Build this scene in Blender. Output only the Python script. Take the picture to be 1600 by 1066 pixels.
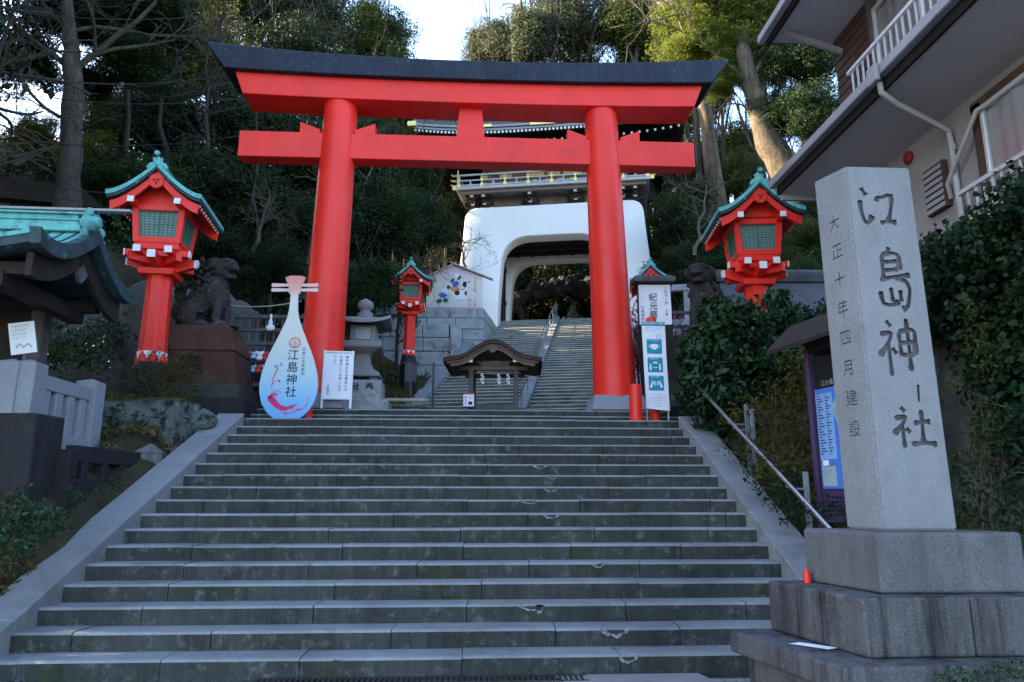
import bpy, bmesh, math, random
import numpy as np
from math import sin, cos, pi, radians, atan2, sqrt
from mathutils import Vector, Matrix, noise as mnoise

for _o in list(bpy.data.objects): bpy.data.objects.remove(_o)
S = bpy.context.scene
COL = S.collection
random.seed(7); RNG = np.random.default_rng(11)

# ------------------------------------------------------------------ camera
EYE = 1.51
PITCH = radians(12.2); YAW = radians(3.2); FPX = 1150.0
cam_d = bpy.data.cameras.new('camera'); cam = bpy.data.objects.new('camera', cam_d); COL.objects.link(cam)
cam.location = (0, 0, EYE); cam.rotation_euler = (radians(90) + PITCH, 0, -YAW)
cam_d.sensor_width = 36; cam_d.lens = FPX / 1600 * 36; cam_d.clip_end = 2000; cam_d.clip_start = .05
S.camera = cam
# ------------------------------------------------------------------ sky, sun, exposure
SUN_EL = radians(27); SUN_AZ = radians(-76)          # azimuth clockwise from +Y
w = bpy.data.worlds.new('World'); S.world = w; w.use_nodes = True
wn = w.node_tree.nodes; wl = w.node_tree.links
bg = wn['Background']; sky = wn.new('ShaderNodeTexSky'); sky.sky_type = 'NISHITA'
sky.sun_disc = False; sky.sun_elevation = SUN_EL; sky.sun_rotation = SUN_AZ
sky.air_density = 1.0; sky.dust_density = 1.3; sky.ozone_density = 1.3
wl.new(sky.outputs[0], bg.inputs[0]); bg.inputs[1].default_value = 0.15
sd = bpy.data.lights.new('sun', 'SUN'); sun = bpy.data.objects.new('sun', sd); COL.objects.link(sun)
sd.energy = 5.0; sd.angle = radians(.5); sd.color = (1, .80, .52)
_to = Vector((cos(SUN_EL) * sin(SUN_AZ), cos(SUN_EL) * cos(SUN_AZ), sin(SUN_EL)))
sun.rotation_euler = _to.to_track_quat('Z', 'Y').to_euler()
S.view_settings.view_transform = 'Standard'; S.view_settings.look = 'None'
S.view_settings.exposure = 2.7; S.view_settings.gamma = 1.0
S.cycles.max_bounces = 5; S.cycles.diffuse_bounces = 3; S.cycles.transparent_max_bounces = 4

# ------------------------------------------------------------------ survey helper: sight line from the camera station to depth Y
_d = Vector((sin(YAW) * cos(PITCH), cos(YAW) * cos(PITCH), sin(PITCH)))
_r = Vector((cos(YAW), -sin(YAW), 0)); _u = _r.cross(_d)
def at(px, py, Y):
    v = _d + _r * ((px - 800) / FPX) + _u * ((533 - py) / FPX)
    return Vector((0, 0, EYE)) + v * (Y / v.y)

# ------------------------------------------------------------------ materials
def mat(name, col, rough=.7, var=.25, scale=2.0, bump=.15, bscale=60, metal=0.0,
        spot=None, streak=None, speck=None, spec=.2, spot2=None):
    """spot=(colour, scale, threshold, amount) stains; streak=(colour, amount) vertical runs; speck=(colour, scale, amount) grain"""
    m = bpy.data.materials.new(name); m.use_nodes = True
    n = m.node_tree.nodes; l = m.node_tree.links; b = n['Principled BSDF']
    tc = n.new('ShaderNodeTexCoord'); co = tc.outputs['Object']
    def noise(sc, det=4, rgh=.6, vec=co):
        t = n.new('ShaderNodeTexNoise'); t.inputs['Scale'].default_value = sc; t.inputs['Detail'].default_value = det
        t.inputs['Roughness'].default_value = rgh; l.new(vec, t.inputs['Vector']); return t.outputs['Fac']
    def ramp(f, a, bb):
        r = n.new('ShaderNodeMapRange'); r.inputs[1].default_value = a; r.inputs[2].default_value = bb; l.new(f, r.inputs[0]); return r.outputs[0]
    def mix(f, a, bcol):
        x = n.new('ShaderNodeMix'); x.data_type = 'RGBA'
        if isinstance(f, float): x.inputs[0].default_value = f
        else: l.new(f, x.inputs[0])
        if isinstance(a, tuple): x.inputs[6].default_value = (*a, 1)
        else: l.new(a, x.inputs[6])
        x.inputs[7].default_value = (*bcol, 1); return x.outputs[2]
    def mul(f, k):
        x = n.new('ShaderNodeMath'); x.operation = 'MULTIPLY'; l.new(f, x.inputs[0]); x.inputs[1].default_value = k; return x.outputs[0]
    c0 = tuple(max(0, c * (1 - var)) for c in col); c1 = tuple(min(1, c * (1 + var)) for c in col)
    c = mix(ramp(noise(scale, 5, .65), .3, .7), c0, c1)
    if speck: c = mix(mul(ramp(noise(speck[1], 2, .5), .52, .66), speck[2]), c, speck[0])
    for sp in (spot, spot2):
        if sp: c = mix(mul(ramp(noise(sp[1], 6, .7), sp[2], sp[2] + .1), sp[3]), c, sp[0])
    if streak:
        mp = n.new('ShaderNodeMapping'); mp.inputs['Scale'].default_value = (7, 7, .5); l.new(co, mp.inputs['Vector'])
        c = mix(mul(ramp(noise(1.2, 5, .7, mp.outputs[0]), .45, .68), streak[1]), c, streak[0])
    l.new(c, b.inputs['Base Color'])
    rr = ramp(noise(scale * 3, 3), .25, .75); rm = n.new('ShaderNodeMapRange'); l.new(rr, rm.inputs[0])
    rm.inputs[3].default_value = max(.05, rough - .12); rm.inputs[4].default_value = min(1, rough + .12); l.new(rm.outputs[0], b.inputs['Roughness'])
    b.inputs['Metallic'].default_value = metal; b.inputs['Specular IOR Level'].default_value = spec
    if bump:
        bp = n.new('ShaderNodeBump'); bp.inputs['Strength'].default_value = bump; bp.inputs['Distance'].default_value = .02
        l.new(noise(bscale, 4), bp.inputs['Height']); l.new(bp.outputs[0], b.inputs['Normal'])
    return m

def leafmat(name, c0, c1, trans=.3, scale=.7, rough=.6, c2=None, spec=.10):
    m = bpy.data.materials.new(name); m.use_nodes = True
    n = m.node_tree.nodes; l = m.node_tree.links; b = n['Principled BSDF']
    tc = n.new('ShaderNodeTexCoord'); t = n.new('ShaderNodeTexNoise'); t.inputs['Scale'].default_value = scale; t.inputs['Detail'].default_value = 3
    l.new(tc.outputs['Object'], t.inputs['Vector'])
    t2 = n.new('ShaderNodeTexNoise'); t2.inputs['Scale'].default_value = 9; l.new(tc.outputs['Object'], t2.inputs['Vector'])
    oi = n.new('ShaderNodeObjectInfo')
    ad = n.new('ShaderNodeMath'); ad.operation = 'ADD'; l.new(t.outputs['Fac'], ad.inputs[0])
    mu = n.new('ShaderNodeMath'); mu.operation = 'MULTIPLY_ADD'; l.new(t2.outputs['Fac'], mu.inputs[0]); mu.inputs[1].default_value = .8; mu.inputs[2].default_value = -.4
    l.new(mu.outputs[0], ad.inputs[1])
    ad2 = n.new('ShaderNodeMath'); ad2.operation = 'MULTIPLY_ADD'; l.new(oi.outputs['Random'], ad2.inputs[0]); ad2.inputs[1].default_value = .3; l.new(ad.outputs[0], ad2.inputs[2])
    cr = n.new('ShaderNodeValToRGB'); e = cr.color_ramp.elements
    e[0].position = .3; e[0].color = (*c0, 1); e[1].position = .85; e[1].color = (*c1, 1)
    if c2: x = cr.color_ramp.elements.new(.97); x.color = (*c2, 1)
    l.new(ad2.outputs[0], cr.inputs[0]); l.new(cr.outputs[0], b.inputs['Base Color'])
    b.inputs['Roughness'].default_value = rough; b.inputs['Specular IOR Level'].default_value = spec
    if trans:
        tr = n.new('ShaderNodeBsdfTranslucent'); l.new(cr.outputs[0], tr.inputs[0]); ms = n.new('ShaderNodeMixShader'); ms.inputs[0].default_value = trans
        out = n['Material Output']; l.new(b.outputs[0], ms.inputs[1]); l.new(tr.outputs[0], ms.inputs[2]); l.new(ms.outputs[0], out.inputs[0])
    return m

K = {}
K['red'] = mat('vermilion_paint', (.78, .028, .017), .42, .12, .8, .05, 30, spot=((.50, .035, .02), .9, .56, .35), spot2=((.62, .10, .06), 2.2, .62, .35), spec=.35)
K['redstain'] = mat('vermilion_paint_stained', (.78, .028, .017), .42, .12, .8, .05, 30, spot=((.42, .05, .03), 1.2, .60, .5), streak=((.45, .05, .03), .18), spec=.35)
K['black'] = mat('black_lacquered_copper', (.013, .019, .034), .5, .3, 1.5, .08, 20, spot=((.22, .25, .27), 11, .63, .8), streak=((.03, .04, .05), .5))
K['darkpaint'] = mat('black_paint', (.015, .016, .018), .5, .3, 3, .05)
K['copper'] = mat('verdigris_copper', (.13, .40, .385), .6, .25, 3, .1, 30, spot=((.035, .07, .075), 4, .58, .8), streak=((.04, .09, .09), .5))
K['copperdark'] = mat('dark_verdigris_copper', (.03, .055, .06), .6, .4, 5, .15, 30, spot=((.12, .38, .35), 7, .60, .7))
K['white'] = mat('white_paint', (.72, .73, .74), .55, .06, 3, .03, spot=((.35, .33, .30), 18, .68, .6))
K['plaster'] = mat('white_gate_plaster', (.80, .81, .82), .7, .03, .6, .04, 12, spot=((.66, .66, .65), .5, .58, .3))
K['granite'] = mat('grey_granite', (.22, .23, .235), .75, .12, 1.2, .25, 120, speck=((.10, .10, .11), 130, .65), spot=((.17, .17, .165), 1.4, .56, .5))
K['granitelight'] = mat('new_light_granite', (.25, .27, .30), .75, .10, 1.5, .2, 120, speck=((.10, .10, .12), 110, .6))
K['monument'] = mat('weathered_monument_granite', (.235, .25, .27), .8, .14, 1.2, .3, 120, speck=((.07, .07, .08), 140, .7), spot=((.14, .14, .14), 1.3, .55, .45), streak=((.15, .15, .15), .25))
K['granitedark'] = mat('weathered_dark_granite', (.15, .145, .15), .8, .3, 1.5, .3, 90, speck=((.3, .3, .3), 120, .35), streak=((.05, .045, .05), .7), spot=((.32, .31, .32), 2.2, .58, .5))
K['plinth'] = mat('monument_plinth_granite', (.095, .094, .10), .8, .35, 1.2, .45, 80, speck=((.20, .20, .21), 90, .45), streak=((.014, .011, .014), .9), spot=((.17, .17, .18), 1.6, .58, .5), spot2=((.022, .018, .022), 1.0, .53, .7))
K['stonedark'] = mat('old_dark_stone', (.016, .0155, .018), .85, .35, 2, .4, 70, speck=((.075, .075, .08), 100, .4), streak=((.045, .043, .047), .4), spot=((.06, .06, .062), 3, .6, .5))
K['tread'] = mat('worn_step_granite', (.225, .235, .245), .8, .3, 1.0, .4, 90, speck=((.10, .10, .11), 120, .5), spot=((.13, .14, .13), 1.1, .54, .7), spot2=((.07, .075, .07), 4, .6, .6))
K['riser'] = mat('mossy_shaded_step_granite', (.044, .048, .046), .9, .45, 1.0, .6, 60, speck=((.11, .115, .11), 90, .4), streak=((.014, .016, .015), .6), spot=((.030, .038, .014), 1.2, .55, .7), spot2=((.13, .138, .135), 7, .55, .7))  # moss and dirt, plus the risers' shade under top light painted in
K['riserup'] = mat('algae_shaded_step_granite', (.12, .122, .105), .88, .35, 1.3, .3, 60, spot=((.035, .04, .03), .9, .52, .7), spot2=((.15, .155, .145), 4, .6, .5))  # algae stains, with riser shade also put into the base colour
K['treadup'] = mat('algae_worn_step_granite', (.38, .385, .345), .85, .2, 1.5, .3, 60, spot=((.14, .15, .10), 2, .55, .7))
K['coping'] = mat('coping_granite', (.22, .23, .245), .8, .2, .9, .35, 90, speck=((.10, .10, .11), 110, .55), spot=((.125, .13, .125), 1.3, .54, .6), spot2=((.09, .09, .085), 5, .62, .5))
K['copingside'] = mat('coping_side_granite', (.13, .135, .13), .85, .3, 1.4, .3, 90, streak=((.06, .06, .055), .7))
K['wallstone'] = mat('granite_block', (.30, .32, .335), .8, .25, 2.5, .35, 60, speck=((.12, .12, .12), 100, .4), spot=((.10, .10, .08), 2.2, .55, .6))
K['chip'] = mat('fresh_chipped_stone', (.27, .28, .295), .85, .35, 30, .5, 150, spot=((.06, .06, .065), 28, .5, .9))
K['mortar'] = mat('dark_joint', (.04, .04, .04), .9, .2, 5, 0)
K['lichen'] = mat('lichened_stone', (.10, .125, .12), .9, .35, 4, 1.0, 25, spot=((.014, .016, .010), 4.5, .49, .95), spot2=((.26, .33, .31), 6, .6, .7))
K['moss'] = mat('moss', (.05, .06, .02), .95, .4, 6, .6, 60)
K['pedred'] = mat('rusty_red_stone', (.07, .032, .023), .85, .4, 1.8, .3, 50, spot=((.02, .02, .018), 1.6, .55, .8), spot2=((.35, .36, .35), 3.8, .66, .8))
K['pedgreen'] = mat('green_dark_stone', (.04, .048, .042), .85, .3, 3, .3)
K['lion'] = mat('dark_lion_stone', (.036, .031, .030), .8, .4, 5, .3, 50, spot=((.14, .14, .10), 4, .57, .7), spot2=((.03, .025, .03), 2.5, .55, .7))
K['wood'] = mat('weathered_brown_wood', (.15, .105, .08), .7, .3, 3, .15, 40, streak=((.08, .055, .045), .6))
K['wooddark'] = mat('dark_wood', (.028, .022, .02), .75, .3, 3, .15, 40)
K['woodgrey'] = mat('grey_weathered_wood', (.10, .10, .105), .8, .3, 4, .2, 40, streak=((.05, .05, .05), .6))
K['woodpale'] = mat('pale_wood', (.42, .36, .28), .7, .2, 4, .1)
K['bark'] = mat('cypress_bark_roof', (.055, .035, .032), .9, .3, 6, .4, 50, spot=((.09, .06, .05), 5, .55, .6))
K['gold'] = mat('gilt_fitting', (.90, .70, .26), .4, .12, 6, .05, metal=.3)
K['tile'] = mat('grey_roof_tile', (.10, .105, .115), .6, .25, 6, .1)
K['tilelight'] = mat('pale_roof_tile', (.25, .26, .30), .6, .25, 3, .2, 30, spot=((.12, .12, .13), 5, .55, .6))
K['stucco'] = mat('house_stucco', (.27, .25, .245), .9, .1, .7, .25, 60, spot=((.17, .155, .145), .8, .55, .45))
K['soffit'] = mat('soffit_board', (.38, .37, .38), .85, .06, .8, .08, 40, spot=((.22, .21, .21), 1.1, .6, .5))
K['fascia'] = mat('grey_painted_metal', (.26, .265, .28), .5, .12, 2, .05, spec=.4)
K['gutterdark'] = mat('painted_gap_shade', (.02, .018, .018), .8, .2, 2, 0)  # near-black colour painting the shade between gutter and soffit
K['siding'] = mat('brown_siding', (.075, .045, .036), .7, .25, 3, .1)
K['alu'] = mat('aluminium', (.55, .56, .58), .35, .08, 3, .02, metal=.3)
K['pipe'] = mat('white_pvc', (.33, .33, .335), .5, .1, 3, .03, spot=((.25, .24, .22), 6, .6, .5))
K['steel'] = mat('stainless_steel', (.62, .62, .64), .34, .06, 8, .01, metal=.95)
K['greysteel'] = mat('galvanised_post', (.22, .235, .26), .5, .15, 5, .03, metal=.4)
K['purple'] = mat('purple_painted_metal', (.07, .036, .09), .5, .15, 3, .04)
K['curtain'] = mat('pale_curtain', (.42, .42, .46), .9, .08, 4, .1)
K['grilleback'] = mat('frosted_lantern_pane', (.26, .30, .33), .3, .2, 6, .02)
K['green'] = mat('green_lattice_paint', (.05, .20, .15), .5, .15, 5, .03)
K['paper'] = mat('white_paper', (.76, .78, .84), .8, .03, 2, .02)
K['ink'] = mat('black_ink', (.012, .012, .016), .6, .2, 6, 0)
K['navy'] = mat('navy_ink', (.015, .018, .05), .6, .2, 6, 0)
K['pink'] = mat('magenta_paint', (.62, .03, .18), .5, .1, 6, 0)
K['redprint'] = mat('red_print', (.60, .05, .06), .6, .1, 6, 0)
K['pinkprint'] = mat('faded_red_print', (.66, .28, .30), .6, .1, 6, 0)
K['teal'] = mat('teal_print', (.012, .25, .36), .55, .08, 3, 0)
K['greyprint'] = mat('grey_print', (.32, .33, .37), .6, .1, 6, 0)
K['blueprint'] = mat('map_blue', (.07, .19, .52), .4, .06, 3, 0)
K['bluelight'] = mat('map_light_blue', (.22, .38, .68), .4, .06, 3, 0)
K['mapgreen'] = mat('map_green', (.12, .32, .24), .4, .3, 12, 0)
K['mapgrey'] = mat('map_shallow_grey', (.30, .38, .40), .4, .2, 8, 0)
K['railgrey'] = mat('dark_grey_rail', (.10, .105, .115), .5, .15, 5, .03, metal=.3)
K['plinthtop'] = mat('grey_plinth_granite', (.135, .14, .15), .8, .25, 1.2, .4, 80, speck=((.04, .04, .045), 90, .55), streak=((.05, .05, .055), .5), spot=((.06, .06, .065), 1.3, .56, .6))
K['railpale'] = mat('pale_painted_rail', (.46, .47, .50), .5, .1, 3, .03)
K['gatewood'] = mat('gate_wood', (.21, .165, .135), .7, .25, 3, .12, 40)
K['carve'] = mat('carved_groove_shade', (.10, .10, .105), .9, .3, 12, .2)  # cut faces coloured darker to deepen the shade inside the strokes
K['carve2'] = mat('worn_carved_groove', (.10, .095, .09), .9, .3, 12, .2)
K['bell'] = mat('faded_bell_red', (.22, .022, .028), .5, .15, 8, .05)
K['orange'] = mat('orange_paint', (.70, .28, .08), .6, .1, 6, 0)
K['royal'] = mat('royal_blue_paint', (.04, .13, .52), .6, .1, 6, 0)
K['skyblue'] = mat('sky_blue_paint', (.30, .60, .78), .6, .1, 6, 0)
K['dkgreen'] = mat('dark_green_paint', (.015, .13, .06), .6, .1, 6, 0)
K['rock'] = mat('rock_face', (.075, .072, .066), .9, .35, 1.2, .6, 18, spot=((.05, .05, .04), 1.1, .52, .8), spot2=((.22, .22, .20), 2.6, .6, .5))
K['rockdark'] = mat('dark_carved_rock', (.05, .05, .053), .85, .4, 2.5, .5, 20, spot=((.03, .03, .03), 2, .5, .8))
K['soil'] = mat('leaf_litter_soil', (.035, .03, .018), .95, .5, 1.5, .6, 14, spot=((.03, .04, .012), .8, .5, .8), spot2=((.09, .07, .04), 5, .62, .6))
K['bark_tree'] = mat('tree_bark', (.055, .048, .040), .9, .35, 3, 1.0, 22, streak=((.018, .016, .013), .8), spot=((.075, .08, .05), 4, .55, .7), spot2=((.014, .012, .010), 11, .54, .7))
K['bark_pale'] = mat('pale_tree_bark', (.13, .105, .075), .9, .3, 2, 1.0, 16, streak=((.04, .033, .024), .8), spot=((.19, .16, .11), 4, .58, .6), spot2=((.035, .028, .02), 9, .54, .75))
K['twig'] = mat('bare_twig', (.09, .075, .06), .9, .25, 2, .2)
K['twigdark'] = mat('dark_bare_twig', (.035, .031, .028), .9, .25, 2, .2)
K['cable'] = mat('black_cable', (.015, .015, .016), .6, .1, 3, 0)
K['grate'] = mat('iron_grate', (.05, .045, .045), .6, .3, 6, .1, metal=.5)
K['pinkslab'] = mat('pinkish_slab', (.26, .235, .24), .8, .15, 2, .2, speck=((.12, .11, .12), 120, .4))
L = {}
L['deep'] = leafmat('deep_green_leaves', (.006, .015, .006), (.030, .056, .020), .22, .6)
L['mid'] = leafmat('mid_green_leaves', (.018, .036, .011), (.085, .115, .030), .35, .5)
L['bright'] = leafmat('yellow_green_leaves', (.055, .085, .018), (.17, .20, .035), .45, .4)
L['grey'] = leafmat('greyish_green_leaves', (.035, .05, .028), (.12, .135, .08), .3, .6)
L['ivy'] = leafmat('ivy_leaves', (.006, .017, .008), (.022, .052, .022), .15, 1.2, .4)
L['bush'] = leafmat('glossy_bush_leaves', (.006, .022, .009), (.030, .078, .027), .2, 1.0, .35, (.18, .22, .04), .25)
L['olive'] = leafmat('olive_shrub_leaves', (.030, .032, .008), (.12, .11, .022), .3, 1.5)
L['dry'] = leafmat('dry_grass', (.05, .045, .02), (.15, .13, .05), .3, 2)
L['brownred'] = leafmat('reddish_twiggy_leaves', (.06, .03, .028), (.12, .06, .05), .2, 2)
L['blossom'] = leafmat('plum_blossom', (.40, .05, .12), (.65, .16, .28), .3, 3)
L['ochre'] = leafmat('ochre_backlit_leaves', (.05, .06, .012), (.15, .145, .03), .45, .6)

# ------------------------------------------------------------------ mesh builder
class MB:
    def __init__(s): s.v = []; s.f = []; s.m = []; s.M = Matrix.Identity(4)
    def add(s, vs, fs, mi=0):
        o = len(s.v); s.v += [tuple(s.M @ Vector(p)) for p in vs]; s.f += [tuple(i + o for i in q) for q in fs]; s.m += [mi] * len(fs); return s
    def hexa(s, b, t, mi=0):                      # 4 bottom + 4 top corners, counter-clockwise from above
        return s.add(list(b) + list(t), [(3, 2, 1, 0), (4, 5, 6, 7), (0, 1, 5, 4), (1, 2, 6, 5), (2, 3, 7, 6), (3, 0, 4, 7)], mi)
    def box(s, x0, x1, y0, y1, z0, z1, mi=0, tx=0, ty=0):   # tx,ty shrink the top
        return s.hexa([(x0, y0, z0), (x1, y0, z0), (x1, y1, z0), (x0, y1, z0)],
                      [(x0 + tx, y0 + ty, z1), (x1 - tx, y0 + ty, z1), (x1 - tx, y1 - ty, z1), (x0 + tx, y1 - ty, z1)], mi)
    def bar(s, a, b, w, h=None, mi=0, up=(0, 0, 1)):
        a = Vector(a); b = Vector(b); h = h or w; d = (b - a).normalized(); U = Vector(up)
        if abs(d.dot(U)) > .98: U = Vector((0, 1, 0))
        x = d.cross(U).normalized(); y = x.cross(d).normalized(); x *= w / 2; y *= h / 2
        p = [a - x - y, a + x - y, a + x + y, a - x + y]; q = [c + (b - a) for c in p]
        return s.add(p + q, [(3, 2, 1, 0), (4, 5, 6, 7), (0, 1, 5, 4), (1, 2, 6, 5), (2, 3, 7, 6), (3, 0, 4, 7)], mi)
    def prism(s, poly, y0, y1, mi=0, axis='y', mcap=None):   # polygon in (x,z) extruded along y (or (x,y) along z, (y,z) along x)
        n = len(poly)
        P = {'y': lambda a, b, c: (a, c, b), 'z': lambda a, b, c: (a, b, c), 'x': lambda a, b, c: (c, a, b)}[axis]
        vs = [P(a, b, y0) for a, b in poly] + [P(a, b, y1) for a, b in poly]
        s.add(vs, [(i, (i + 1) % n, n + (i + 1) % n, n + i) for i in range(n)], mi)
        o = len(s.v) - 2 * n
        s.f += [tuple(o + i for i in range(n)), tuple(o + n + i for i in reversed(range(n)))]; s.m += [mi if mcap is None else mcap] * 2
        return s
    def tube(s, pts, rad, n=6, mi=0, cap=True):
        pts = [Vector(p) for p in pts]; k = len(pts)
        if not hasattr(rad, '__len__'): rad = [rad] * k
        vs = []; prev = None
        for i in range(k):
            d = (pts[min(i + 1, k - 1)] - pts[max(i - 1, 0)])
            d = d.normalized() if d.length > 1e-9 else Vector((0, 0, 1))
            if prev is None:
                a = Vector((0, 0, 1)) if abs(d.z) < .9 else Vector((1, 0, 0)); x = d.cross(a).normalized()
            else:
                x = prev - d * prev.dot(d); x = x.normalized() if x.length > 1e-6 else d.orthogonal().normalized()
            prev = x; y = d.cross(x)
            vs += [pts[i] + (x * cos(2 * pi * j / n) + y * sin(2 * pi * j / n)) * rad[i] for j in range(n)]
        fs = [(i * n + j, i * n + (j + 1) % n, (i + 1) * n + (j + 1) % n, (i + 1) * n + j) for i in range(k - 1) for j in range(n)]
        if cap: fs += [tuple(reversed(range(n))), tuple((k - 1) * n + j for j in range(n))]
        return s.add(vs, fs, mi)
    def lathe(s, prof, n=16, mi=0, c=(0, 0, 0), ph=0):
        vs = [(c[0] + r * cos(2 * pi * j / n + ph), c[1] + r * sin(2 * pi * j / n + ph), c[2] + z) for r, z in prof for j in range(n)]
        k = len(prof)
        fs = [(i * n + j, i * n + (j + 1) % n, (i + 1) * n + (j + 1) % n, (i + 1) * n + j) for i in range(k - 1) for j in range(n)]
        fs += [tuple(reversed(range(n))), tuple((k - 1) * n + j for j in range(n))]
        return s.add(vs, fs, mi)
    def grid(s, fn, nu, nv, mi=0):                 # fn(i/nu, j/nv) -> point
        vs = [fn(i / nu, j / nv) for i in range(nu + 1) for j in range(nv + 1)]; w_ = nv + 1
        return s.add(vs, [(i * w_ + j, (i + 1) * w_ + j, (i + 1) * w_ + j + 1, i * w_ + j + 1) for i in range(nu) for j in range(nv)], mi)
    def slab(s, fn, nu, nv, th, mi=0, mb=None):    # curved sheet with thickness along z
        mb = mi if mb is None else mb
        top = [[Vector(fn(i / nu, j / nv)) for j in range(nv + 1)] for i in range(nu + 1)]
        vs = [p for r in top for p in r] + [p - Vector((0, 0, th)) for r in top for p in r]
        N = (nu + 1) * (nv + 1); w_ = nv + 1; o = len(s.v)
        s.add(vs, [(i * w_ + j, (i + 1) * w_ + j, (i + 1) * w_ + j + 1, i * w_ + j + 1) for i in range(nu) for j in range(nv)], mi)
        ex = [(N + i * w_ + j, N + i * w_ + j + 1, N + (i + 1) * w_ + j + 1, N + (i + 1) * w_ + j) for i in range(nu) for j in range(nv)]
        rim = [i * w_ for i in range(nu + 1)] + [nu * w_ + j for j in range(1, nv + 1)] + [i * w_ + nv for i in range(nu - 1, -1, -1)] + [j for j in range(nv - 1, 0, -1)]
        q = len(rim); ex += [(rim[(i + 1) % q], rim[i], N + rim[i], N + rim[(i + 1) % q]) for i in range(q)]
        s.f += [tuple(o + i for i in f) for f in ex]; s.m += [mb] * len(ex); return s
    def build(s, name, mats, parent=None, bevel=0, smooth=False, seg=1, fixn=False, loc=None, rz=0):
        me = bpy.data.meshes.new(name); me.from_pydata(s.v, [], s.f)
        mats = mats if isinstance(mats, (list, tuple)) else [mats]
        for m in mats: me.materials.append(m)
        if len(mats) > 1: me.polygons.foreach_set('material_index', s.m)
        if bevel or fixn:
            bm = bmesh.new(); bm.from_mesh(me)
            if fixn: bmesh.ops.recalc_face_normals(bm, faces=bm.faces)
            if bevel:
                bm.normal_update()
                es = [e for e in bm.edges if len(e.link_faces) == 2 and e.calc_face_angle(0) > radians(30)]
                bmesh.ops.bevel(bm, geom=es, offset=bevel, segments=seg, affect='EDGES', profile=.5, clamp_overlap=True)
            bm.to_mesh(me); bm.free()
        if smooth:
            me.polygons.foreach_set('use_smooth', [True] * len(me.polygons)); me.set_sharp_from_angle(angle=radians(smooth if smooth is not True else 40))
        me.update()
        return link(name, me, parent, loc, rz)
def link(name, me, parent=None, loc=None, rz=0):
    o = bpy.data.objects.new(name, me); COL.objects.link(o)
    if parent: o.parent = parent
    if loc: o.location = loc
    if rz: o.rotation_euler.z = rz
    return o
def tag(o, label=None, cat=None, group=None, kind=None):
    if label: o['label'] = label
    if cat: o['category'] = cat
    if group: o['group'] = group
    if kind: o['kind'] = kind
    return o
def thing(name, label, cat, loc=(0, 0, 0), rz=0, group=None, scale=None):
    o = bpy.data.objects.new(name, None); COL.objects.link(o); o.location = loc; o.rotation_euler.z = rz; o.empty_display_size = .2
    if scale: o.scale = (scale,) * 3
    return tag(o, label, cat, group)
def copy_tree(o, parent=None):
    c = o.copy(); COL.objects.link(c); c.parent = parent
    for ch in [x for x in bpy.data.objects if x.parent == o]: copy_tree(ch, c)
    return c

# ------------------------------------------------------------------ lettering
_gc = {}
def glyph(ch, bold=0.0):
    k = (ch, bold)
    if k not in _gc:
        cu = bpy.data.curves.new('glyph', 'FONT'); cu.body = ch; cu.offset = bold; cu.resolution_u = 3
        o = bpy.data.objects.new('glyph', cu); COL.objects.link(o); dg = bpy.context.evaluated_depsgraph_get(); dg.update()
        me = bpy.data.meshes.new_from_object(o.evaluated_get(dg), depsgraph=dg)
        _gc[k] = ([(v.co.x, v.co.y) for v in me.vertices], [tuple(p.vertices) for p in me.polygons])
        bpy.data.objects.remove(o); bpy.data.curves.remove(cu); bpy.data.meshes.remove(me)
    return _gc[k]
def write(mb, text, x, z, size, y, mi=0, bold=0.0, vertical=True, pitch=1.08, sx=1.0, skew=0.0):
    """letters on a plane facing -Y (local); x,z = centre of the first character's top (vertical) or left end, top (horizontal)"""
    for i, ch in enumerate(text):
        if ch == ' ': continue
        V, F = glyph(ch, bold)
        if not V: continue
        ox, oz = (x - .5 * size * sx, z - (i * pitch + .88) * size) if vertical else (x + i * size * pitch * sx, z - .88 * size)
        mb.add([(ox + a * size * sx + skew * b * size, y, oz + b * size) for a, b in V], F, mi)

# ------------------------------------------------------------------ foliage
def leaf_arrays(C, size, aspect=.5, nrm=None, jit=1.0, fold=.18):
    """C (n,3) centres -> quads (n,4,3): pointed, slightly folded leaves"""
    n = len(C); a = RNG.normal(size=(n, 3))
    if nrm is not None: a = a * jit + nrm * 1.2
    a /= np.linalg.norm(a, axis=1, keepdims=True) + 1e-9
    t = RNG.normal(size=(n, 3)); t -= a * (t * a).sum(1, keepdims=True); t /= np.linalg.norm(t, axis=1, keepdims=True) + 1e-9
    b = np.cross(a, t); s = (size * (.5 + 1.1 * RNG.beta(1.6, 2.2, n)))[:, None]
    return np.stack([C - t * s * .5, C + b * s * aspect * .5 + a * s * fold, C + t * s * .5, C - b * s * aspect * .5 + a * s * fold], 1)
def leaf_mesh(name, Q, m):
    n = len(Q); me = bpy.data.meshes.new(name)
    me.vertices.add(4 * n); me.vertices.foreach_set('co', Q.reshape(-1).astype(np.float32))
    me.loops.add(4 * n); me.loops.foreach_set('vertex_index', np.arange(4 * n, dtype=np.int32))
    me.polygons.add(n); me.polygons.foreach_set('loop_start', np.arange(0, 4 * n, 4, dtype=np.int32)); me.polygons.foreach_set('loop_total', np.full(n, 4, np.int32))
    me.materials.append(m); me.update(calc_edges=True); return me
def dirs(n):
    d = RNG.normal(size=(n, 3)); return d / np.linalg.norm(d, axis=1, keepdims=True)
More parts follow.
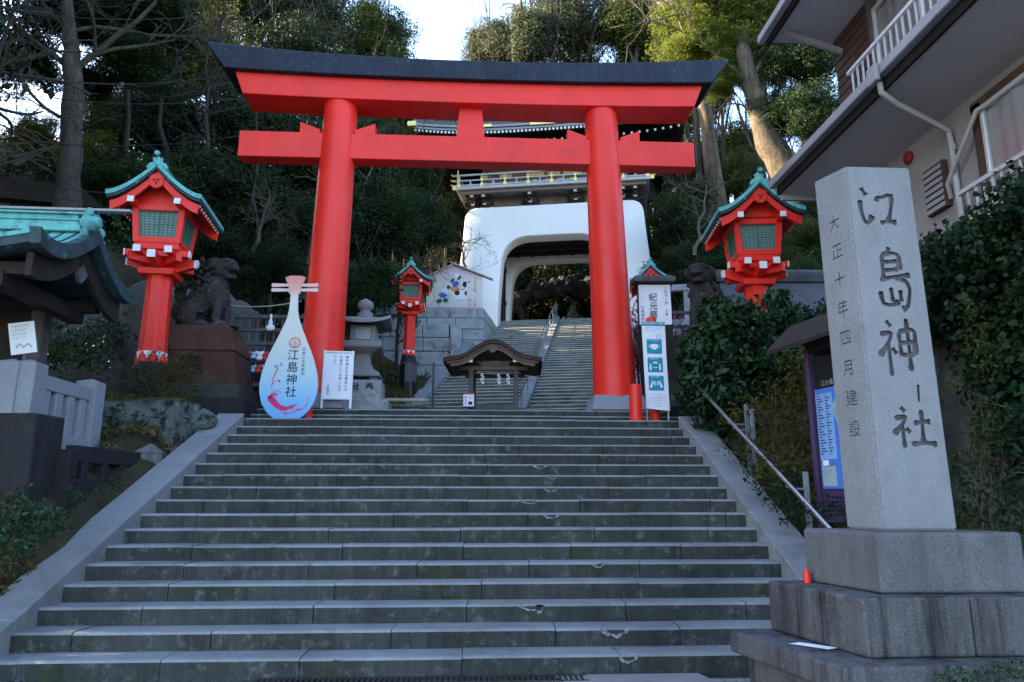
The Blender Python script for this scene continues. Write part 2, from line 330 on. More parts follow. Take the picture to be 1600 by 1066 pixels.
def lump_leaves(lumps, per, size, aspect=.5, flat=1.0):
    """lumps: (cx,cy,cz,r) ; leaves sit on an uneven shell of every lump"""
    out = []
    for cx, cy, cz, r in lumps:
        k = max(12, int(per * r * r)); d = dirs(k); rr = r * (RNG.beta(4, 1.4, k) * 1.12)
        bump = 1 + .22 * np.sin(d[:, 0] * 5 + cx * 3) * np.sin(d[:, 1] * 6 + cy) + .18 * np.sin(d[:, 2] * 7 + cz * 2)
        C = np.array([cx, cy, cz]) + d * (rr * bump)[:, None] * np.array([1, 1, flat]); out.append(leaf_arrays(C, size, aspect, d, 1.0))
    return np.concatenate(out)
def crown_mesh(name, m, R=3.5, H=3.0, nl=20, lr=(1.0, 1.7), per=420, size=.2, hollow=.35, aspect=.5):
    lumps = []
    for i in range(nl):
        d = dirs(1)[0]; q = RNG.uniform(hollow, .82)
        lumps.append((d[0] * R * q, d[1] * R * q, d[2] * H * q, RNG.uniform(*lr)))
    return leaf_mesh(name, lump_leaves(lumps, per, size, aspect, .75), m)
def branchy(mb, p, d, L_, r, lev, spread=.6, seed=None, n=5, droop=0.0, minr=.006):
    """recursive bare limb"""
    rnd = random
    k = 4; pts = [Vector(p)]; dd = Vector(d).normalized(); rs = [r]
    for i in range(k):
        dd = (dd + Vector((rnd.gauss(0, .16), rnd.gauss(0, .16), rnd.gauss(0, .13) - droop))).normalized()
        pts.append(pts[-1] + dd * (L_ / k)); rs.append(max(minr, r * (1 - .45 * (i + 1) / k)))
    mb.tube(pts, rs, n if r > .04 else 4, cap=False)
    if lev <= 0: return
    for j in range(rnd.choice((2, 3, 3)) if lev > 1 else 3):
        i = rnd.randint(1, k); ax = Vector((rnd.gauss(0, 1), rnd.gauss(0, 1), rnd.gauss(0, .8) + .25)).normalized()
        branchy(mb, pts[i], (dd + ax * spread * rnd.uniform(.8, 1.7)), L_ * rnd.uniform(.55, .8), max(minr, rs[i] * rnd.uniform(.5, .75)), lev - 1, spread, None, n, droop, minr)

def blob_mesh(blobs, voxel, disp=0.0, dscale=3.0, seed=0, subs=2):
    """one continuous surface out of overlapping ellipsoids: (centre, radii[, rotation euler])"""
    bm = bmesh.new()
    for b in blobs:
        M_ = Matrix.Translation(b[0])
        if len(b) > 2 and b[2]: M_ = M_ @ Matrix.Rotation(b[2][2], 4, 'Z') @ Matrix.Rotation(b[2][1], 4, 'Y') @ Matrix.Rotation(b[2][0], 4, 'X')
        r = b[1] if hasattr(b[1], '__len__') else (b[1],) * 3
        bmesh.ops.create_icosphere(bm, subdivisions=subs, radius=1, matrix=M_ @ Matrix.Diagonal((*r, 1)))
    me = bpy.data.meshes.new('blob'); bm.to_mesh(me); bm.free()
    o = bpy.data.objects.new('blob', me); COL.objects.link(o)
    md = o.modifiers.new('r', 'REMESH'); md.mode = 'VOXEL'; md.voxel_size = voxel
    dg = bpy.context.evaluated_depsgraph_get(); dg.update()
    m2 = bpy.data.meshes.new_from_object(o.evaluated_get(dg), depsgraph=dg); bpy.data.objects.remove(o); bpy.data.meshes.remove(me)
    if disp:
        off = Vector((seed * 7.3, seed * 3.1, 0)); nn = [v.normal.copy() for v in m2.vertices]
        for v, nv in zip(m2.vertices, nn):
            v.co += nv * disp * (mnoise.noise(v.co * dscale + off) + .5 * mnoise.noise(v.co * dscale * 2.7 + off) + .3 * mnoise.noise(v.co * dscale * 6 + off))
    m2.polygons.foreach_set('use_smooth', [True] * len(m2.polygons)); m2.update()
    return m2
# ================================================================== SETTING
UROT = -radians(11.07); UO = Vector((1.38, 20, 0))
def U(u, v, z): return Vector((UO.x + u * cos(UROT) - v * sin(UROT), UO.y + u * sin(UROT) + v * cos(UROT), z))
RISE, RUN, Y1, Z1 = .1694, .36, 6.95, .165
def nose(y): return Z1 + (y - Y1) / RUN * RISE            # height of the nosing line of the lower flight
def sstep(a, b, x):
    t = min(1, max(0, (x - a) / (b - a))); return t * t * (3 - 2 * t)
def lerp(a, b, t): return a + (b - a) * t
def interp(x, tab):
    if x <= tab[0][0]: return tab[0][1]
    for (a, p), (b, q) in zip(tab, tab[1:]):
        if x <= b: return p + (q - p) * (x - a) / (b - a)
    return tab[-1][1]
CORR = [(0, 0), (6.6, 0), (12.7, 2.86), (13.9, 3.15), (14.8, 3.18), (17, 3.54), (20, 3.93), (33.3, 9.65), (46, 9.65), (75, 22), (120, 30)]
def hz(x, y):
    s = interp(y, CORR)
    cx = 0 if y < 15 else 1.38 + (y - 20) * .196 if y > 20 else lerp(0, 1.38, (y - 15) / 5)
    hw = interp(y, [(0, 4.35), (12.8, 4.35), (13.6, 4.9), (17, 4.6), (20, 3.4), (33, 3.4), (36, 6), (44, 6), (50, .1)])
    d = abs(x - cx) - hw; left = x < cx
    if d <= 0:
        inner = s - .5 if (y < 14.6 or 19.2 < y < 33.3) else s
        return inner if d < -.25 else lerp(inner, s - .02, (d + .25) / .25)
    if left:
        n = interp(y, [(0, 0), (5.5, 0), (7.9, .9), (8.4, 2.05), (10.6, 2.1), (11.6, 2.75), (12.4, 3.15), (14, 3.2), (17, 3.3), (19, 3.45), (22, 4.3), (24.5, 5.2), (33, 9.0), (46, 10)]) if y < 46 else s
        rise = interp(y, [(0, .03), (10, .06), (12, .14), (15.6, .25), (18, .6), (26, .5), (60, .4)])
        start = interp(y, [(0, 3), (12, 2.2), (16, 1.2), (20, 0), (60, 0)])
        r_ = max(0, d - start) * rise
        far = max(0, d - 14) * interp(y, [(0, .4), (10, .5), (30, .2), (60, .1)])
        z = lerp(s - .02, n, sstep(0, .5, d)) + min(min(r_, interp(y, [(0, 1.5), (14, 2.5), (22, 6), (60, 12)])) + far, 13)
    else:
        n = interp(y, [(0, 0), (5.0, .05), (6.6, .5), (12.5, 3.05), (14, 3.25), (17, 3.5), (20, 4.6), (33, 9.9), (46, 10)]) if y < 46 else s
        r_ = d * interp(y, [(0, .05), (6, .25), (9, .35), (13, .45), (18, .6), (30, .6), (60, .5)])
        z = lerp(s - .02, n, sstep(0, .4, d)) + min(r_, 11)
        hb = sstep(5.45, 5.75, x) * (1 - sstep(13.5, 16, y)) * sstep(2.4, 3.0, y)
        z = lerp(z, 4.15, hb)
    return z + .22 * mnoise.noise(Vector((x * .5, y * .5, 0))) * min(1, max(0, d - .4)) + .5 * mnoise.noise(Vector((x * .13, y * .13, 3))) * min(1, max(0, d - 2))

g = MB()
g.grid(lambda a, b: (-300 + 600 * a, -300 + 306.75 * b, 0), 12, 12)
street_m = bpy.data.materials.new('stone_paving'); street_m.use_nodes = True
def _paving(m):
    n = m.node_tree.nodes; l = m.node_tree.links; b = n['Principled BSDF']; tc = n.new('ShaderNodeTexCoord')
    br = n.new('ShaderNodeTexBrick'); br.inputs['Scale'].default_value = 1; br.inputs['Brick Width'].default_value = .19; br.inputs['Row Height'].default_value = .085
    br.inputs['Mortar Size'].default_value = .006; br.inputs['Color1'].default_value = (.24, .235, .24, 1); br.inputs['Color2'].default_value = (.15, .15, .155, 1); br.inputs['Mortar'].default_value = (.04, .04, .04, 1)
    t = n.new('ShaderNodeTexNoise'); t.inputs['Scale'].default_value = 3; l.new(tc.outputs['Object'], t.inputs['Vector'])
    av = n.new('ShaderNodeMix'); av.data_type = 'RGBA'; av.blend_type = 'LINEAR_LIGHT'; av.inputs[0].default_value = .04; l.new(tc.outputs['Object'], av.inputs[6]); l.new(t.outputs['Color'], av.inputs[7])
    l.new(av.outputs[2], br.inputs['Vector']); l.new(br.outputs['Color'], b.inputs['Base Color']); b.inputs['Roughness'].default_value = .75
    bp = n.new('ShaderNodeBump'); bp.inputs['Strength'].default_value = .5; bp.inputs['Distance'].default_value = .01; bp.invert = True; l.new(br.outputs['Fac'], bp.inputs['Height']); l.new(bp.outputs[0], b.inputs['Normal'])
_paving(street_m)
tag(g.build('street', street_m), kind='structure')
# granite slab strip of the street in front of the steps, right part
sl = MB(); sl.hexa([(1.0, 6.0, .0), (2.2, 6.0, .0), (2.05, 6.93, .0), (.75, 6.93, .0)], [(1.0, 6.0, .006), (2.2, 6.0, .006), (2.05, 6.93, .006), (.75, 6.93, .006)])
tag(sl.build('pavement', K['pinkslab']), kind='structure')

xs = [-60, -48, -40, -34] + [round(-30 + .5 * i, 2) for i in range(121)] + [34, 40, 48, 60]
ys = [2.4] + [round(3 + .5 * i, 2) for i in range(150)] + [80, 86, 94, 104, 120]
hv = [(x, y, hz(x, y) - (.25 if abs(x) < 4.0 and y < 6.6 else 0)) for x in xs for y in ys]
nyy = len(ys)
hm = MB(); hm.add(hv, [(i * nyy + j, (i + 1) * nyy + j, (i + 1) * nyy + j + 1, i * nyy + j + 1) for i in range(len(xs) - 1) for j in range(nyy - 1)])
# keep the sheet below the street in front of the steps
tag(hm.build('hillside', K['soil'], smooth=60), kind='structure')
def hfar(x, y): return hz(x, y)

# ------------------------------------------------------------------ lower stairway
def xl(y): return -4.15 + (y - Y1) * .058
def xr(y): return 3.44 + (y - Y1) * .030
def step_block(x0, x1, x0b, x1b, y0, y1, z0, z1, lens, off, mats, name, parent, lip=.012, nosew=.022):
    """row of stones laid end to end: worn top, mossy face with shade painted in, rounded front edge"""
    mb = MB(); x = x0; first = True
    while x < x1 - .02:
        ln = off if first else random.uniform(*lens); first = False
        xe = min(x1, x + ln)
        if x1 - xe < .25: xe = x1
        gp = .004; a = x + (gp if x > x0 else 0); b = xe - (gp if xe < x1 else 0)
        dz = random.uniform(-.004, .004); dy = random.uniform(-.006, .006); zt = z1 + dz; yf = y0 + dy
        sh = (x0b - x0); c = nosew; n = max(2, int((b - a) / .13))
        P = []
        for i in range(n + 1):
            xx = lerp(a, b, i / n); j = .004 * mnoise.noise(Vector((xx * 9, y0 * 3, 1))) - max(0, mnoise.noise(Vector((xx * 2.3, y0 * 5, 9))) - .45) * .06
            P.append([(xx, yf + .004, z0), (xx, yf + j * .3, zt - c * 1.1), (xx, yf + c * .3 - j * .5, zt - c * .32 + j * .4), (xx, yf + c - j, zt), (xx + sh, y1, zt)])
        vs = [p for r in P for p in r]
        for k in range(4):
            mb.add([], []);
        o = len(mb.v); mb.v += [tuple(p) for p in vs]
        for i in range(n):
            for k in range(4):
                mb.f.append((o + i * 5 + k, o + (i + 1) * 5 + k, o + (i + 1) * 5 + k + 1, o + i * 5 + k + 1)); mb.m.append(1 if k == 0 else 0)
        for e, rev in ((0, False), (n, True)):
            q = [o + e * 5 + k for k in range(5)]
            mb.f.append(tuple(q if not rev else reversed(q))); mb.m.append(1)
        x = xe
    return mb.build(name, mats, parent)
stw = thing('stone_stairway', 'wide worn granite stairway climbing from the street to the red torii', 'stairway', (0, Y1, 0))
stw_off = (0, -Y1, 0)
YS = [Y1 + (k - 1) * RUN for k in range(1, 18)] + [13.50, 13.90, 15.1]
steps = []
for k in range(1, 20):
    y0 = YS[k - 1]; y1 = YS[k] + .03
    a, b = (xl(y0) + .0, xr(y0)); 
    if k == 1: a, b = -4.6, 3.3
    if k >= 17: a, b = -4.6, 4.4
    if k == 17: a, b = -3.83, 3.62
    off = random.uniform(.5, 1.3)
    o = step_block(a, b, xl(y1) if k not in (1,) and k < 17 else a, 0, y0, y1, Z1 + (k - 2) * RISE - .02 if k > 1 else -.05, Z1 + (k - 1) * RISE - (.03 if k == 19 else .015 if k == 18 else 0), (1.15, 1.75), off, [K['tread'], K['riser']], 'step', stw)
    o.location = stw_off; steps.append(o)
# chipped edges (broken nosings: pale fresh stone round a darker hollow)
def chip_blob(xc, zt, wd, hh, ph):
    n = 18; lo = []
    for i in range(n + 1):
        t = i / n; e = sin(pi * t) ** .55 * (1 + .35 * mnoise.noise(Vector((xc * 7 + t * 5, ph, 0))) + .2 * mnoise.noise(Vector((t * 14, ph, xc))))
        lo.append((xc - wd + 2 * wd * t, zt - max(.004, hh * e)))
    return lo + [(xc + wd, zt), (xc - wd, zt)]
for k, xc, wd, hh in ((12, 1.02, .12, .05), (11, 1.16, .08, .045), (10, 1.10, .10, .06), (9, .78, .14, .045), (8, .60, .07, .03), (8, 1.02, .11, .055), (5, 1.42, .07, .05), (3, .62, .13, .055), (2, 1.38, .14, .075), (1, 1.42, .10, .06), (15, -.35, .09, .02), (1, -1.15, .05, .055), (6, -2.2, .05, .02), (3, .70, .04, .09)):
    y = YS[k - 1]; z = Z1 + (k - 1) * RISE; mb = MB()
    mb.prism(chip_blob(xc, z - .012, wd, hh, k), y - .0035, y + .02); ch_ = mb.build('chipped_edge', K['chip'], steps[k - 1], fixn=True)
    mb = MB(); mb.prism(chip_blob(xc + .01, z - .022, wd * .62, hh * .55, k + 40), y - .0055, y + .02); mb.build('chip_hollow', K['mortar'] if k < 8 else K['riser'], ch_, fixn=True)
# sloping copings
def coping(xf, w_, side):
    mb = MB(); y = Y1 - .62; i = 0
    while y < 12.62:
        ye = min(12.66, y + (1.25 if i else 1.0)); gp = .004
        A, B = y + gp, ye - gp
        h = .095
        def pt(x, yy, dz): return (x, yy, max(.02, nose(yy) + h) + dz if dz >= 0 else max(-.05, nose(yy) - .42))
        for (p, q) in ((A, B),):
            x0, x1 = (xf(p), xf(p) + w_ * side); X0, X1 = (xf(q), xf(q) + w_ * side)
            if side < 0: x0, x1, X0, X1 = x1, x0, X1, X0
            mb.hexa([pt(x0, p, -1), pt(x1, p, -1), pt(X1, q, -1), pt(X0, q, -1)], [pt(x0, p, 0), pt(x1, p, 0), pt(X1, q, 0), pt(X0, q, 0)])
        y = ye; i += 1
    o = mb.build('coping', K['coping'], stw, bevel=.012, seg=2); o.location = stw_off
    return o
coping(xl, .43, -1); coping(xr, .42, 1)

# ------------------------------------------------------------------ upper stairway (turned slightly to the right)
ust = thing('stone_stairway', 'long narrow algae-stained stairway running up behind the torii into the white gate', 'stairway', tuple(U(0, 0, 3.9)), UROT)
NU, ZU, RU, TU = 39, 3.80, .1508, .344
for k in range(NU):
    v0 = k * TU; v1 = v0 + TU + .03 if k < NU - 1 else v0 + 1.5
    for s_ in (-1, 1):
        pass
    mb = MB()
    for (a, b) in ((-2.92, -.16), (.16, 2.92)):
        z1 = (k + 1) * RU + ZU - 3.9; z0 = k * RU - .05 + ZU - 3.9; c = .02
        x = a
        while x < b - .01:
            xe = min(b, x + random.uniform(1.0, 1.5))
            if b - xe < .3: xe = b
            dz = random.uniform(-.004, .004)
            mb.add([(x, v0, z0), (xe, v0, z0), (x, v0, z1 - c + dz), (xe, v0, z1 - c + dz), (x, v0 + c, z1 + dz), (xe, v0 + c, z1 + dz), (x, v1, z1 + dz), (xe, v1, z1 + dz)], [(0, 1, 3, 2)], 1)
            o_ = len(mb.v) - 8; mb.f += [(o_ + 2, o_ + 3, o_ + 5, o_ + 4), (o_ + 4, o_ + 5, o_ + 7, o_ + 6)]; mb.m += [0, 0]
            x = xe
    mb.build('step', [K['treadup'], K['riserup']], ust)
def ucop(u0, u1, v0, v1, h, name, m, hb=.7):
    mb = MB(); n = 6
    for i in range(n):
        a, b = lerp(v0, v1, i / n) + .004, lerp(v0, v1, (i + 1) / n) - .004
        f = lambda v: (v / TU + 1) * RU + ZU - 3.9 + h
        mb.hexa([(u0, a, f(a) - hb), (u1, a, f(a) - hb), (u1, b, f(b) - hb), (u0, b, f(b) - hb)], [(u0, a, f(a)), (u1, a, f(a)), (u1, b, f(b)), (u0, b, f(b))])
    return mb.build(name, m, ust, bevel=.012)
ucop(-3.36, -2.93, -.45, 11.6, .1, 'coping', K['coping'])
ucop(2.93, 3.36, -.45, 11.6, .1, 'coping', K['coping'])
ucop(-.14, .14, -.1, 13.4, .07, 'coping', K['coping'])
# centre handrail of the upper flight
hr = thing('handrail', 'thin metal handrail dividing the upper stairway in two', 'handrail', tuple(U(0, 0, 3.9)), UROT)
uf = lambda v: (v / TU + 1) * RU + ZU - 3.9
mb = MB()
for h in (.45, .85):
    mb.tube([(0, -.1, uf(-.1) + h), (0, 6.1, uf(6.1) + h)], .019, 8); mb.tube([(0, 6.6, uf(6.6) + h), (0, 13.0, uf(13.0) + h), (0, 13.6, uf(13.0) + h)], .019, 8)
mb.build('rail', K['railgrey'], hr, smooth=True)
for v in [0, 1.5, 3.0, 4.5, 6.0, 6.6, 8.0, 9.5, 11.0, 12.3, 13.4]:
    MB().tube([(0, v, uf(min(v, 13)) - .05), (0, v, uf(min(v, 13)) + .85)], .019, 8).build('post', K['greysteel'], hr, smooth=True)
# two leaning white rails seen by the pavilion
# ------------------------------------------------------------------ TORII
tor = thing('torii_gate', 'huge vermilion torii with a curved black top beam standing at the head of the stairs', 'torii', (-.05, 14.5, 3.21))
def kaprof(t): return .42 * abs(t) ** 2.3           # upward sweep towards the ends
# ends at x=-5.75..5.70 relative 0 ; pillars at +-2.84
def beam(half_t, half_b, zt, zb, y0, y1, swt, swb, name, m, n=40, ridge=0.0, lean=0.0, bev=.012):
    mb = MB(); R = []
    for i in range(n + 1):
        t = -1 + 2 * i / n; sw = swt * abs(t) ** 2.2; sb = swb * abs(t) ** 2.2
        xb, xt = half_b * t, half_t * t
        R.append([(xb, y0 + lean, zb + sb), (xb, y1 - lean, zb + sb), (xt, y1, zt + sw), (xt, (y0 + y1) / 2, zt + sw + ridge), (xt, y0, zt + sw)])
    vs = [p for r in R for p in r]; q = 5
    mb.add(vs, [(i * q + k, i * q + (k + 1) % q, (i + 1) * q + (k + 1) % q, (i + 1) * q + k) for i in range(n) for k in range(q)])
    mb.f += [tuple(range(q)), tuple(n * q + k for k in reversed(range(q)))]; mb.m += [0, 0]
    return mb.build(name, m, tor, bevel=bev, fixn=True, smooth=30)
beam(5.55, 5.13, 7.38, 6.95, -.52, .52, .25, .10, 'top_beam', K['black'], ridge=.16, lean=.0)
beam(4.95, 4.76, 6.965, 6.48, -.38, .38, .085, .07, 'lintel', K['red'])
mb = MB(); mb.box(-4.82, 4.76, -.19, .19, 5.24, 5.81); mb.build('tie_beam', K['redstain'], tor, bevel=.012)
mb = MB(); mb.hexa([(-.33, -.15, 5.81), (.27, -.15, 5.81), (.27, .15, 5.81), (-.33, .15, 5.81)], [(-.27, -.15, 6.5), (.21, -.15, 6.5), (.21, .15, 6.5), (-.27, .15, 6.5)]); mb.build('strut', K['red'], tor, bevel=.008)
for s_ in (-1, 1):
    mb = MB(); pr = []
    for z, r in ((.0, .44), (.5, .425), (1.5, .405), (3, .385), (4.5, .37), (5.8, .355), (6.45, .35)):
        pr.append((r, z))
    n = 40
    vs = [(s_ * (2.93 - .022 * z) + r * cos(2 * pi * j / n), r * sin(2 * pi * j / n), z + .28) for r, z in pr for j in range(n)]
    mb.add(vs, [(i * n + j, i * n + (j + 1) % n, (i + 1) * n + (j + 1) % n, (i + 1) * n + j) for i in range(len(pr) - 1) for j in range(n)])
    mb.build('pillar', K['red'], tor, smooth=60)
    mb = MB(); mb.box(s_ * 2.93 - .55, s_ * 2.93 + .55, -.50, .55, 0, .30, tx=.07, ty=.07); mb.build('pedestal', K['granitelight'], tor, bevel=.015)
    for q in (-1, 1):
        mb = MB(); xi = s_ * 2.82 + q * .36; xo = s_ * 2.82 + q * .78
        mb.prism([(xi, 5.81), (xo, 5.81), (xo, 6.07), (xi, 5.91)], -.14, .14); mb.build('wedge', K['red'], tor, bevel=.006, fixn=True)

# ------------------------------------------------------------------ WHITE GATE
GV = 11.7
gate = thing('shrine_gate', 'white plaster dragon-palace gate with a wooden upper storey, seen through the torii', 'gate', tuple(U(0, GV, 9.4)), UROT)
def rounded(pts, rads, n=10):
    """round the corners of a polygon"""
    out = []; N = len(pts)
    for i, (p, r) in enumerate(zip(pts, rads)):
        p = Vector(p); a = Vector(pts[i - 1]); b = Vector(pts[(i + 1) % N])
        if r <= 0: out.append(tuple(p)); continue
        d1 = (a - p).normalized(); d2 = (b - p).normalized(); A = p + d1 * r; B = p + d2 * r
        for k in range(n + 1):
            t = k / n; out.append(tuple(A * (1 - t) ** 2 + p * 2 * t * (1 - t) + B * t * t))
    return out
def arch_slab(y0, y1, name):
    out = rounded([(-4.95, -2.0), (-4.3, 2.2), (-4.05, 5.38), (4.05, 5.38), (4.3, 2.2), (4.95, -2.0)], [0, 2.0, .6, .6, 2.0, 0], 12)
    inn = rounded([(-2.60, -2.0), (-2.52, 1.0), (-2.28, 3.9), (2.28, 3.9), (2.52, 1.0), (2.60, -2.0)], [0, .8, 1.25, 1.25, .8, 0], 12)
    n = len(out); mb = MB()
    O0 = [(a, y0, b) for a, b in out]; I0 = [(a, y0, b) for a, b in inn]; O1 = [(a, y1, b) for a, b in out]; I1 = [(a, y1, b) for a, b in inn]
    mb.add(O0 + I0 + O1 + I1, [(i, n + i, n + i + 1, i + 1) for i in range(n - 1)] + [(2 * n + i, 2 * n + i + 1, 3 * n + i + 1, 3 * n + i) for i in range(n - 1)] +
           [(i, i + 1, 2 * n + i + 1, 2 * n + i) for i in range(n - 1)] + [(n + i, 3 * n + i, 3 * n + i + 1, n + i + 1) for i in range(n - 1)])
    return mb.build(name, K['plaster'], gate, bevel=.05, seg=3, smooth=35, fixn=True)
arch_slab(0, .95, 'arch_wall'); arch_slab(3.6, 4.4, 'arch_wall')
for s_ in (-1, 1):
    mb = MB(); a, b = sorted((s_ * 3.55, s_ * 4.0)); mb.box(a, b, .95, 3.6, -2, 5.3); mb.build('side_wall', K['plaster'], gate)
    mb = MB(); a, b = sorted((s_ * 2.72, s_ * 2.86)); mb.box(a, b, .95, 3.6, -1.2, 4.2); mb.build('inner_panel', K['wood'], gate)
    mb = MB(); a, b = sorted((s_ * 2.64, s_ * 2.74))
    for z in (-.3, 1.6, 3.3): mb.box(a, b, .95, 3.6, z, z + .16)
    for y in (1.5, 2.3, 3.1): mb.box(a, b, y, y + .14, -1.2, 4.1)
    mb.build('panel_frame', K['wooddark'], gate)
    mb = MB(); a, b = sorted((s_ * 2.45, s_ * 3.6)); mb.box(a, b, 3.42, 3.6, -.4, .35); mb.build('leg_base', K['granite'], gate)
mb = MB(); mb.box(-2.9, 2.9, .95, 3.6, 4.25, 4.35)
for i in range(9): mb.box(-2.8 + i * .68, -2.66 + i * .68, .95, 3.6, 4.08, 4.25)
for y in (1.2, 2.0, 2.8): mb.box(-2.8, 2.8, y, y + .16, 3.9, 4.08)
mb.build('ceiling', K['wooddark'], gate)
# upper storey
mb = MB(); mb.box(-3.82, 3.82, .42, 3.98, 5.38, 5.56); mb.build('ground_beam', K['gatewood'], gate, bevel=.01)
mb = MB(); mb.box(-3.7, 3.7, .55, 3.85, 5.56, 6.4)
for i in range(6): mb.box(-3.6 + i * 1.32, -3.52 + i * 1.32 + .5, .49, .55, 5.62, 5.7)
for i in range(12): mb.box(-3.55 + i * .62, -3.43 + i * .62, .50, .55, 5.7, 6.2)
mb.build('bracket_wall', K['gatewood'], gate)
def gp(name, m, *b):
    q = MB(); q.box(*b); return q.build(name, m, gate)
for u in (-3.05, -1.05, 1.05, 3.05): gp('gold_plate', K['gold'], u - .22, u + .22, .38, .42, 5.39, 5.55)
def bracket(u, y, flip=1):
    mb = MB()
    mb.box(u - .17, u + .17, y - .32, y + .10, 5.68, 5.80, tx=-.04)
    mb.prism(rounded([(u - .42, 5.98), (u - .42, 5.86), (u - .16, 5.76), (u + .16, 5.76), (u + .42, 5.86), (u + .42, 5.98)], [0, .06, .1, .1, .06, 0], 4), y - .14, y - .02, 0)
    mb.box(u - .06, u + .06, y - .62, y, 5.9, 6.02)
    mb.prism(rounded([(u - .34, 6.28), (u - .34, 6.18), (u - .12, 6.08), (u + .12, 6.08), (u + .34, 6.18), (u + .34, 6.28)], [0, .05, .08, .08, .05, 0], 4), y - .62, y - .5, 0)
    for dx in (-.34, 0, .34): mb.box(u + dx - .07, u + dx + .07, y - .16, y, 5.98, 6.08)
    o = mb.build('bracket', K['wooddark'], gate, fixn=True)
    w_ = MB(); w_.box(u - .075, u + .075, y - .40, y - .33, 5.84, 5.98); w_.build('white_tip', K['white'], o)
    w_ = MB(); w_.box(u - .075, u + .075, y - .70, y - .625, 6.12, 6.27); w_.build('white_tip', K['white'], o)
for u in (-3.75, -3.2, -1.05, 1.05, 3.2, 3.75): bracket(u, .5)
mb = MB(); mb.box(-4.25, 4.25, -.35, -.15, 6.28, 6.42); mb.box(-4.25, -4.05, -.15, 4.5, 6.28, 6.42); mb.box(4.05, 4.25, -.15, 4.5, 6.28, 6.42); mb.build('balcony_beam', K['gatewood'], gate, bevel=.01)
mb = MB(); mb.box(-4.4, 4.4, -.5, 4.9, 6.42, 6.55); mb.build('balcony_floor', K['fascia'], gate, bevel=.008)
mb = MB(); mb.box(-4.42, 4.42, -.53, -.5, 6.43, 6.56); mb.box(-4.44, -4.41, -.5, 4.9, 6.43, 6.56); mb.build('floor_edge', K['railpale'], gate)
rl = MB()
for z, h in ((6.62, .07), (6.86, .06), (7.12, .08)):
    rl.box(-4.45, 4.45, -.45, -.37, z, z + h); rl.box(-4.40, -4.32, -.36, 4.8, z, z + h); rl.box(4.32, 4.40, -.36, 4.8, z, z + h)
for i in range(17): rl.box(-4.3 + i * .5375 - .035, -4.3 + i * .5375 + .035, -.44, -.38, 6.55, 6.9 if i % 2 else 7.2)
rl.build('railing', K['railpale'], gate)
for i in range(0, 17, 2):
    u = -4.3 + i * .5375; gm = MB(); gm.box(u - .075, u + .075, -.47, -.45, 6.58, 6.72); gm.box(u - .075, u + .075, -.47, -.45, 6.86, 6.94); gm.box(u - .02, u + .02, -.468, -.452, 6.7, 6.88); gm.build('railing_cap', K['gold'], gate)
for s_ in (-1, 1):
    gm = MB(); gm.box(s_ * 4.5 - .08, s_ * 4.5 + .08, -.58, -.48, 6.42, 6.56)
    for z in (6.64, 6.88, 7.15): gm.tube([(s_ * 4.42, -.41, z), (s_ * 4.6, -.41, z + .02), (s_ * 4.68, -.41, z + .08)], [.045, .05, .035], 6)
    gm.tube([(s_ * 4.36, -.41, 6.5), (s_ * 4.36, -.41, 7.42)], [.05, .03], 6)
    gm.build('railing_end', K['gold'], gate)
mb = MB(); mb.box(-3.35, 3.35, 1.0, 3.4, 6.55, 9.4)
for u in (-3.35, -1.15, 1.15, 3.35): mb.tube([(u, .98, 6.55), (u, .98, 9.2)], .13, 12)
for z in (6.95, 7.55, 8.5): mb.box(-3.4, 3.4, .90, .99, z, z + .14)
for i in range(26): mb.box(-3.2 + i * .25, -3.17 + i * .25, .96, 1.0, 7.1, 8.5)
mb.build('upper_wall', K['gatewood'], gate)
for u in (-3.35, -1.15, 1.15, 3.35):
    gp('gold_fitting', K['gold'], u - .17, u + .17, .82, .86, 7.5, 7.74); gp('gold_fitting', K['gold'], u - .17, u + .17, .82, .86, 6.86, 7.0)
for u in (-2.3, -.75, 0, .75, 2.3): gp('gold_fitting', K['gold'], u - .3, u + .3, .86, .89, 7.52, 7.72)
for u in (-.9, -.3, .3, .9): gp('gold_fitting', K['gold'], u - .1, u + .1, .86, .9, 7.15, 7.35)
# roof
EH, EF, EB, EZ = 6.0, -2.45, 6.7, 8.35
def ez(u, lift=.40): return EZ + lift * (abs(u) / EH) ** 3
def roof_pt(a, b):
    u = -EH + 2 * EH * a; y = lerp(EF, EB, b); t = min(b, 1 - b) * 2; s = min(1, min(a, 1 - a) * 2.2)
    m = min(t, s); edge = .40 * ((abs(2 * a - 1)) ** 3) * (abs(2 * b - 1) ** 2)
    return (u, y, EZ + edge + .35 * m + 3.1 * m ** 1.7)
rb = MB(); rb.slab(roof_pt, 36, 28, .16); rb.build('roof', K['tile'], gate, smooth=40)
# rounded tile ribs on the front slope
tb = MB()
for i in range(1, 60):
    a = i / 60; tb.tube([Vector(roof_pt(a, b)) + Vector((0, 0, .02)) for b in (0.0, .08, .2, .35, .5)], .055, 5)
tb.build('tile_rib', K['tile'], gate, smooth=True)
mb = MB(); mb.box(-4.2, 4.2, 1.95, 2.3, 11.6, 12.15); mb.build('roof_ridge', K['tile'], gate, bevel=.02)
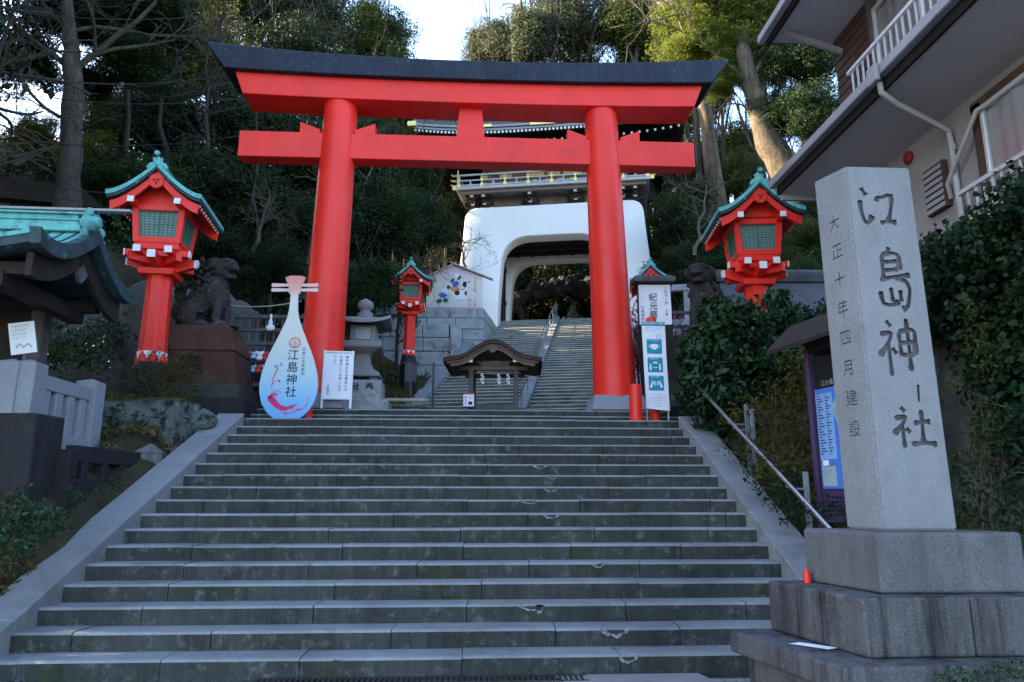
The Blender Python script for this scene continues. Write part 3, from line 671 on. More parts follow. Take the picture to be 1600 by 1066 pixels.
# eaves: grey eave boards, two rows of rafters with white ends
e = MB(); n = 24
for i in range(n):
    a, b = -EH + 2 * EH * i / n, -EH + 2 * EH * (i + 1) / n
    for (dy, dz, h) in ((.0, -.17, .10), (.06, -.30, .10)):
        e.hexa([(a, EF + dy, ez(a) + dz - h), (b, EF + dy, ez(b) + dz - h), (b, EF + dy + .3, ez(b) + dz - h), (a, EF + dy + .3, ez(a) + dz - h)],
               [(a, EF + dy, ez(a) + dz), (b, EF + dy, ez(b) + dz), (b, EF + dy + .3, ez(b) + dz), (a, EF + dy + .3, ez(a) + dz)])
e.build('eave_board', K['fascia'], gate)
ra = MB(); rt = MB()
for i in range(70):
    u = -EH + .1 + i * (2 * EH - .2) / 69
    z = ez(u) - .48; ra.bar((u, EF + .12, z), (u * .97, 1.0, z + 1.1), .075, .09); rt.box(u - .04, u + .04, EF + .08, EF + .115, z - .05, z + .05)
    z2 = ez(u, .3) - .66
    if i % 2 == 0:
        ra.bar((u * .985, EF + .75, z2), (u * .97, 1.0, z2 + .85), .085, .1); rt.box(u * .985 - .045, u * .985 + .045, EF + .70, EF + .745, z2 - .05, z2 + .05)
for s_ in (-1, 1):
    for i in range(44):
        y = EF + .3 + i * .2; z = EZ + .40 * abs(2 * (y - EF) / (EB - EF) - 1) ** 2 - .4
        ra.bar((s_ * (EH - .1), y, z), (s_ * 3.3, y * .9 + .2, z + 1.1), .08, .09)
ra.build('rafter', K['wooddark'], gate); rt.build('rafter_end', K['white'], gate)
mb = MB()
mb.add([(-EH + .1, EF + .2, EZ + .2), (EH - .1, EF + .2, EZ + .2), (3.4, 1.0, 9.35), (-3.4, 1.0, 9.35), (-EH + .1, EB - .1, EZ + .2), (EH - .1, EB - .1, EZ + .2), (3.4, 3.4, 9.35), (-3.4, 3.4, 9.35)],
       [(0, 1, 2, 3), (5, 4, 7, 6), (4, 0, 3, 7), (1, 5, 6, 2)]); mb.build('eave_underside', K['wooddark'], gate)
for s_ in (-1, 1):
    for y in (EF - .02, EB - .2):
        gp('eave_fitting', K['gold'], s_ * EH - .22, s_ * EH + .16, y - .1, y + .25, ez(EH) - .38, ez(EH) - .16)
for u in (-3.0, -.2, 2.2): gp('eave_fitting', K['gold'], u - .55, u + .55, EF - .03, EF - .004, ez(u) - .29, ez(u) - .17)

for o_ in [o for o in bpy.data.objects if o.parent == gate]:
    nm = o_.name.split('.')[0]
    if nm in ('balcony_beam', 'balcony_floor', 'floor_edge', 'railing', 'railing_cap', 'railing_end', 'upper_wall', 'gold_fitting'): o_.location.z -= .32
    if nm == 'bracket': o_.location.z -= .26
# carved dragon rock and seated stone figure beyond the gate
bl = []
for i in range(190):
    a = pi * random.random(); R = random.uniform(3.0, 4.1)
    bl.append(((-cos(a) * R * 1.12 + random.uniform(-.2, .2), random.uniform(-.5, .5), max(.0, sin(a)) ** .6 * 3.1 * random.uniform(.86, 1.06)), (random.uniform(.14, .34), random.uniform(.2, .45), random.uniform(.14, .34)), (random.uniform(-.6, .6), random.uniform(-.8, .8), 0)))
for i in range(70): bl.append(((random.choice((-1, 1)) * random.uniform(2.9, 4.4), random.uniform(-.6, .4), random.uniform(0, 2.6)), random.uniform(.18, .42)))
for s_ in (-1, 1):
    for i in range(26):                                                # coiling dragon bodies
        t = i / 25; bl.append(((s_ * (3.7 - 2.3 * t), -.72 - .1 * sin(t * 9), 1.5 + .8 * sin(t * 7 + s_)), .26 - .13 * t))
    for i in range(8): bl.append(((s_ * (1.35 + .12 * i), -.85, 1.75 + .16 * (i % 3)), (.07, .12, .07)))
o = link('carved_rock', blob_mesh(bl, .055, .08, 5.0, 3), None, U(.3, 20.2, 9.4), UROT); o.scale = (1.12, 1, 1.30); o.data.materials.append(K['rockdark'])
tag(o, 'dark rock carved with dragons, arching over the top of the upper stairs behind the gate', 'carving')
bk = MB(); bk.box(-3.6, 3.6, .5, .9, -.2, 3.2)
o = link('stone_figure', blob_mesh([((0, 0, .25), (.85, .5, .28)), ((0, 0, .75), (.5, .36, .5)), ((0, 0, 1.2), (.34, .28, .3)), ((0, -.02, 1.62), (.2, .22, .26)), ((-.45, -.1, .8), (.17, .2, .45)), ((.45, -.1, .8), (.17, .2, .45)), ((0, -.36, .5), (.5, .14, .14)), ((0, 0, 1.9), (.1, .1, .14))], .04, .02, 4, 8), None, U(.55, 17.2, 9.6), UROT); o.data.materials.append(K['rockdark'])
tag(o, 'seated dark stone figure at the top of the upper stairs, seen inside the gate', 'statue')
mb = MB(); mb.box(-.5, .5, -.06, .06, 0, 1.3); tag(mb.build('standing_screen', K['granitelight'], None, loc=U(-2.45, 18.4, 9.65), rz=UROT), 'pale blank screen standing at the left inside the gate beside the carved rock', 'screen')

# ------------------------------------------------------------------ GRANITE RETAINING WALLS left of the upper flight
def block_wall(L_, H, T, rows, name='block', parent=None, cut=None):
    mb = MB(); z = 0; h = H / rows
    for r in range(rows):
        x = 0; x = -random.uniform(0, .5)
        while x < L_:
            ln = random.uniform(.9, 1.5); a = max(0, x); b = min(L_, x + ln)
            if b - a > .05:
                d = random.uniform(0, .045); mb.box(a + .008, b - .008, -d, T, z + .008, z + h - .008)
            x += ln
        z += h
    return mb
p1 = U(-3.55, 5.6, 0)
wall1 = thing('retaining_wall', 'lower tier of the pale granite block wall, left of the upper stairs', 'wall', (-3.9, 24.6, 5.0))
m_ = block_wall(3.15, 2.4, .5, 5); m_.build('stone_course', K['wallstone'], wall1, bevel=.02)
mb = MB(); mb.box(.0, 3.14, .06, .48, 0, 2.38); mb.build('joint', K['mortar'], wall1)
m2 = MB(); m2.box(3.16, 3.5, -.02, .5, .4, 2.45); m2.build('end_stone', K['wallstone'], wall1, bevel=.02)
wall2 = thing('retaining_wall', 'upper tier of the pale granite block wall, the painted votive board standing on it', 'wall', (-5.2, 28.8, 6.4))
m_ = block_wall(5.6, 2.72, .6, 6); m_.build('stone_course', K['wallstone'], wall2, bevel=.02)
m_ = block_wall(3.6, 2.72, .6, 6); m_.M = Matrix.Identity(4)
o = m_.build('stone_course', K['wallstone'], wall2, bevel=.02); o.location = (5.64, 0, 0); o.rotation_euler.z = pi / 2 + UROT
mb = MB(); mb.box(0, 5.55, .08, .55, 0, 2.70); mb.build('joint', K['mortar'], wall2)

# ------------------------------------------------------------------ HOUSE at the right
house = thing('house', 'two-storey stucco house with brown siding and grey eaves, high on the right', 'house', (6.0, 6.5, 4.2))
hx = -6.0; hy = -6.5; hzz = -4.2
hb = MB(); hb.M = Matrix.Translation((hx, hy, hzz))
def hbuild(mb, name, m, **k): return mb.build(name, m, house, **k)
def HB(): q = MB(); q.M = Matrix.Translation((hx, hy, hzz)); return q
q = HB(); q.box(6.0, 14, 1.0, 10.9, 3.9, 7.06); hbuild(q, 'lower_wall', K['stucco'])
q = HB(); q.box(6.03, 14, 1.0, 10.6, 7.06, 9.3); hbuild(q, 'upper_wall', K['stucco'])
# mid eave (balcony deck) : sloping soffit, fascia and gutters
q = HB(); q.hexa([(5.02, 1.0, 6.42), (6.0, 1.0, 6.28), (6.0, 11.0, 6.28), (5.02, 11.0, 6.42)], [(5.02, 1.0, 6.62), (6.0, 1.0, 7.02), (6.0, 11.0, 7.02), (5.02, 11.0, 6.62)]); hbuild(q, 'soffit', K['soffit'])
q = HB(); q.box(4.975, 5.02, .9, 11.05, 6.40, 6.66); hbuild(q, 'gap_shade_strip', K['gutterdark'])  # solid dark strip standing in for a shaded gap
q = HB()
for (a, b) in ((.8, 7.78), (7.84, 11.08)): q.box(4.86, 4.972, a, b, 6.52, 6.66)
q.box(4.80, 4.86, 7.70, 7.9, 6.44, 6.67); hbuild(q, 'gutter', K['fascia'], bevel=.012)
q = HB(); q.box(5.02, 5.99, 10.98, 11.04, 6.30, 6.66); hbuild(q, 'end_board', K['fascia'])
q = HB(); q.tube([(4.9, 7.8, 6.46), (4.92, 7.82, 6.34), (5.15, 7.9, 6.24), (5.90, 8.1, 6.02), (5.93, 8.12, 5.9), (5.94, 8.12, 3.9)], .037, 10)
for z in (5.8, 5.0, 4.3): q.tube([(5.94, 8.12, z - .04), (5.94, 8.12, z + .04)], .046, 10)
hbuild(q, 'downpipe', K['pipe'], smooth=True)
q = HB(); q.tube([(5.98, 7.35, 6.02), (5.84, 7.5, 5.95), (5.84, 7.8, 5.66), (5.86, 8.0, 5.52), (5.9, 8.24, 5.36), (5.97, 8.3, 5.2)], .028, 8); hbuild(q, 'flexible_pipe', K['pipe'], smooth=True)
q = HB(); q.lathe([(.0, 0), (.095, 0), (.11, .02), (.11, .04), (.06, .075), (.0, .085)], 20)
q2 = MB(); q2.M = Matrix.Translation((hx + 5.99, hy + 9.05, hzz + 6.12)) @ Matrix.Rotation(-pi / 2, 4, 'Y'); q2.lathe([(.085, 0), (.092, .02), (.088, .04), (.05, .07), (.02, .074)], 20); 
b_ = q2.build('alarm_bell', K['bell'], house, smooth=40)
# louvre window
def window(y0, y1, z0, z1, name='window', x=6.0, mullions=1, curtain=True, par=None, cur_z=None):
    f = HB(); t = .055
    f.box(x - .10, x + .02, y0, y1, z0, z0 + t); f.box(x - .10, x + .02, y0, y1, z1 - t, z1); f.box(x - .10, x + .02, y0, y0 + t, z0 + t, z1 - t); f.box(x - .10, x + .02, y1 - t, y1, z0 + t, z1 - t)
    for i in range(mullions):
        yy = lerp(y0, y1, (i + 1) / (mullions + 1)); f.box(x - .095, x - .05, yy - .03, yy + .03, z0 + t, z1 - t)
    fr = hbuild(f, name, K['alu'], bevel=.005)
    gl = HB(); gl.grid(lambda a, b: (x - .032 - .010 * sin(b * 90) - .012 * sin(b * 31), lerp(y0 + t, y1 - t, b), lerp(z0 + t, z1 - t, a)), 1, 120); gl.build('curtain', K['curtain'], fr, smooth=60)
    pn = HB(); pn.add([(x - .064, y0 + t, z0 + t), (x - .064, y0 + t, z1 - t), (x - .064, y1 - t, z1 - t), (x - .064, y1 - t, z0 + t)], [(0, 1, 2, 3)]); pn.build('pane', GLASS, fr)
    return fr
GLASS = bpy.data.materials.new('window_glass'); GLASS.use_nodes = True
_n = GLASS.node_tree.nodes; _l = GLASS.node_tree.links
_g = _n.new('ShaderNodeBsdfGlossy'); _g.inputs['Roughness'].default_value = .05; _t = _n.new('ShaderNodeBsdfTransparent'); _m = _n.new('ShaderNodeMixShader'); _fr = _n.new('ShaderNodeFresnel'); _fr.inputs[0].default_value = 1.5
_l.new(_fr.outputs[0], _m.inputs[0]); _l.new(_t.outputs[0], _m.inputs[1]); _l.new(_g.outputs[0], _m.inputs[2]); _l.new(_m.outputs[0], _n['Material Output'].inputs[0])
window(4.4, 7.55, 4.75, 6.02, mullions=2)
window(6.2, 9.45, 7.25, 8.72, x=6.03, mullions=2)
q = HB(); q.box(5.93, 5.99, 7.56, 7.72, 4.6, 6.1); q.box(5.93, 5.99, 4.3, 7.72, 6.04, 6.14); hbuild(q, 'window_post', K['siding'])
q = HB(); q.box(5.93, 6.0, 8.32, 8.74, 5.12, 5.74)
lv = hbuild(q, 'louvre_window', K['siding'])
q = HB()
for i in range(7): q.bar((5.915, 8.35, 5.16 + i * .085), (5.915, 8.71, 5.16 + i * .085), .01, .055)
q.build('louvre', K['fascia'], lv)
def railing(y0, y1, z0, z1, x, name='railing', sp=.14):
    f = HB(); f.box(x - .03, x + .03, y0, y1, z1 - .05, z1); f.box(x - .02, x + .02, y0, y1, z0, z0 + .035)
    y = y0 + .02
    while y < y1: f.box(x - .011, x + .011, y - .011, y + .011, z0 + .035, z1 - .05); y += sp
    return hbuild(f, name, K['alu'])
railing(4.0, 7.95, 4.62, 5.12, 5.82); railing(2.0, 9.4, 6.86, 7.62, 5.45)
q = HB(); q.box(5.97, 6.025, 9.5, 10.62, 7.02, 9.0)
sd_ = hbuild(q, 'siding', K['siding'])
q = HB()
for i in range(13): q.box(5.955, 5.975, 9.5, 10.62, 7.05 + i * .15, 7.165 + i * .15)
q.build('siding_board', K['siding'], sd_, bevel=.004)
q = HB(); q.box(5.9, 6.02, 9.44, 9.52, 7.02, 9.0); hbuild(q, 'shutter_case', K['woodgrey'])
# top roof eave
q = HB(); q.box(4.92, 6.1, .5, 10.7, 8.98, 9.06); hbuild(q, 'soffit', K['soffit'])
q = HB(); q.box(4.86, 4.915, .5, 10.75, 8.92, 9.16); hbuild(q, 'gap_shade_strip', K['gutterdark'])
q = HB(); q.box(4.74, 4.855, .5, 10.8, 9.0, 9.14); hbuild(q, 'gutter', K['fascia'], bevel=.012)
q = HB(); q.hexa([(4.8, .5, 9.06), (9.6, .5, 9.4), (9.6, 10.9, 9.4), (4.8, 10.9, 9.06)], [(4.8, .5, 9.18), (9.6, .5, 11.2), (9.6, 10.9, 11.2), (4.8, 10.9, 9.18)]); hbuild(q, 'roof', K['tile'])
q = HB(); q.bar((5.0, 10.4, 8.97), (6.03, 10.4, 8.62), .06, .09); hbuild(q, 'eave_strut', K['fascia'])
# ================================================================== RED LANTERNS
def arcroof(half, ze, zp, y0, y1, p=1.5, flare=.0, n=18):
    def fn(a, b):
        t = 2 * a - 1; return (half * t, lerp(y0, y1, b), ze + (zp - ze) * (1 - abs(t)) ** p + flare * abs(t) ** 4)
    return fn
def make_red_lantern(label, loc, rz, scale=None):
    t = thing('red_lantern', label, 'lantern', loc, rz, None, scale)
    o8 = pi / 8
    MB().lathe([(.36, -1.3), (.36, 0), (.33, .35), (.275, .56)], 8, 0, (0, 0, 0), o8).build('base', K['darkpaint'], t)
    MB().lathe([(.285, .54), (.25, .8), (.235, 1.4), (.225, 2.1), (.25, 2.2)], 8, 0, (0, 0, 0), o8).build('post', K['red'], t, bevel=.008)
    for k in range(8):
        a = o8 * 2 * k - pi / 2 + o8 * 0; c = Vector((cos(a), sin(a), 0)); s_ = Vector((-sin(a), cos(a), 0)); mb = MB()
        f = lambda z, r: c * (r * .925 + .006) + Vector((0, 0, z))
        p = [f(.74, .26) - s_ * .085, f(.74, .26) + s_ * .085, f(.60, .283)]
        mb.add(p + [q - c * .012 for q in p], [(0, 2, 1), (3, 4, 5), (0, 1, 4, 3), (1, 2, 5, 4), (2, 0, 3, 5)]); mb.build('white_petal', K['white'], t, fixn=True)
    mb = MB(); mb.box(-.30, .30, -.30, .30, 2.17, 2.28, tx=-.02, ty=-.02); mb.build('collar', K['red'], t, bevel=.01)
    tips = []
    def arm(L_, y, z, h, w_, axis, m=K['red'], curved=True):
        mb = MB(); prof = rounded([(-L_, z + h), (-L_, z + h * .45), (-L_ * .5, z), (L_ * .5, z), (L_, z + h * .45), (L_, z + h)], [0, .02, .1, .1, .02, 0], 4) if curved else [(-L_, z + h), (-L_, z), (L_, z), (L_, z + h)]
        if axis == 'x': mb.prism(prof, y - w_ / 2, y + w_ / 2)
        elif axis == 'y': mb.prism(prof, y - w_ / 2, y + w_ / 2, axis='x'); mb.v = [(v[0], v[1], v[2]) for v in mb.v]
        o = mb.build('bracket_arm', m, t, fixn=True, bevel=.004)
        zz0 = z + (h * .45 if curved else 0) - .004
        for s_ in (-1, 1):
            q = MB(); a, b = sorted((s_ * (L_ - .004), s_ * (L_ + .018)))
            if axis == 'x': q.box(a, b, y - w_ / 2 - .004, y + w_ / 2 + .004, zz0, z + h + .004)
            else: q.box(y - w_ / 2 - .004, y + w_ / 2 + .004, a, b, zz0, z + h + .004)
            q.build('beam_end', K['white'], o)
    arm(.60, 0, 2.28, .24, .13, 'x'); arm(.60, 0, 2.285, .24, .13, 'y')
    for q in (-.27, .27):
        arm(.56, q, 2.50, .115, .12, 'x', curved=False); arm(.56, q, 2.505, .115, .12, 'y', curved=False)
    mb = MB()
    for a in (pi / 4, 3 * pi / 4):
        d = Vector((cos(a), sin(a), 0)); mb.bar(d * -.62 + Vector((0, 0, 2.46)), d * .62 + Vector((0, 0, 2.46)), .11, .16)
    mb.build('corner_arm', K['red'], t, bevel=.006)
    mb = MB(); mb.box(-.40, .40, -.40, .40, 2.615, 2.74, tx=.015, ty=.015); mb.build('platform', K['red'], t, bevel=.008)
    # lamp house : flares outward to the top
    b0, b1, z0, z1 = .355, .42, 2.74, 3.46
    mb = MB()
    for sx in (-1, 1):
        for sy in (-1, 1):
            mb.bar((sx * b0, sy * b0, z0), (sx * b1, sy * b1, z1), .11, .11, up=(0, 1, 0))
    for z, b in ((z0 + .05, b0), (z1 - .07, b1)):
        for s_ in (-1, 1):
            mb.box(-b, b, s_ * b - .045, s_ * b + .045, z - .055, z + .055); mb.box(s_ * b - .045, s_ * b + .045, -b, b, z - .055, z + .055)
    mb.box(-.40, .40, -.40, .40, z1, z1 + .06)
    mb.build('lamp_house', K['red'], t, bevel=.006)
    for k in range(4):
        R_ = Matrix.Rotation(k * pi / 2, 4, 'Z'); mb = MB(); mb.M = R_
        za, zb = z0 + .10, z1 - .12; ya, yb = lerp(b0, b1, .14), lerp(b0, b1, .84)
        ha, hb_ = ya - .06, yb - .06
        P = lambda f, g_, off=0: (lerp(-lerp(ha, hb_, g_), lerp(ha, hb_, g_), f), -lerp(ya, yb, g_) - off, lerp(za, zb, g_))
        mb.bar(P(0, 0), P(1, 0), .035, .035); mb.bar(P(0, 1), P(1, 1), .035, .035); mb.bar(P(0, 0), P(0, 1), .035, .035); mb.bar(P(1, 0), P(1, 1), .035, .035); mb.bar(P(.5, 0), P(.5, 1), .028, .03)
        for i in range(1, 8): mb.bar(P(i / 8, 0, -.004), P(i / 8, 1, -.004), .009, .012) if i != 4 else None
        for i in range(1, 10): mb.bar(P(0, i / 10, -.003), P(1, i / 10, -.003), .02 if i == 5 else .009, .012)
        gr = mb.build('lattice', K['green'], t)
        mb = MB(); mb.M = R_; mb.add([P(0, 0, -.02), P(1, 0, -.02), P(1, 1, -.02), P(0, 1, -.02)], [(0, 1, 2, 3)]); mb.build('pane', K['grilleback'], gr)
    # roof
    half, ze, zp = .82, 3.53, 4.15
    mb = MB(); mb.slab(arcroof(half, ze, zp, -.80, .92, 1.42, .03), 24, 5, .085); rf = mb.build('roof', [K['copper']], t, smooth=35)
    mb = MB()
    for yy in (-.55, -.2, .15, .5, .8):
        fn = arcroof(half - .01, ze, zp, yy, yy + .015, 1.42, .03)
        mb.slab(lambda a, b: (fn(a, b)[0], fn(a, b)[1], fn(a, b)[2] + .006), 24, 1, .01)
    mb.build('roof_seam', K['copperdark'], rf)
    mb = MB(); mb.slab(arcroof(half - .02, ze - .088, zp - .088, -.785, .90, 1.42, .03), 24, 2, .05); mb.build('roof_edge', K['copperdark'], t, smooth=35)
    mb = MB(); fn = arcroof(half - .06, ze - .145, zp - .15, 0, 1, 1.42, .0); n = 24
    top = [(fn(i / n, 0)[0], fn(i / n, 0)[2]) for i in range(n + 1)]; low = [(x * .985, z - (.17 - .03 * (1 - abs(x) / half))) for x, z in reversed(top)]
    for (a, b) in ((-.72, -.66), (.74, .80)):
        mm = MB(); mm.prism(top + low, a, b); mm.build('bargeboard', K['red'], t, fixn=True)
    mb = MB(); mb.prism([(-.13, 3.93), (.13, 3.93), (.12, 3.72), (.04, 3.66), (-.04, 3.66), (-.12, 3.72)], -.745, -.70); gg = mb.build('gable_pendant', K['red'], t, fixn=True, bevel=.006)
    for (px_, pz) in ((0, 3.76), (-.035, 3.815), (.035, 3.815)):
        q = MB(); q.M = Matrix.Translation((px_, -.746, pz)) @ Matrix.Rotation(pi / 2, 4, 'X'); q.lathe([(.022, 0), (.022, .006)], 10); q.build('carved_heart', K['wooddark'], gg)
    mb = MB(); mb.prism(top[2:-2] + [(.55, 3.46), (-.55, 3.46)], -.40, -.37); mb.build('gable_panel', K['red'], t, fixn=True)
    for s_ in (-1, 1):
        mb = MB(); mb.box(s_ * .40 - .05, s_ * .40 + .05, -.745, -.40, 3.375, 3.47); p_ = mb.build('purlin', K['red'], t)
        q = MB(); q.box(s_ * .40 - .056, s_ * .40 + .056, -.765, -.746, 3.37, 3.475); q.build('beam_end', K['white'], p_)
    for s_ in (-1, 1):
        mb = MB()
        for i in range(10):
            y = -.6 + i * .15; mb.bar((s_ * .42, y, 3.60), (s_ * .75, y, 3.395), .04, .045)
        mb.build('rafters', K['red'], t)
    for s_ in (-1, 1):
        for i in range(10):
            mb = MB(); y = -.6 + i * .15; mb.bar((s_ * .75, y, 3.395), (s_ * .762, y, 3.388), .045, .05); mb.build('rafter_end', K['white'], t)
    # ridge, crest ornament, round knob
    mb = MB(); mb.box(-.07, .07, -.70, .82, 4.04, 4.15); mb.box(-.085, .085, -.72, .84, 4.15, 4.175)
    mb.tube([(0, -.70, 4.18), (0, .82, 4.18)], .04, 10); mb.build('ridge', K['copper'], t, bevel=.006)
    bl = [((0, -.76, 4.14), (.10, .04, .10)), ((-.11, -.76, 4.09), (.055, .035, .06)), ((.11, -.76, 4.09), (.055, .035, .06)), ((-.155, -.76, 4.045), (.04, .03, .04)), ((.155, -.76, 4.045), (.04, .03, .04)), ((0, -.79, 4.12), (.045, .035, .06)), ((-.065, -.76, 4.215), (.03, .03, .035)), ((.065, -.76, 4.215), (.03, .03, .035)), ((0, -.76, 4.23), (.04, .03, .03))]
    link('crest_ornament', blob_mesh(bl, .013, .008, 16, 2), t).data.materials.append(K['copper'])
    mb = MB(); mb.tube([(0, -.68, 4.18), (0, -.78, 4.25), (0, -.84, 4.29)], [.025, .025, .025], 8); mb.M = Matrix.Translation((0, -.84, 4.295)) @ Matrix.Rotation(pi / 2, 4, 'X'); mb.lathe([(.045, -.03), (.05, 0), (.045, .03)], 14); mb.build('knob', K['copper'], t, smooth=40)
    return t
lan = make_red_lantern('large red lantern with a green copper roof, left of the stairs beside the stone lion', (-5.55, 12.9, 3.31), radians(5), .95)
lan2 = copy_tree(lan); lan2.location = (5.30, 13.0, 3.33); lan2.rotation_euler.z = radians(-6); lan2['label'] = 'large red lantern whose post rises out of the leafy bush on the right'
lan3 = copy_tree(lan); lan3.location = (-1.90, 22.0, 5.35); lan3.scale = (.77,) * 3; lan3.rotation_euler.z = radians(4); lan3['label'] = 'small red lantern standing before the granite block wall, behind the grey stone lantern'
lan4 = copy_tree(lan); lan4.location = (5.22, 20.5, 5.1); lan4.scale = (.74,) * 3; lan4.rotation_euler.z = radians(-12); lan4['label'] = 'small red lantern of which only the green roof shows above the festival notice'
for o in (lan, lan2, lan3, lan4): o['group'] = 'red lanterns beside the stairs'

# ================================================================== GUARDIAN LIONS
def lion_blobs(m=1):
    B = [((-.30, 0, .26), (.30, .24, .26)), ((-.12, 0, .50), (.27, .22, .34), (0, .5, 0)), ((.12, 0, .66), (.22, .21, .34), (0, .2, 0)), ((.2, 0, .52), (.17, .19, .28)),
         ((.27, .12, .30), (.085, .085, .32)), ((.27, -.12, .30), (.085, .085, .32)), ((.33, .12, .05), (.12, .085, .07)), ((.33, -.12, .05), (.12, .085, .07)),
         ((-.22, .2, .25), (.2, .1, .22)), ((-.22, -.2, .25), (.2, .1, .22)), ((-.02, .2, .06), (.2, .09, .075)), ((-.02, -.2, .06), (.2, .09, .075)),
         ((.22, 0, 1.02), (.21, .2, .18)), ((.36, -.02, 1.05), (.14, .16, .075)), ((.40, -.02, .885), (.11, .10, .04)), ((.43, -.02, 1.02), (.10, .12, .045)), ((.45, .07, 1.08), (.05, .035, .03)), ((.45, -.11, 1.08), (.05, .035, .03)), ((.2, .2, 1.08), (.07, .05, .11), (0, .6, 0)), ((.2, -.22, 1.08), (.07, .05, .11), (0, .6, 0)), ((.30, 0, 1.14), (.18, .19, .08)), ((.14, 0, 1.14), (.2, .22, .09)),
         ((.46, -.02, 1.06), (.05, .07, .04)), ((.35, -.11, 1.11), (.045, .04, .04)), ((.35, .09, 1.11), (.045, .04, .04)),
         ((-.48, 0, .42), (.1, .12, .22)), ((-.55, 0, .62), (.09, .1, .14)), ((-.50, .1, .3), (.1, .1, .1)), ((-.50, -.1, .3), (.1, .1, .1)), ((-.5, 0, .75), (.06, .07, .1)),
         ((0, 0, .03), (.62, .30, .05))]
    for i in range(64):
        a = i * 2.4; zz = .62 + .58 * (i / 64); r = .245 - .03 * (i % 3)
        B.append(((.08 + r * cos(a) * .72 - .09, r * sin(a) * 1.0, zz), (.042, .042, .048)))
    for i in range(16):
        a = i * .9; B.append(((-.50 + .09 * cos(a), .11 * sin(a), .25 + .04 * i), (.045, .05, .05)))
    for s_ in (-1, 1):
        for i in range(9): B.append(((-.30 + .045 * i, s_ * (.24 - .004 * i), .42 - .02 * i), (.035, .03, .035)))
    return B
lm = blob_mesh(lion_blobs(), .014, .014, 22, 4); lm.materials.append(K['lion'])
ped = thing('lion_pedestal', 'rusty red stone pedestal with a carved character, under the left guardian lion', 'pedestal', (-4.95, 13.75, 2.95))
mb = MB(); mb.box(-.95, .98, -.75, .75, -.2, .32); mb.build('ground_course', K['stonedark'], ped, bevel=.02)
mb = MB(); mb.box(-.82, .84, -.62, .62, .32, .58); mb.build('green_course', K['pedgreen'], ped, bevel=.02)
mb = MB(); mb.hexa([(-.74, -.56, .58), (.76, -.56, .58), (.76, .56, .58), (-.74, .56, .58)], [(-.68, -.5, 1.18), (.68, -.5, 1.18), (.68, .5, 1.18), (-.68, .5, 1.18)]); o = mb.build('middle_block', K['pedred'], ped, bevel=.02)
mb = MB(); write(mb, '奉', -.05, 1.14, .5, -.553, 0, .01); mb.build('shade_painted_character', K['ink'], o)  # flat dark lettering painted as the shade of carved strokes
mb = MB(); mb.hexa([(-.70, -.52, 1.18), (.70, -.52, 1.18), (.70, .52, 1.18), (-.70, .52, 1.18)], [(-.56, -.46, 1.68), (.54, -.46, 1.68), (.54, .46, 1.68), (-.56, .46, 1.68)]); mb.build('top_block', K['pedred'], ped, bevel=.03)
lio = link('lion_statue', lm, None, (-4.97, 13.7, 4.615), radians(-16)); lio.scale = (1.12,) * 3
tag(lio, 'seated guardian lion of dark stone facing right on the rusty red pedestal', 'statue', 'guardian lions')
lio2 = link('lion_statue', lm, None, (4.72, 14.3, 4.78), radians(-118)); lio2.scale = (1.15,) * 3
tag(lio2, 'guardian lion of dark stone facing the stairs, half hidden by the right-hand bush', 'statue', 'guardian lions')
ped2 = thing('lion_pedestal', 'dark stone pedestal under the right guardian lion, mostly behind the bush', 'pedestal', (4.75, 14.4, 2.95))
mb = MB(); mb.box(-.95, .9, -.8, .7, -.2, .30); mb.build('ground_course', K['stonedark'], ped2, bevel=.02)
mb = MB(); mb.box(-.7, .7, -.6, .6, .30, 1.83, tx=.12, ty=.1); mb.build('block', K['pedgreen'], ped2, bevel=.03)

# ================================================================== GREY STONE LANTERN
sl = thing('stone_lantern', 'grey stone lantern with a curved square roof, right of the left torii pillar', 'lantern', (-2.33, 15.75, 3.25), radians(2))
mb = MB(); mb.box(-.58, .60, -.5, .5, -.1, .30); mb.box(-.48, .42, -.56, -.5, -.1, .40); mb.build('lower_plinth', K['wallstone'], sl, bevel=.015)
mb = MB(); mb.box(-.44, .46, -.44, .44, .30, .72, tx=.02, ty=.02); o = mb.build('plinth', K['wallstone'], sl, bevel=.015)
mb = MB(); write(mb, '奉', .20, .66, .19, -.443, 0, .008); mb.build('shade_painted_character', K['ink'], o); mb = MB(); write(mb, '献', -.10, .66, .19, -.443, 0, .008); mb.build('shade_painted_character', K['ink'], o)  # flat lettering, its black standing for shade in the carving
for sx in (-.26, .26):
    mb = MB(); mb.box(sx - .09, sx + .09, -.3, .3, .72, .80); mb.build('foot', K['granite'], sl, bevel=.03, seg=2)
def sqlathe(prof, nm, m, bev=.012):
    mb = MB()
    for (r0, z0), (r1, z1) in zip(prof, prof[1:]): pass
    n = len(prof); vs = [(sx * r, sy * r, z) for r, z in prof for sx, sy in ((-1, -1), (1, -1), (1, 1), (-1, 1))]
    mb.add(vs, [(i * 4 + j, i * 4 + (j + 1) % 4, i * 4 + 4 + (j + 1) % 4, i * 4 + 4 + j) for i in range(n - 1) for j in range(4)] + [(3, 2, 1, 0), tuple((n - 1) * 4 + j for j in range(4))])
    return mb.build(nm, m, sl, bevel=bev)
sqlathe([(.40, .80), (.40, .86), (.36, .90), (.25, .98), (.18, 1.1), (.155, 1.22), (.17, 1.30), (.21, 1.33)], 'shaft', K['granite'])
sqlathe([(.22, 1.33), (.40, 1.42), (.42, 1.45), (.42, 1.55), (.40, 1.56)], 'platform', K['granite'])
sqlathe([(.27, 1.56), (.27, 1.92)], 'firebox', K['granite'])
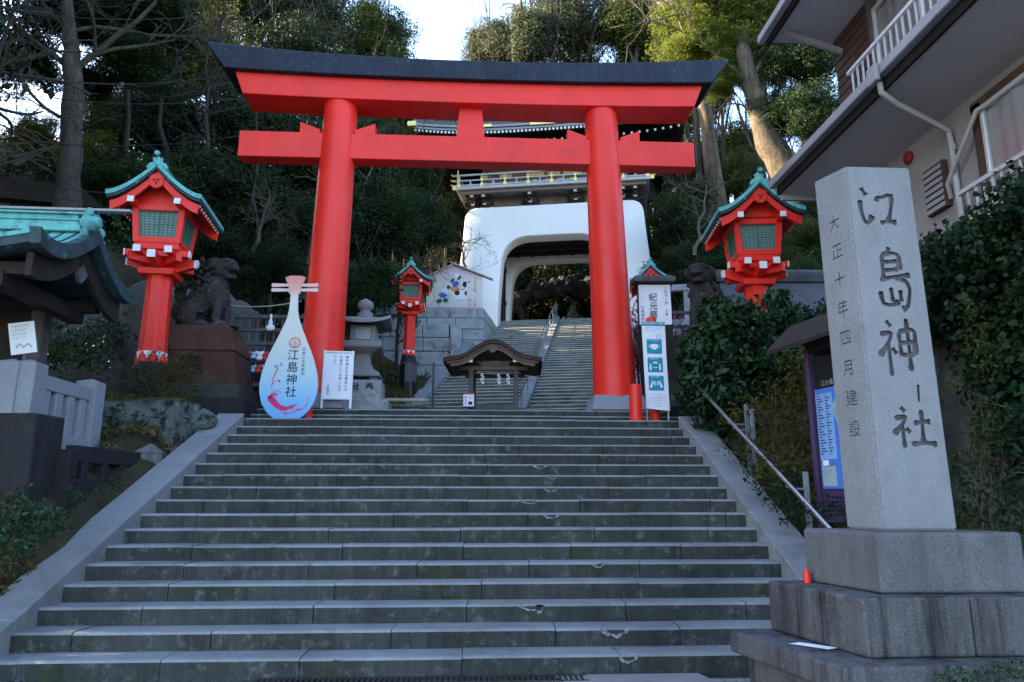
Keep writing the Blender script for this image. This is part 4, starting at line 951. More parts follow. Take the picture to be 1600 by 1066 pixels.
for k in range(4):
    mb = MB(); mb.M = Matrix.Rotation(k * pi / 2, 4, 'Z'); mb.box(-.13, .13, -.272, -.262, 1.64, 1.85)
    mb.box(-.155, -.13, -.29, -.262, 1.62, 1.87); mb.box(.13, .155, -.29, -.262, 1.62, 1.87); mb.box(-.155, .155, -.29, -.262, 1.85, 1.875); mb.box(-.155, .155, -.29, -.262, 1.615, 1.64); mb.build('window', [K['grilleback']], sl)
def slr(a, b):
    x, y = 2 * a - 1, 2 * b - 1; m = max(abs(x), abs(y)); c = min(abs(x), abs(y))
    return (x * .60, y * .60, 1.93 + .10 * m ** 2 * (c ** 2) + .40 * (1 - m) ** .62 * .62 + (.05 if m > .9 else .0))
mb = MB(); mb.slab(slr, 20, 20, .07); mb.build('roof', K['granite'], sl, smooth=45)
mb = MB(); mb.lathe([(.17, 2.14), (.17, 2.24), (.12, 2.27), (.11, 2.30), (.17, 2.36), (.18, 2.43), (.15, 2.50), (.07, 2.55), (.015, 2.58)], 18); mb.build('finial', K['granite'], sl, smooth=45)

# ================================================================== SIGNS AND BOLLARDS AT THE HEAD OF THE STAIRS
def ribbon(mb, pts, ws, y, mi=0):
    P = [Vector((p[0], 0, p[1])) for p in pts]; n = len(P); vs = []
    if not hasattr(ws, '__len__'): ws = [ws] * n
    for i in range(n):
        d = (P[min(n - 1, i + 1)] - P[max(0, i - 1)]); d = d.normalized() if d.length else Vector((1, 0, 0)); q = Vector((-d.z, 0, d.x))
        for s_ in (1, -1): vs.append((P[i].x + s_ * q.x * ws[i] / 2, y, P[i].z + s_ * q.z * ws[i] / 2))
    mb.add(vs, [(2 * i, 2 * i + 1, 2 * i + 3, 2 * i + 2) for i in range(n - 1)], mi)
def ell(mb, cx, cz, rx, rz, y, mi=0, rot=0, n=20):
    mb.add([(cx + rx * cos(2 * pi * i / n) * cos(rot) - rz * sin(2 * pi * i / n) * sin(rot), y, cz + rx * cos(2 * pi * i / n) * sin(rot) + rz * sin(2 * pi * i / n) * cos(rot)) for i in range(n)], [tuple(range(n))], mi)
def poly(mb, pts, y, mi=0): mb.add([(a, y, b) for a, b in pts], [tuple(range(len(pts)))], mi)
def gradmat(name, stops, z0, z1, rough=.45):
    m = bpy.data.materials.new(name); m.use_nodes = True; n = m.node_tree.nodes; l = m.node_tree.links
    tc = n.new('ShaderNodeTexCoord'); sp = n.new('ShaderNodeSeparateXYZ'); l.new(tc.outputs['Object'], sp.inputs[0]); mr = n.new('ShaderNodeMapRange'); mr.inputs[1].default_value = z0; mr.inputs[2].default_value = z1; l.new(sp.outputs[2], mr.inputs[0])
    cr = n.new('ShaderNodeValToRGB'); e = cr.color_ramp.elements; e[0].position = stops[0][0]; e[0].color = (*stops[0][1], 1); e[1].position = stops[-1][0]; e[1].color = (*stops[-1][1], 1)
    for p, c in stops[1:-1]: x = e.new(p); x.color = (*c, 1)
    l.new(mr.outputs[0], cr.inputs[0]); l.new(cr.outputs[0], n['Principled BSDF'].inputs['Base Color']); n['Principled BSDF'].inputs['Roughness'].default_value = rough; return m
biwa = thing('lute_sign', 'lute-shaped blue and white shrine sign with large black characters leaning at the left pillar', 'sign', (-3.18, 12.92, 2.876), radians(-3))
hp = [(0, .20), (.05, .28), (.14, .37), (.28, .455), (.45, .50), (.62, .51), (.80, .485), (1.0, .43), (1.2, .355), (1.4, .265), (1.55, .20), (1.7, .14), (1.82, .10), (1.95, .078), (2.1, .07), (2.24, .068)]
out = [(w_, z) for z, w_ in hp] + [(.105, 2.26), (.105, 2.34), (.13, 2.42), (.185, 2.55), (.10, 2.585), (-.10, 2.585), (-.185, 2.55), (-.13, 2.42), (-.105, 2.34), (-.105, 2.26)] + [(-w_, z) for z, w_ in reversed(hp)]
mb = MB(); mb.prism([(x * 1.0, z) for x, z in out], -.02, .02); board = mb.build('board', gradmat('printed_blue_to_cream', [(0, (.10, .36, .70)), (.12, (.16, .45, .74)), (.32, (.42, .60, .66)), (.55, (.60, .62, .56)), (.84, (.62, .60, .58)), (.9, (.66, .34, .30)), (1, (.66, .20, .17))], 0, 2.58), biwa, fixn=True, bevel=.004)
for sx in (-1, 1):
    for z in (2.32, 2.41):
        mb = MB(); mb.prism(rounded([(sx * .09, z - .025), (sx * .42, z - .035), (sx * .42, z + .035), (sx * .09, z + .022)], [0, .03, .03, 0], 5), -.016, .016); mb.build('peg', gradmat('printed_pink', [(0, (.66, .50, .48)), (1, (.66, .40, .37))], 2.2, 2.5), biwa, fixn=True)
yy = -.0235
mb = MB(); write(mb, '江島神社', .045, 1.235, .205, yy, 0, .005, pitch=1.06, skew=.05); mb.build('large_lettering', K['navy'], board)
mb = MB(); write(mb, '日本三大弁財天', .235, 1.27, .068, yy, 0, .003, pitch=1.08); mb.build('small_lettering', K['navy'], board)
mb = MB(); cx, cz = .065, 1.345
for k in range(10):
    a = 2 * pi * k / 10; ribbon(mb, [(cx + (.085 + .017 * sin(pi * j / 6)) * cos(a + .57 * j / 6), cz + (.085 + .017 * sin(pi * j / 6)) * sin(a + .57 * j / 6)) for j in range(7)], .012, yy)
    ell(mb, cx + .074 * cos(a + .28), cz + .074 * sin(a + .28), .010, .010, yy)
for (tx_, tz) in ((0, .022), (-.022, -.016), (.022, -.016)):
    p = [(cx + tx_ + .026 * cos(pi / 2 + 2 * pi * j / 3), cz + tz + .026 * sin(pi / 2 + 2 * pi * j / 3)) for j in range(3)]; ribbon(mb, p + [p[0]], .009, yy)
ell(mb, cx, cz - .062, .03, .009, yy); mb.build('crest', K['redprint'], board)
mb = MB()
def spiral(cx, cz, r0, r1, a0, a1, w0, w1, n=22): ribbon(mb, [(cx + lerp(r0, r1, i / n) * cos(lerp(a0, a1, i / n)), cz + lerp(r0, r1, i / n) * sin(lerp(a0, a1, i / n))) for i in range(n + 1)], [lerp(w0, w1, i / n) for i in range(n + 1)], yy)
ribbon(mb, [(-.29, .52), (-.29, .60), (-.275, .70), (-.245, .79), (-.215, .86), (-.205, .92)], [.006, .012, .016, .018, .02, .016], yy); spiral(-.235, .915, .03, .012, 0, 4.4, .016, .024); spiral(-.16, .955, .028, .012, -1.6, 3.0, .012, .022)
ribbon(mb, [(-.28, .60), (-.25, .66), (-.21, .685), (-.17, .675)], [.008, .012, .014, .01], yy); ell(mb, -.165, .665, .018, .022, yy)
poly(mb, [(-.34, .33), (-.27, .25), (-.19, .19), (-.09, .145), (.0, .15), (.10, .20), (.19, .265), (.05, .235), (-.02, .215), (-.10, .24), (-.17, .30), (-.22, .37), (-.26, .40), (-.30, .42)], yy)
for (a, b, c, d) in ((-.29, .40, .05, .03), (-.24, .44, .035, .02), (-.32, .37, .03, .04), (-.20, .42, .05, .014)): ell(mb, a, b, c, d, yy, 0, .7)
ribbon(mb, [(-.30, .44), (-.24, .49), (-.16, .50), (-.12, .47), (-.15, .44)], [.008, .012, .012, .01, .006], yy)
ribbon(mb, [(-.12, .13), (-.02, .10), (.08, .11), (.18, .16), (.26, .17), (.33, .24), (.36, .34), (.375, .42)], [.008, .014, .012, .02, .016, .012, .01, .004], yy); spiral(.19, .185, .03, .01, 3.4, 7.5, .012, .018); spiral(-.005, .085, .03, .012, 1.5, 5.2, .012, .016); spiral(.1, .17, .025, .01, 0, 4, .01, .016)
mb.build('dragon_motif', K['pink'], board)
mb = MB(); mb.box(-.3, .3, .04, .08, 0, .9); mb.bar((0, .06, .85), (0, .5, .02), .04); mb.build('stand', K['wooddark'], biwa)

ws = thing('notice_board', 'white standing notice board with handwritten columns, in front of the grey stone lantern', 'sign', (-2.53, 13.93, 3.185), radians(2))
for sx in (-.265, .265):
    mb = MB(); mb.bar((sx, -.02, 0), (sx, .06, 1.12), .04, .04, up=(0, 1, 0)); mb.build('leg', K['white'], ws)
mb = MB(); mb.hexa([(-.245, .0, .20), (.245, .0, .20), (.245, .02, .20), (-.245, .02, .20)], [(-.245, .062, 1.08), (.245, .062, 1.08), (.245, .082, 1.08), (-.245, .082, 1.08)]); bd = mb.build('board', K['paper'], ws)
mb = MB(); mb.bar((-.265, -.01, .19), (.265, -.01, .19), .03); mb.bar((-.265, .06, 1.10), (.265, .06, 1.10), .03); mb.build('frame', K['white'], ws)
mb = MB()
for i, tx_ in enumerate(('御祈祷の方は階段上の', '社務所にてお申し込み', '下さい')): write(mb, tx_, .16 - i * .115, 1.03, .062, 0, 0, .002, pitch=1.13)
write(mb, '江島神社', -.17, .46, .045, 0, 0, .004, pitch=1.1)
mb.v = [(x, .0 - .004 + .062 * (z - .20) / .88, z) for x, y, z in mb.v]; mb.build('lettering', K['ink'], bd)

fs = thing('festival_notice', 'white paper festival notice under a dark wooden cap, right of the right pillar', 'sign', (3.82, 14.75, 3.18), radians(-3))
mb = MB(); mb.box(-.36, .36, -.02, .02, .9, 2.76); mb.box(-.34, -.27, -.03, .05, 0, 2.76); mb.box(.27, .34, -.03, .05, 0, 2.76); mb.build('frame', K['wooddark'], fs)
mb = MB(); mb.hexa([(-.44, -.2, 2.80), (.42, -.2, 2.80), (.42, .2, 2.80), (-.44, .2, 2.80)], [(-.45, -.22, 2.90), (.43, -.22, 2.90), (.43, .22, 2.90), (-.45, .22, 2.90)]); mb.box(-.40, .38, -.12, .12, 2.90, 2.95); mb.build('cap', K['woodgrey'], fs, bevel=.008)
mb = MB(); mb.grid(lambda a, b: (lerp(-.335, .335, a), -.048 - .012 * sin(a * 9 + b * 4) * sin(b * 7) - (.02 * max(0, a - .9) * 10 * b), lerp(2.76, 1.90, b)), 16, 16); pp = mb.build('paper_sheet', K['paper'], fs, smooth=60)
mb = MB(); write(mb, '紀元祭', -.045, 2.58, .185, -.072, 0, 0, pitch=1.03, skew=.06); mb.build('title_lettering', K['ink'], pp); mb = MB(); write(mb, '二月十一日 十時', .235, 2.72, .07, -.072, 0, 0, pitch=1.16, skew=.08); mb.build('date_lettering', K['ink'], pp); mb = MB(); write(mb, '江島神社', -.265, 2.30, .065, -.072, 0, 0, pitch=1.3, skew=.08); mb.build('lettering', K['ink'], pp)

cv = thing('hygiene_notice', 'tall narrow white notice with three teal pictograms at the right of the steps', 'sign', (3.34, 13.0, 2.876), radians(2))
for sx in (-.19, .20):
    mb = MB(); mb.box(sx - .012, sx + .012, 0, .024, 0, 1.85); mb.build('leg', K['woodpale'], cv)
mb = MB(); mb.hexa([(-.205, -.012, .24), (.225, -.012, .20), (.225, -.004, .20), (-.205, -.004, .24)], [(-.235, -.012, 1.84), (.195, -.012, 1.84), (.195, -.004, 1.84), (-.235, -.004, 1.84)]); bd = mb.build('board', K['paper'], cv)
yy = -.0165; mb = MB(); q = lambda z: -.022 * (z - .24) / 1.6 + 0
poly(mb, [(-.234, 1.76), (.195, 1.76), (.194, 1.835), (-.234, 1.835)], yy); mb.build('header_band', K['teal'], bd)
for zc in (1.375, 1.035, .70):
    mb = MB(); c = q(zc) + .002; p = rounded([(c - .14, zc - .135), (c + .14, zc - .135), (c + .14, zc + .135), (c - .14, zc + .135)], [.02] * 4, 4); poly(mb, p, yy); mb.build('pictogram_panel', K['teal'], bd)
mb = MB(); y2 = yy - .003
write(mb, '御参拝の皆様へのお願い', -.215, 1.825, .036, y2, 0, .008, vertical=False, pitch=1.03); mb.build('header_lettering', K['paper'], bd); mb = MB()
c = q(1.375)
poly(mb, rounded([(c - .075, 1.41), (c, 1.425), (c + .075, 1.41), (c + .07, 1.36), (c + .03, 1.315), (c - .03, 1.315), (c - .07, 1.36)], [.01, .02, .01, .02, .02, .02, .02], 4), y2)
for s_ in (-1, 1): ribbon(mb, [(c + s_ * .075, 1.405), (c + s_ * .105, 1.395), (c + s_ * .10, 1.36), (c + s_ * .065, 1.345)], .008, y2)
mb.build('mask_pictogram', K['paper'], bd)
for k, zc in enumerate((1.375, 1.035, .70)):
    mb = MB(); write(mb, ('マスクの着用を', '間隔をあけて', '手指の消毒を')[k], q(zc) - .095, zc + .125, .028, y2, 0, .004, vertical=False, pitch=1.0); mb.build('caption_lettering', K['paper'], bd)
mb = MB(); c = q(1.035)
for s_ in (-1, 1):
    ell(mb, c + s_ * .085, 1.035, .018, .02, y2); ribbon(mb, [(c + s_ * .085, 1.01), (c + s_ * .09, .97), (c + s_ * .08, .93)], [.03, .036, .02], y2)
poly(mb, [(c - .04, 1.06), (c + .04, 1.06), (c + .04, 1.09), (c - .04, 1.09)], y2); ribbon(mb, [(c - .05, .985), (c + .05, .985)], .01, y2)
mb.build('distance_pictogram', K['paper'], bd); mb = MB(); c = q(.70)
for s_ in (-1, 1):
    ribbon(mb, [(c + s_ * .10, .615), (c + s_ * .085, .67), (c + s_ * .055, .715), (c + s_ * .03, .73), (c + s_ * .02, .69), (c + s_ * .03, .65)], [.04, .036, .03, .02, .022, .012], y2); ribbon(mb, [(c + s_ * .06, .70), (c + s_ * .085, .75)], .012, y2)
mb.build('hands_pictogram', K['paper'], bd)
mb = MB()
for i, tx_ in enumerate(('拝観の際はマスクを着用し', '間隔をあけてお並び下さい')): write(mb, tx_, q(1.7) - .16, 1.735 - i * .043, .027, yy, 0, .003, vertical=False, pitch=1.0)
for i, tx_ in enumerate(('ご協力をお願い', '手水舎の柄杓は使用せず', '流水にて手をお清め下さい', '何卒ご理解を', '江島神社')): write(mb, tx_, q(.45) - (.013 * len(tx_)) + .005, .50 - i * .05, .026, yy, 0, .003, vertical=False, pitch=1.0)
for i in range(3): write(mb, '感染症対策', q(1.6) + .045, 1.60 - i * .035, .022, yy, 0, .002, vertical=False, pitch=1.0)
mb.build('small_print', K['greyprint'], bd)

def bollard(label, loc, h, r=.115, chip=True):
    t = thing('bollard', label, 'bollard', loc, 0, 'red bollards on the top step')
    mb = MB(); mb.lathe([(r, 0), (r, h - .10), (r * .96, h - .05), (r * .8, h - .015), (r * .4, h), (0.001, h + .004)], 20); mb.build('post', K['red'], t, smooth=40); return t
bollard('red round-topped bollard between the right torii pillar and the narrow hygiene notice', (2.92, 12.86, 2.876), .66)
bollard('red bollard standing behind the narrow hygiene notice', (3.38, 13.35, 2.876), 2.02, .10)
bollard('red bollard mostly hidden behind the lute-shaped sign', (-2.93, 13.25, 2.876), .62)

# ================================================================== ROOFED TINY PAVILION before the upper stairs
bt = thing('roofed_frame', 'small wooden frame with a curved bark roof standing at the foot of the upper stairs', 'pavilion', (.52, 17.1, 3.56), radians(-4))
def kara(x, w_=1.12):
    t = abs(x) / w_; return .98 + .30 * cos(min(1, t * 1.12) * pi) * .62 + .085 * max(0, t - .72) ** 1 * 3.2 * .6
KH = lambda x: 1.20 + (.19 * (1 + cos(pi * min(1, abs(x) / .86))) / 1.0 if abs(x) < .86 else 0) + .10 * (max(0, abs(x) - .80) / .34) ** 1.6 * -.55
mb = MB(); mb.slab(lambda a, b: (lerp(-1.14, 1.14, a), lerp(-.55, 1.45, b), KH(lerp(-1.14, 1.14, a)) + .0), 36, 4, .10); mb.build('roof', K['bark'], bt, smooth=40)
mb = MB(); mb.slab(lambda a, b: (lerp(-1.06, 1.06, a), lerp(-.50, 1.38, b), KH(lerp(-1.06, 1.06, a)) - .102), 36, 3, .05); mb.build('roof_lining', K['wood'], bt, smooth=40)
top = [(lerp(-.98, .98, i / 30), KH(lerp(-.98, .98, i / 30)) - .155) for i in range(31)]; mb = MB(); mb.prism(top + [(x * .98, z - .075) for x, z in reversed(top)], -.47, -.43); mb.build('bargeboard', K['wood'], bt, fixn=True)
mb = MB(); mb.prism([(-.16, 1.42), (.16, 1.42), (.10, 1.33), (.03, 1.27), (-.03, 1.27), (-.10, 1.33)], -.50, -.47); mb.build('gable_pendant', K['wood'], bt, fixn=True)
for sx in (-.53, .53):
    for y in (-.02, .98):
        mb = MB(); mb.box(sx - .055, sx + .055, y, y + .11, 0, 1.06); mb.build('post', K['woodgrey'], bt, bevel=.006)
    mb = MB(); mb.box(sx - .06, sx + .06, -.42, 1.3, 1.06, 1.16); p_ = mb.build('side_beam', K['wood'], bt); mb = MB(); mb.box(sx - .064, sx + .064, -.45, -.42, 1.055, 1.165); mb.build('white_end', K['white'], p_)
mb = MB(); mb.box(-.80, .80, -.03, .10, .94, 1.04); mb.prism([(-.47, 1.16), (.47, 1.16), (.30, 1.05), (-.30, 1.05)], -.02, .03); mb.build('cross_beam', K['wood'], bt, bevel=.006, fixn=True)
mb = MB(); mb.box(-.47, .47, .0, .08, .02, .12); mb.build('sill', K['woodgrey'], bt)
mb = MB(); mb.box(-.75, .75, .99, 1.08, .94, 1.04); mb.build('rear_beam', K['wood'], bt)
mb = MB(); mb.tube([(-.47, .12, .90), (0, .12, .87), (.47, .12, .90)], .008, 6); ro = tag(mb.build('rope', K['woodpale'], None, loc=bt.location, rz=radians(-4)), 'thin straw rope strung under the small roofed frame', 'rope')
for i, x in enumerate((-.27, .12, .34)):
    mb = MB(); z = .88; xx = 0
    for k in range(4): mb.hexa([(xx - .025, -.004, z - .08), (xx + .03, -.004, z - .085), (xx + .03, .0, z - .085), (xx - .025, 0, z - .08)], [(xx - .03, -.004, z), (xx + .025, -.004, z), (xx + .025, 0, z), (xx - .03, 0, z)]); z -= .055; xx += (.022 if k % 2 == 0 else -.026)
    o = mb.build('paper_streamer', K['paper'], None); o.location = bt.location + Vector((x, .1, 0)); tag(o, ('zigzag white paper streamer hanging nearest the left post of the roofed frame', 'zigzag white paper streamer hanging in the middle of the roofed frame', 'zigzag white paper streamer hanging nearest the right post of the roofed frame')[i], 'streamer', 'paper streamers of the roofed frame')
pn = thing('notice_sheet', 'small white notice with a red top edge fixed low on the roofed frame', 'notice', (-.06, 17.0, 3.60), radians(-4))
mb = MB(); mb.box(-.12, .13, -.012, 0, 0, .34); sh = mb.build('sheet', K['paper'], pn)
mb = MB(); poly(mb, [(-.12, .31), (.13, .31), (.13, .34), (-.12, .34)], -.015); mb.build('red_band', K['redprint'], sh)
mb = MB(); ribbon(mb, [(-.07, .07), (-.07, .26)], .012, -.015); ribbon(mb, [(-.095, .235), (-.07, .265), (-.045, .235)], .01, -.015); poly(mb, [(.0, .07), (.09, .07), (.09, .14), (.0, .14)], -.015); poly(mb, [(-.12, 0), (.13, 0), (.13, .03), (-.12, .03)], -.015); mb.build('print', K['navy'], sh)
mb = MB(); write(mb, '見本', .03, .25, .045, -.015, 0, .004, vertical=False); mb.v = [(x - .02, y, z) for x, y, z in mb.v]; mb.build('red_print', K['pinkprint'], sh)

# ================================================================== VOTIVE BOARD on the upper wall
em = thing('votive_board', 'big house-shaped painted board with a spotted ox, standing on the granite wall', 'board', (-.75, 29.6, 9.05), radians(-7))
w2 = 1.17
mb = MB(); mb.prism([(-w2, .12), (w2, .12), (w2, 1.55), (0, 2.12), (-w2, 1.55)], 0, .08); bd = mb.build('board', gradmat('painted_cream_to_pink', [(0, (.62, .50, .56)), (.12, (.60, .50, .56)), (.25, (.60, .58, .52)), (.6, (.62, .60, .55)), (.8, (.62, .50, .56)), (1, (.62, .44, .54))], .1, 2.1), em, fixn=True)
mb = MB(); mb.bar((-w2 - .05, .02, 1.55), (.08, .02, 2.18), .3, .05); mb.bar((-.2, .02, 2.22), (w2 + .42, .02, 1.44), .3, .05); mb.build('roof_board', K['woodpale'], em)
for sx in (-1, 1):
    mb = MB(); mb.box(sx * (w2 - .05) - .045, sx * (w2 - .05) + .045, .03, .11, -.2, 1.5); mb.build('leg', K['woodpale'], em)
def ep(x, y): return ((x - 575) / 420 * w2, .12 + (870 - y) / 520 * 1.43)
yy = -.004; mb = MB()
poly(mb, [ep(*p) for p in ((450, 450), (480, 440), (560, 460), (640, 490), (720, 400), (810, 420), (800, 490), (760, 540), (765, 640), (740, 700), (590, 710), (560, 640), (540, 600), (470, 600), (430, 570), (440, 500))], yy); ell(mb, *ep(600, 315), .12, .11, yy); ell(mb, *ep(405, 545), .13, .09, yy); poly(mb, [ep(*p) for p in ((320, 460), (350, 425), (360, 440), (320, 490), (285, 500))], yy); mb.build('white_paint', K['white'], bd)
y2 = yy - .003
for a in ((482, 500, .06, .09), (618, 590, .11, .11), (748, 600, .05, .10), (730, 460, .09, .13)): mb = MB(); ell(mb, *ep(a[0], a[1]), a[2], a[3], y2); mb.build('dark_paint', K['navy'], bd)
mb = MB(); poly(mb, [ep(*p) for p in ((500, 470), (545, 500), (620, 500), (655, 480), (640, 550), (600, 580), (540, 560), (505, 520))], y2); mb.build('orange_paint', K['orange'], bd)
mb = MB(); poly(mb, [ep(*p) for p in ((540, 450), (600, 395), (650, 430), (620, 490), (560, 505))], y2 - .002); poly(mb, [ep(*p) for p in ((330, 605), (400, 575), (480, 630), (420, 670), (370, 660))], y2); mb.build('blue_paint', K['royal'], bd)
for a_ in ((548, 395, .07, .10, -.3), (648, 355, .06, .11, -.7), (350, 715, .12, .10, .3), (445, 705, .11, .10, -.3)):
    mb = MB(); ell(mb, *ep(a_[0], a_[1]), a_[2], a_[3], y2 - .002, 0, a_[4]); mb.build('green_paint', K['dkgreen'], bd)
mb = MB(); ell(mb, *ep(615, 705), .12, .03, y2); ell(mb, *ep(695, 700), .12, .03, y2); ell(mb, *ep(565, 325), .04, .09, y2); ell(mb, *ep(375, 545), .04, .08, y2); mb.build('pale_blue_paint', K['skyblue'], bd)
mb = MB(); spiral_pts = [ep(680 + 85 * cos(a), 460 + 85 * sin(a)) for a in (3.0, 2.6, 2.2, 1.8, 1.4, 1.0, .6)]; ribbon(mb, spiral_pts, .03, y2 - .003); ell(mb, *ep(790, 425), .08, .03, y2 - .003); mb.build('collar_paint', K['pink'], bd)
mb = MB(); x_, z_ = ep(888, 350); write(mb, '令和辛丑歳', x_, z_, .13, y2, 0, .004, pitch=1.0)
for i, chs in enumerate(('江島', '神社')):
    x_, z_ = ep(885 - i * 75, 675); write(mb, chs, x_, z_, .19, y2, 0, .006, pitch=1.0)
x_, z_ = ep(280, 390); ell(mb, x_, z_, .09, .05, y2); x_, z_ = ep(440, 350); ribbon(mb, [(x_ - .08, z_ - .08), (x_, z_ + .05), (x_ + .06, z_ - .1)], .02, y2)
mb.build('red_lettering', K['pinkprint'], bd)
mb = MB(); ribbon(mb, [ep(*p) for p in ((225, 560), (280, 640), (270, 700), (215, 790))], .012, y2); ribbon(mb, [ep(*p) for p in ((270, 700), (330, 750), (370, 840))], .012, y2); mb.build('branch_line', K['wooddark'], bd)

# small wooden name post and thin post on the bank
wp = thing('wooden_marker', 'small grey wooden marker with a peaked cap on the bank below the small red lantern', 'marker', (-1.62, 19.6, 4.1))
mb = MB(); mb.box(-.028, .028, -.028, .028, -.4, .62); mb.build('post', K['woodgrey'], wp)
mb = MB(); mb.prism([(-.15, .5), (.15, .5), (.15, 1.02), (0, 1.08), (-.15, 1.02)], -.045, -.015); mb.build('board', K['woodgrey'], wp, fixn=True)
mb = MB(); mb.bar((-.22, -.03, 1.0), (.01, -.03, 1.11), .12, .02); mb.bar((-.01, -.03, 1.11), (.22, -.03, 1.0), .12, .02); mb.build('cap', K['woodgrey'], wp)
mb = MB(); mb.box(-.035, .035, -.035, .035, -.3, .95); tag(mb.build('stake', K['woodgrey'], None, loc=(-1.05, 20.2, 4.3)), 'thin bare grey stake on the bank beside the upper stairs', 'post')
for i, (z, y) in enumerate(((3.62, 16.9), (3.85, 17.6))):
    mb = MB(); mb.tube([(-2.6 + .1 * i, y, z - .02), (-1.9, y + .05, z), (-1.0, y, z - .01)], .05, 8); tag(mb.build('log_edging', K['woodpale'] if i else K['woodgrey'], None, smooth=True), ('lower round log edging the bank left of the upper stairs', 'upper pale log edging the bank left of the upper stairs')[i], 'log', 'logs edging the bank')

# ================================================================== FORTUNE RACKS
def rack(label, loc, w_, h, rz, nd, lab):
    t = thing('paper_rack', label, 'rack', loc, rz)
    for i in range(6):
        z = .55 + i * (h - .6) / 5; mb = MB(); mb.box(0, w_, -.035, .035, z, z + .07); mb.build('rail', K['woodgrey'], t)
    for x in (.0, w_): mb = MB(); mb.box(x - .06, x + .06, -.05, .05, -.2, h + .1); mb.build('post', K['woodgrey'], t)
    mb = MB()
    for i in range(1, int(w_ / .17)): mb.tube([(i * .17, .02, .5), (i * .17, .02, h)], .008, 5)
    mb.build('wire', K['greysteel'], t)
    return t
rk = rack('dark wooden rack with wires and coloured bundles between the left lion and the lute sign', (-5.0, 15.3, 3.25), 1.75, 2.05, 0, 0, 0)
rk2 = rack('dark wooden rack half hidden between the hygiene notice and the bush', (4.05, 16.4, 3.5), 1.3, 2.3, 0, 0, 0)
dm = {}
for nm, mm in (('white', K['paper']), ('red', K['redprint']), ('blue', K['skyblue'])):
    a = blob_mesh([((0, 0, 0), (.055, .05, .05)), ((0, -.01, -.075), (.075, .06, .05)), ((.045, 0, .03), (.035, .025, .04)), ((-.045, 0, .03), (.035, .025, .04))], .012, .012, 12, 3); a.materials.append(mm); dm[nm] = a
cnt = {}
for i in range(22):
    row = i // 11; x = -4.62 + (i % 11) * .125 + random.uniform(-.02, .02); nm = ('red', 'blue', 'white', 'red', 'white', 'blue')[(i * 5 + row) % 6]
    o = link('knotted_bundle', dm[nm], None, (x, 15.2, 3.25 + (1.20, .93)[row] + random.uniform(-.02, .02)), random.uniform(-.6, .6)); o.scale = (random.uniform(.9, 1.2),) * 3
    tag(o, f'small {nm} cloth bundle knotted on the {"upper" if row == 0 else "lower"} rail of the left rack', 'bundle', f'{nm} bundles on the {"upper" if row == 0 else "lower"} rail of the left rack')
o = link('paper_doll', blob_mesh([((0, 0, 0), (.10, .04, .07)), ((0, 0, .1), (.05, .035, .09)), ((0, 0, .22), (.03, .02, .08))], .012, .008, 12, 1), None, (-4.2, 15.2, 5.02)); o.data.materials.append(K['paper']); tag(o, 'white paper doll hanging alone from the top of the left rack', 'doll')
for i in range(3):
    o = link('knotted_bundle', dm[('white', 'red', 'white')[i]], None, (4.25 + .11 * i, 16.3, 4.62)); tag(o, ('white bundle at the left end of the right rack', 'red bundle between two white ones on the right rack', 'white bundle right of the red one on the right rack')[i], 'bundle', 'bundles on the right rack')
mb = MB(); n = 20; mb.tube([(lerp(-5.2, -3.6, i / n), 15.25, 5.52 + .08 * sin(pi * (i / n - .0)) * -1 + .1 * i / n) for i in range(n + 1)], .012, 5); tag(mb.build('rope', K['woodpale'], None), 'slack pale rope strung above the left rack', 'rope')

# upright inscribed slab and fences in the background
mb = MB(); mb.prism(rounded([(-.32, 0), (.36, 0), (.34, 1.7), (.0, 2.15), (-.26, 1.8)], [0, 0, .25, .3, .25], 6), -.1, .1); sb = tag(mb.build('inscribed_slab', K['stonedark'], None, fixn=True, bevel=.03, loc=(-3.72, 16.3, 3.9)), 'dark pointed stone slab standing behind the neck of the lute-shaped sign', 'stone')
mb = MB(); write(mb, '奉納', 0, 1.7, .2, -.105, 0, .01); o = mb.build('lettering', K['greyprint'], sb)
def stone_fence(label, a, b, z, h, n, nm='stone_fence', m='wallstone', t_=.16):
    a = Vector(a); b = Vector(b); d = b - a; L_ = d.length; t = thing(nm, label, 'fence', (a.x, a.y, z), atan2(d.y, d.x))
    mb = MB(); mb.box(0, L_, -t_ / 2, t_ / 2, h - .17, h); mb.build('rail', K[m], t, bevel=.012)
    mb = MB(); mb.box(0, L_, -t_ / 2 - .02, t_ / 2 + .02, -.3, .12); mb.build('base', K[m], t, bevel=.012)
    for i in range(n):
        x = (i + .5) * L_ / n; mb = MB(); mb.box(x - .075, x + .075, -.06, .06, .12, h - .17); mb.build('post', K[m], t, bevel=.008)
    return t
stone_fence('pale stone fence on the terrace above the granite wall, left of the small red lantern', (-5.4, 29.0), (-2.6, 28.4), 9.0, .85, 6)
stone_fence('mossy stone fence between the festival notice and the right lion', (4.3, 18.3), (7.2, 17.6), 5.9, 1.05, 6)
stone_fence('dark stone fence running below the mossy stone fence at the right', (4.4, 17.4), (6.8, 16.9), 4.75, .8, 5)

